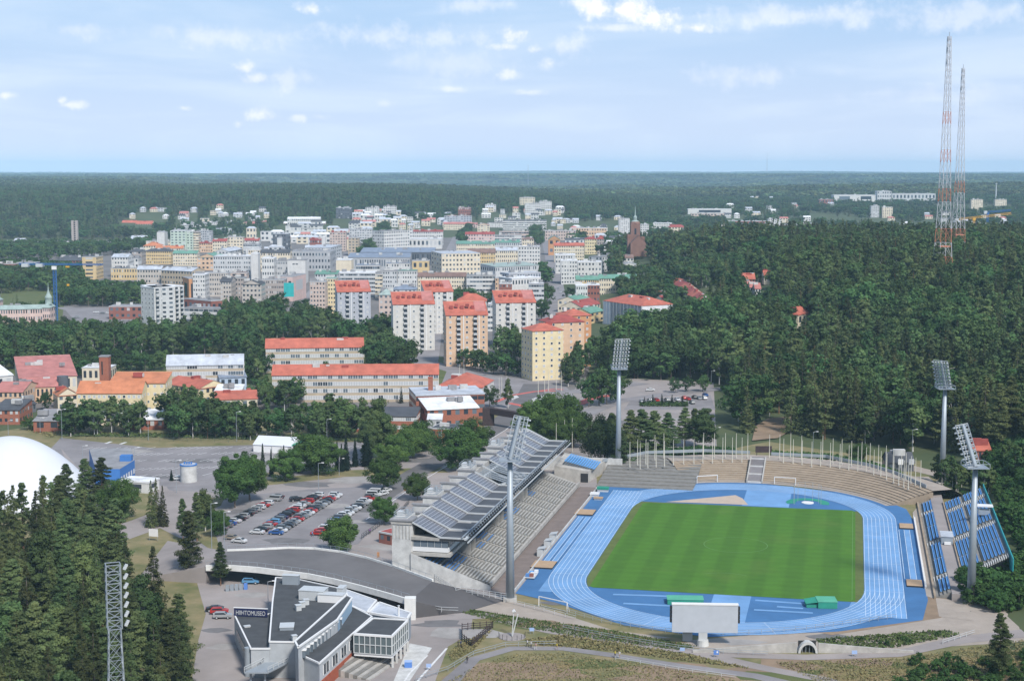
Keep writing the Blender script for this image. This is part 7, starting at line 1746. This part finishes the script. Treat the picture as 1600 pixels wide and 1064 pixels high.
def vis(e): 
    x,y,h=e[1],e[2],e[3]; a=proj(x,y,H(x,y)+h)
    return -230<a[0]<1680 and a[1]<1090
def cleared(e):
    tp=proj(e[1],e[2],H(e[1],e[2])+e[3])
    if tp[1]<(738 if tp[0]<150 else 738+(tp[0]-150)*1.0): return False
    if e[2]<185 or (e[0]=='birch' and e[2]<290): return False
    a=proj(e[1],e[2],H(e[1],e[2])+e[3]*.6); ppm=FPX/e[2]
    if a[0]+3.4*ppm>max(296,335-max(0,a[1]-960)*.35): return False
    if e[2]<258 and abs(a[0]-189)<26+3.2*ppm: return False
    if abs(a[0]-189)<20 and e[2]<262: return False
    # keep the museum yard and west path open
    for poly in ([(300,905),(330,930),(340,1064),(300,1130),(255,1130),(325,990)],[(150,850),(140,830),(240,795),(300,800),(330,870),(250,860)]):
        if inpoly(e[1],e[2],[tuple(P(a,c,0)[:2]) for a,c in poly]): return False
    return True
ALL+=[e for e in nw if vis(e) and cleared(e)]
# left ridge behind the town: far trees, scattered
FARW=[]
def hidesb(X,Y):
    px=800+FPX*X/Y; lim=Y*Y/FPX*1.6+60
    return any(a-4<px<c+4 and d-min(230,lim*.7)<Y<d+20 for a,c,d in FARB)
def fartrees():
    o=[]; sp=13.0
    for y in np.arange(2380,5000,sp):
        for x in np.arange(-y*.36,y*.10,sp):
            X=x+random.uniform(-.5,.5)*sp; Y=y+random.uniform(-.5,.5)*sp
            dens=1 if (X<-.205*Y or Y>4150 or H(X,Y)>9) else 0
            
            if dens and random.random()<.85 and not hidesb(X,Y): o.append((random.choices(['pine','spruce','broad'],[4,2,2])[0],X,Y,random.uniform(13,20),1.25))
    return o
FARW=fartrees()
def fr2():
    o=[]
    sp=19.
    for y in np.arange(2000,5200,sp):
        for x in np.arange(y*-.02,y*.36,sp):
            X=x+random.uniform(-.5,.5)*sp; Y=y+random.uniform(-.5,.5)*sp
            if Y<3000 and X<Y*.07: continue
            if Y<2500 and X<Y*.0: continue
            if any(inpoly(X,Y,f) for f in BIGF) or hidesb(X,Y): continue
            n=fbm(X,Y,300)
            if n<-.28 and Y<4200: continue
            o.append((random.choices(['pine','spruce','broad'],[3,2,4])[0],X,Y,random.uniform(12,18),1.4))
    return o
BIGF=[f for f in FOOT if f[0][1]>1900]
FARW+=fr2()
# separate individuals and the rest, kind by kind
kinds={}
for e in ALL: kinds.setdefault(e[0],[]).append(e)
rest={}
LIM=300
for k,l in kinds.items():
    l.sort(key=lambda e:-e[3]/math.hypot(e[1],e[2])); have=COUNT.get(k,0)
    ind=l[:max(0,min(LIM,296)-have)]; rest[k]=[(e[0],e[1],e[2],e[3],e[4]) for e in l[max(0,min(LIM,296)-have):]]
    for e in ind:
        d=e[2]; size=e[3]/math.hypot(e[1],e[2])*FPX
        det='hi' if (e[7]=='hi' and d<420) or size>110 else 'mid' if size>42 else 'lo'
        adj={'pine':'blue-green pine','spruce':'dark pointed spruce','fir':'narrow dark conifer','birch':'light green birch-like tree','broad':'round leafy tree','bush':'leafy bush'}[k]
        zn=zone(e); pl=zn or e[5]; plant(k,e[1],e[2],e[3],det,adj+' '+pl,(KN[k]+('es ' if k=='bush' else 's ')+pl),wf=e[4])
for e in FARW: rest.setdefault(e[0],[]).append(e)
def scatter(name,pts,variants,matrand=None):
    "one 'stuff' object: points carrying instances of the tree meshes"
    if not pts: return
    me=bpy.data.meshes.new(name); n=len(pts); A=np.array([(x,y) for _,x,y,_,_ in pts]); Z=hgt(A[:,0],A[:,1])
    co=np.column_stack([A,Z]); me.vertices.add(n); me.vertices.foreach_set('co',co.ravel())
    for an,ty,vals in (('tsc','FLOAT_VECTOR',np.array([(h*w_,h*w_,h) for _,_,_,h,w_ in pts]).ravel()),('trot','FLOAT',rng.uniform(0,6.28,n)),('tidx','INT',rng.integers(0,len(variants),n))):
        at=me.attributes.new(an,ty,'POINT'); at.data.foreach_set('vector' if ty=='FLOAT_VECTOR' else 'value',vals)
    o=link(name,me); struct(o,'stuff')
    g=bpy.data.node_groups.new(name,'GeometryNodeTree'); g.interface.new_socket('Geometry',in_out='INPUT',socket_type='NodeSocketGeometry'); g.interface.new_socket('Geometry',in_out='OUTPUT',socket_type='NodeSocketGeometry')
    N=g.nodes; L=g.links; i_=N.new('NodeGroupInput'); o_=N.new('NodeGroupOutput'); iop=N.new('GeometryNodeInstanceOnPoints'); jn=N.new('GeometryNodeJoinGeometry')
    for v in variants:
        oi=N.new('GeometryNodeObjectInfo'); oi.inputs['Object'].default_value=v; oi.inputs['As Instance'].default_value=True; L.new(oi.outputs['Geometry'],jn.inputs[0])
    def attr(nm,ty): a=N.new('GeometryNodeInputNamedAttribute'); a.data_type=ty; a.inputs[0].default_value=nm; return a.outputs[0]
    iop.inputs['Pick Instance'].default_value=True
    L.new(i_.outputs[0],iop.inputs['Points']); L.new(jn.outputs[0],iop.inputs['Instance']); L.new(attr('tidx','INT'),iop.inputs['Instance Index']); L.new(attr('tsc','FLOAT_VECTOR'),iop.inputs['Scale'])
    cr=N.new('ShaderNodeCombineXYZ'); L.new(attr('trot','FLOAT'),cr.inputs[2]); L.new(cr.outputs[0],iop.inputs['Rotation'])
    L.new(iop.outputs[0],o_.inputs[0]); m=o.modifiers.new('scatter','NODES'); m.node_group=g
    return o
# unit-height tree meshes for the scattered woods
def unit(kind,det):
    o=[]
    for me in lib(kind,det):
        m=me.copy(); m.transform(Matrix.Scale(1/BASEH[kind],4)); ob=bpy.data.objects.new(NAMES[kind],m); o.append(ob)
    return o
for k,l in rest.items():
    near=[e for e in l if e[2]<1300]; far=[e for e in l if e[2]>=1300]
    u1=unit(k,'lo'); scatter({'pine':'pine_wood','spruce':'spruce_wood','broad':'leafy_wood','birch':'birch_wood','bush':'undergrowth','fir':'conifer_wood'}[k],near,u1)
    if far: u2=unit(k,'xlo'); scatter('distant_'+{'pine':'pine_wood','spruce':'spruce_wood','broad':'leafy_wood','birch':'birch_wood','bush':'undergrowth','fir':'conifer_wood'}[k],far,u2)
# forest clumps far away
def clump(seed):
    rg=np.random.default_rng(seed); C=[];N=[];S=[]
    for i in range(26):
        c=np.array([rg.uniform(-.5,.5),rg.uniform(-.5,.5),rg.uniform(.1,.28)]); e=rg.normal(size=(9,3)); e/=np.linalg.norm(e,axis=1)[:,None]; e[:,2]=np.abs(e[:,2]); C.append(c+e*np.array([.09,.09,.13])); N.append(e); S.append(np.full(9,.075))
    C=np.concatenate(C);N=np.concatenate(N);S=np.concatenate(S); V=leafquads(C,S,N,rg,.7,.9)
    return bpy.data.objects.new('clump',quadmesh('clump',V,'leaf_pine' if seed%2 else 'leaf_spruce'))
pts=[]
for y0,y1,sp,s in ((4500,7500,48,62),(7500,14000,105,125),(14000,23400,200,230)):
    for y in np.arange(y0,y1,sp):
        for x in np.arange(-y*.37,y*.37,sp):
            X=x+random.uniform(-.5,.5)*sp; Y=y+random.uniform(-.5,.5)*sp
            if fbm(X,Y,900)<-.42: continue
            pts.append(('c',X,Y,s,1.0))
o=scatter('far_forest',pts,[clump(1),clump(2),clump(3),clump(4)])
# flatten the farthest clumps vertically
at=o.data.attributes['tsc']; v=np.empty(len(pts)*3); at.data.foreach_get('vector',v); v=v.reshape(-1,3); v[:,2]=np.where(v[:,0]>200,60,np.where(v[:,0]>100,55,48)); at.data.foreach_set('vector',v.ravel())
# hedge along the flagpoles and grass tufts
def tufts(name,poly,n,matn,h=(.3,.8),px=True,z=0.05,zf=None):
    q=[tuple(P(a,c,0)[:2]) for a,c in poly] if px else poly
    xs=[a for a,_ in q]; ys=[c for _,c in q]; C=[]
    while len(C)<n:
        x,y=random.uniform(min(xs),max(xs)),random.uniform(min(ys),max(ys))
        if inpoly(x,y,q): C.append((x,y,(zf(x,y) if zf else z)+random.uniform(0,h[1])))
    C=np.array(C); Nn=np.tile([0,0,1.],(n,1)); V=leafquads(C,rng.uniform(h[0],h[1],n),Nn,rng,.35,.6); me=quadmesh(name,V,matn); return struct(link(name,me),'stuff')
mat('dry_blade',(.25,.20,.10),.9,.3,.4,col2=(.13,.14,.055)); mat('green_blade',(.05,.085,.025),.9,.3,.3,col2=(.10,.13,.04))
tufts('grass_tufts',[(720,957),(740,953),(830,968),(960,986),(1090,1010),(1060,1016),(930,999),(800,978)],5200,'green_blade',(.10,.34))
tufts('grass_tufts',[(640,1100),(735,1045),(800,1022),(880,1020),(1060,1048),(1200,1070),(1200,1100)],9000,'dry_blade',(.10,.3))
tufts('grass_tufts',[(820,1000),(880,992),(1060,1020),(1180,1046),(1080,1034),(960,1018),(840,1008)],3200,'dry_blade',(.15,.4))
tufts('grass_tufts',[(1210,1035),(1400,1030),(1500,1015),(1600,1000),(1600,1090),(1330,1090)],9500,'dry_blade',(.10,.32))
tufts('grass_tufts',[(1270,1000),(1480,985),(1500,992),(1400,1012),(1300,1014)],2500,'green_blade',(.15,.45))
tufts('grass_tufts',[(730,1000),(700,1020),(705,1034),(740,1018),(760,995),(770,985)],1200,'dry_blade',(.10,.3))
tufts('bank_hedge',[(958,731),(1010,716),(1100,710),(1150,714),(1150,720),(1060,722),(990,734)],5200,'leaf_broad',(.25,.9),zf=lambda x,y:2.6)
tufts('bank_hedge',[(1205,717),(1300,722),(1370,736),(1410,752),(1400,756),(1300,728),(1205,722)],3000,'leaf_broad',(.25,.9),zf=lambda x,y:2.4)
tufts('parking_hedge',[(1000,635),(1000,630),(1075,630),(1075,636)],900,'leaf_broad',(.3,.9))
tufts('verge_scrub',[(95,682),(260,684),(400,688),(560,690),(560,686),(400,683),(260,679),(95,678)],3500,'green_blade',(.2,.8))
tufts('verge_scrub',[(40,672),(60,660),(100,675),(80,684)],900,'dry_blade',(.2,.6))
# ------------------------------------------------------------ cars
CARC=dict(white=(.62,.63,.64),silver=(.34,.35,.36),grey=(.15,.16,.17),black=(.02,.021,.024),red=(.42,.03,.025),blue=(.03,.10,.30),navy=(.02,.03,.08),skyblue=(.12,.30,.50),beige=(.30,.26,.21))
for k,c in CARC.items(): mat('car_'+k,c,.28,0,spec=.6,metal=.2)
mat('car_glass',(.015,.02,.025),.08,0,spec=.6); mat('lamp_red',(.35,.02,.02),.4,0)
def car_meshes(kind,col):
    L,Wd=(4.5,1.8) if kind!='van' else (5.1,1.95)
    sh={'car':[(-2.25,.35),(-2.25,.82),(-2.1,.95),(-1.35,1.0),(-.75,1.42),(.75,1.45),(1.55,1.08),(2.05,.98),(2.25,.8),(2.25,.35)],
        'suv':[(-2.25,.4),(-2.27,.95),(-2.2,1.1),(-1.95,1.5),(-1.6,1.62),(.5,1.62),(1.05,1.15),(2.0,1.05),(2.25,.9),(2.25,.4)],
        'van':[(-2.5,.4),(-2.55,1.1),(-2.5,1.85),(-2.3,1.95),(1.2,1.95),(1.75,1.25),(2.35,1.05),(2.55,.8),(2.55,.4)]}[kind]
    me=bpy.data.meshes.new('body'); bm=bmesh.new(); w_=Wd/2; rows=[]
    for y,f in ((-w_,0),(-w_*.98,1),(w_*.98,1),(w_,0)):
        r=[]
        for x,z in sh:
            zz=z; yy=y
            if z>1.0: yy=y*(1-.22*(z-1.0)/.6 if kind!='van' else 1-.12*(z-1)/.9)
            if f==0 and abs(x)>2: xx=x*.97
            else: xx=x
            r.append(bm.verts.new((xx,yy,zz)))
        rows.append(r)
    rows=[rows[1],rows[2]]
    for i in range(len(sh)-1): bm.faces.new((rows[0][i],rows[0][i+1],rows[1][i+1],rows[1][i]))
    bm.faces.new((rows[0][-1],rows[0][0],rows[1][0],rows[1][-1])); bm.faces.new(rows[0][::-1]); bm.faces.new(rows[1])
    bmesh.ops.bevel(bm,geom=[e for e in bm.edges],offset=.06,segments=2,affect='EDGES'); bmesh.ops.recalc_face_normals(bm,faces=bm.faces); bm.to_mesh(me); bm.free(); me.materials.append(MATS['car_'+col])
    for p in me.polygons: p.use_smooth=False
    g=MB()
    def yy(z): return w_*.98*(1-.22*(z-1.0)/.6 if kind!='van' else 1-.12*(z-1)/.9)+.012
    if kind=='car': side=[(-1.25,1.02),(-.7,1.36),(.7,1.38),(1.35,1.06)]; fr=((.78,1.44),(1.5,1.12)); bk=((-.8,1.41),(-1.3,1.04))
    elif kind=='suv': side=[(-1.9,1.12),(-1.7,1.5),(.42,1.53),(.95,1.12)]; fr=((.54,1.6),(1.02,1.2)); bk=((-1.98,1.48),(-2.18,1.12))
    else: side=[(-2.2,1.3),(-2.2,1.78),(1.1,1.78),(1.55,1.28)]; fr=((1.24,1.9),(1.7,1.32)); bk=((-2.52,1.75),(-2.55,1.2))
    for s in (-1,1): 
        pts=[(x,s*yy(z),z) for x,z in side]; g.face(pts if s<0 else pts[::-1],'car_glass')
    for (a,c),dx in ((fr,.06),(bk,-.06)):
        o_=.02 if dx>0 else -.02; hw0,hw1=yy(a[1])*.88,yy(c[1])*.88; g.face([(a[0]+dx*.5,-hw0,a[1]+.03),(a[0]+dx*.5,hw0,a[1]+.03),(c[0]+dx*.5,hw1,c[1]+.03),(c[0]+dx*.5,-hw1,c[1]+.03)],'car_glass')
    gl=g.build('x'); gm=gl.data; bpy.data.objects.remove(gl)
    return me,gm
CARM={}; wb=MB(); wb.tube((0,-.11,0),(0,.11,0),.33,.33,'rubber',12); wb.tube((0,-.12,0),(0,.12,0),.19,.19,'metal_light',8); o=wb.build('x'); wheelme=o.data; bpy.data.objects.remove(o)
hb=MB(); hb.box(-.04,-.18,-.08,.04,.18,.08,'frame_white'); o=hb.build('x'); headme=o.data; bpy.data.objects.remove(o)
tb_=MB(); tb_.box(-.04,-.15,-.1,.04,.15,.1,'lamp_red'); o=tb_.build('x'); tailme=o.data; bpy.data.objects.remove(o)
def car(label,p,ang,col,kind='car',group=None,z=.10,small=False):
    k=(kind,col)
    if k not in CARM: CARM[k]=car_meshes(kind,col)
    t=thing('parked_car',label,'van' if kind=='van' else 'car',(p.x,p.y,z),ang,group)
    link('body',CARM[k][0],t); link('window_glass',CARM[k][1],t)
    for x in ((-1.35,1.35) if kind!='van' else (-1.55,1.6)):
        for y in (-.8,.8): link('wheel',wheelme,t,(x,y,.33))
    if not small:
        hx=2.24 if kind!='van' else 2.54
        for y in (-.6,.6): link('headlight',headme,t,(hx,y,.72)); link('tail_light',tailme,t,(-hx,y,.85))
    return t
random.seed(3)
def carrow(name,xa,ya,xb,yb,cols,flip,kinds='c',skip=()):
    A=P(xa,ya); B=P(xb,yb); d=(B-A).normalized(); ang=math.atan2(d.y,d.x)+(-math.pi/2 if flip else math.pi/2); n=len(cols)
    for i,c in enumerate(cols):
        if c is None: continue
        kd='car'
        if c.startswith('v:'): kd='van'; c=c[2:]
        elif c.startswith('s:'): kd='suv'; c=c[2:]
        p=A+(B-A)*(i/(n-1)); p=p+Vector((random.uniform(-.2,.2),random.uniform(-.2,.2),0))
        w={'car':'car','suv':'estate car','van':'van'}[kd]
        car('%s %s, %s from the near end, %s'%({'navy':'dark blue','skyblue':'pale blue'}.get(c,c),w,ordn(i),name),p,ang+random.uniform(-.03,.03),c,kd,'cars in the '+name)
carrow('leftmost row of the car park',346,828,434,779,['grey','s:grey','blue','white','black','s:silver','black','s:grey','s:silver','s:white','red','s:white',None,'v:silver','black'],False)
carrow('second row of the car park',402,834,496,776,['white','black','s:silver','red','s:skyblue','s:grey','navy','s:black','black','s:red','s:white','white','silver','s:red','s:black','black','s:white'],False)
carrow('third row of the car park',431,835,525,776,['blue','white','s:grey','black','grey','silver','red','s:grey','silver','white','red','s:black','grey','s:silver','grey','black','red','white','s:white'],True)
carrow('rightmost row of the car park',497,836,590,772,['red','red','s:white','navy','s:silver','blue','s:grey','s:white','white','s:silver','white','black','s:silver','s:white','red','s:grey','v:white','v:white'],True)
for lab,px,py,a,c,k in (('beige car driving in the near lane of the car park',362,843,-.35,'beige','car'),('white car driving just in front of the beige one',374,848,-.35,'white','car'),('black estate car parked at the head of the second row',463,783,.4,'black','suv'),
 ('white saloon car driving along the hill road',1016,611,.15,'white','car'),('pale blue car parked in the shade under the bridge',392,912,.0,'skyblue','suv'),('dark car half hidden by bushes left of the museum',336,955,.1,'black','car'),('red van-like car beside the wood at the museum',343,959,.1,'red','suv'),('silver car parked nearest the museum corner',348,966,.05,'silver','suv'),
 ('white van parked by the concrete tank',277,750,.1,'white','car'),('white car at the left kerb of the street behind the grandstand',598,774,.9,'white','car'),('white car on the street beyond the round tree',603,769,.9,'white','car')):
    car(lab,P(px,py),a,c,k,z=.12)
for i,(px,py,c) in enumerate(((1003,629,'white'),(1015,628,'silver'),(1026,627,'red'),(1042,627,'grey'),(1058,626,'white'),(1069,624,'red'),(1075,625,'red'),(1085,623,'black'),(1092,624,'silver'),(1100,624,'white'),(1102,619,'blue'),(1081,631,'grey'))):
    car('%s car, %s from the left in the upper parking'%(c,ordn(i)),P(px,py),math.pi/2+.2,c,'suv' if i%2 else 'car','cars in the upper parking',.1,True)
for i,(px,py,c) in enumerate(((872,452,'silver'),(876,458,'white'),(880,463,'black'),(886,474,'grey'),(888,478,'white'),(891,487,'black'),(864,391,'black'),(850,366,'grey'),(698,405,'grey'),(692,411,'black'),(702,395,'white'),(1047,466,'black'),(150,489,'white'),(160,491,'grey'),(170,490,'white'),(182,487,'black'),(120,497,'silver'),(745,570,'black'),(752,573,'black'),(284,609,'silver'),(205,470,'white'),(213,470,'silver'))):
    where='on the main street' if 845<px<900 else 'on the parallel street' if 690<px<703 else 'beside the row houses' if px>1000 else 'on the cross street' if 740<px<760 else 'in the school yard' if px==284 else 'in the yard left of the white high-rise'
    car('small %s car %s, %s from the near end'%(c,where,ordn(i%12)),P(px,py),1.5 if px>600 else .2,c,'car','cars in the town',.12,True)
# ------------------------------------------------------------ lamps
def lamp(label,px,py,h,arm=1.2,z=0,double=False,grp='street lamps'):
    t=thing('street_lamp',label,'lamp',P(px,py,z),0,grp); b=MB(); b.tube((0,0,0),(0,0,h),.10,.06,'metal_grey',8); b.build('pole',t); b=MB(); b.bar((0,0,h),(arm,0,h+.25),.05,'metal_light')
    if double: b.bar((0,0,h),(-arm,0,h+.25),.05,'metal_light')
    b.build('arm',t); b=MB(); b.box(arm-.1,-.18,h+.15,arm+.7,.18,h+.35,'white_paint'); b.build('lamp_head',t)
    if double: b=MB(); b.box(-arm-.7,-.18,h+.15,-arm+.1,.18,h+.35,'white_paint'); b.build('lamp_head',t)
for lab,px,py,h in (('tall lamp pole behind the far edge of the big car park, left',97,686,12),('tall lamp pole behind the far edge of the big car park, centre',232,688,12),('tall lamp pole behind the far edge of the big car park, right',370,690,12),('tall lamp pole behind the tent',497,689,11),('second lamp pole behind the tent',511,690,9),
 ('lamp post on the island in the big car park',211,738,9),('thin lamp post in front of the annex',130,740,10),('lamp post near the concrete tank',276,770,11),('tall lamp pole in the middle of the forecourt',498,772,10.5),('tall green-grey pole at the near left corner of the car park',331,862,14),('second pole at the near left corner of the car park',351,862,11.5),('lamp post by the grass strip, right part',530,743,6),('lamp post in front of the brick annex',690,692,7),
 ('lamp post standing above the junction trees',858,650,10),('lamp pole by the round trees on the upper road',1111,608,9),('white-headed lamp on the north track near the stairs',1270,716,10),('white-headed lamp on the north track near the log cabin',1425,712,10),('lamp post at the plaza near the birch',1118,700,8),('white-headed lamp in the wood clearing',1268,560,10),('dark pole at the edge of the brick workshop',63,678,6.5),('thin white pole in front of the arena dome',13,680,6),('lamp post in the museum yard',419,945,6)):
    lamp(lab,px,py,h,grp='street lamps around the stadium')
for i,(px,py) in enumerate(((780,623),(784,622),(792,620),(851,613),(857,612),(841,616),(869,609),(877,612),(718,600),(725,601))):
    t=thing('flagpole','white flagpole at the junction, %s from the left side of its cluster'%ordn(i),'flagpole',P(px,py),0,'flagpoles at the junction'); o=link('pole',pme,t); o.scale=(1,1,1.1); link('foot',cme,t)
t=thing('goal_lattice','row of wire bins beside the wood under the bridge end','bins',P(367,924)); 
for i in range(5): b=MB(); b.box(-2.4+i*1.1,i*.45,0,-1.5+i*1.1,.8+i*.45,1.6,'metal_grey' if i<4 else 'sign_blue'); b.build('bin',t)
# ------------------------------------------------------------ people
def person(label,px,py,top,legs,hair=(.08,.05,.03),pose=0,ang=0,z=.1,h=1.75):
    for nm,c in (('cloth_'+top[0],top[1]),('cloth_'+legs[0],legs[1]),('skin',(.45,.27,.19)),('hair',hair)): mat(nm,c,.85,0)
    s=h/1.75; sw=.16 if pose else .02
    V=[(0,0,.95),(0,0,1.2),(0,0,1.43),(0,0,1.52),(0,0,1.66),(.10,0,.92),(.11,sw,.5),(.11,sw*1.6-.05,.08),(.11,sw*1.6+.12,.04),(-.10,0,.92),(-.11,-sw,.5),(-.11,-sw*1.6-.05,.08),(-.11,-sw*1.6+.12,.04),(.19,0,1.40),(.25,-sw,1.14),(.26,-sw+.1,.9),(-.19,0,1.40),(-.25,sw,1.14),(-.26,sw+.1,.9)]
    E=[(0,1),(1,2),(2,3),(3,4),(0,5),(5,6),(6,7),(7,8),(0,9),(9,10),(10,11),(11,12),(2,13),(13,14),(14,15),(2,16),(16,17),(17,18)]
    Rr=[.15,.14,.16,.055,.10,.095,.065,.045,.035,.095,.065,.045,.035,.06,.045,.035,.06,.045,.035]
    me=bpy.data.meshes.new('p'); me.from_pydata(V,E,[]); ob=bpy.data.objects.new('p',me); COL.objects.link(ob); m=ob.modifiers.new('s','SKIN'); m.use_smooth_shade=True
    for i,r in enumerate(Rr): me.skin_vertices[0].data[i].radius=(r,r*.85); 
    me.skin_vertices[0].data[0].use_root=True
    ss_=ob.modifiers.new('ss','SUBSURF'); ss_.levels=1; ss_.render_levels=1
    dg=bpy.context.evaluated_depsgraph_get(); me2=bpy.data.meshes.new_from_object(ob.evaluated_get(dg)); bpy.data.objects.remove(ob)
    me2.materials.clear()
    for nm in ('skin','cloth_'+top[0],'cloth_'+legs[0]): me2.materials.append(MATS[nm])
    for p_ in me2.polygons:
        c=p_.center; p_.material_index=0 if (c.z>1.5 or (abs(c.x)>.2 and c.z<1.08 and c.z>.8)) else 1 if c.z>.95 else 2
    t=link('person',me2,None,P(px,py,z)); t.rotation_euler[2]=ang; t.scale=(s,s,s); tag(t,label,'person')
    b=MB(); b.tube((0,-.02,1.66),(0,-.02,1.78),.105,.06,'hair',8); b.build('hair',t)
for a in (('person in a white top standing on the lower footpath, left of a pair',824,1010,('white',(.6,.6,.6)),('black',(.03,.03,.03))),('person in a pale top walking on the lower footpath, right of the pair',830,1012,('grey',(.4,.4,.4)),('black',(.03,.03,.03))),('small figure in white shorts just right of the pair on the footpath',837,1015,('pink',(.5,.3,.28)),('white',(.6,.6,.6))),
 ('person in a yellow top walking along the lower footpath',870,1015,('yellow',(.55,.45,.05)),('beige',(.35,.25,.2))),('person in a yellow shirt walking near the right end of the lower footpath',961,1027,('yellow',(.55,.45,.05)),('black',(.03,.03,.03))),('person in a pale shirt walking at the right end of the lower footpath',968,1028,('grey',(.4,.4,.4)),('beige',(.35,.25,.2))),
 ('person in dark clothes walking down the curved footpath',730,1036,('black',(.03,.03,.03)),('black',(.03,.03,.03))),('dark-clothed person by the corner of the timber pen, left one',716,1011,('black',(.03,.03,.03)),('black',(.03,.03,.03))),('dark-clothed person by the corner of the timber pen, right one',720,1011,('navy',(.03,.04,.1)),('black',(.03,.03,.03))),
 ('person in light blue by the red car at the near end of the right row',488,838,('lightblue',(.15,.3,.6)),('navy',(.03,.04,.1))),('person in purple walking on the forecourt near the fence',578,834,('purple',(.15,.05,.25)),('black',(.03,.03,.03))),('person in white walking across the gravel plaza',920,653,('white',(.6,.6,.6)),('beige',(.35,.25,.2))),('person in an orange top near the glass roofs of the museum',589,944,('orange',(.6,.12,.03)),('black',(.03,.03,.03)))):
    person(*a,pose=1,ang=random.uniform(0,6))
# ------------------------------------------------------------ haze
hm=bpy.data.materials.new('haze_air'); hm.use_nodes=True; nt=hm.node_tree; nt.nodes.clear(); o=nt.nodes.new('ShaderNodeOutputMaterial'); v=nt.nodes.new('ShaderNodeVolumePrincipled')
v.inputs['Color'].default_value=(.50,.77,1.0,1); v.inputs['Density'].default_value=HAZE; v.inputs['Anisotropy'].default_value=-.35
nt.links.new(v.outputs[0],o.inputs['Volume'])
b=MB(); b.box(-14000,-60,-40,14000,24500,202,hm); hz=b.build('haze'); hz['kind']='stuff'
try: hm.cycles.homogeneous_volume=True
except Exception: pass
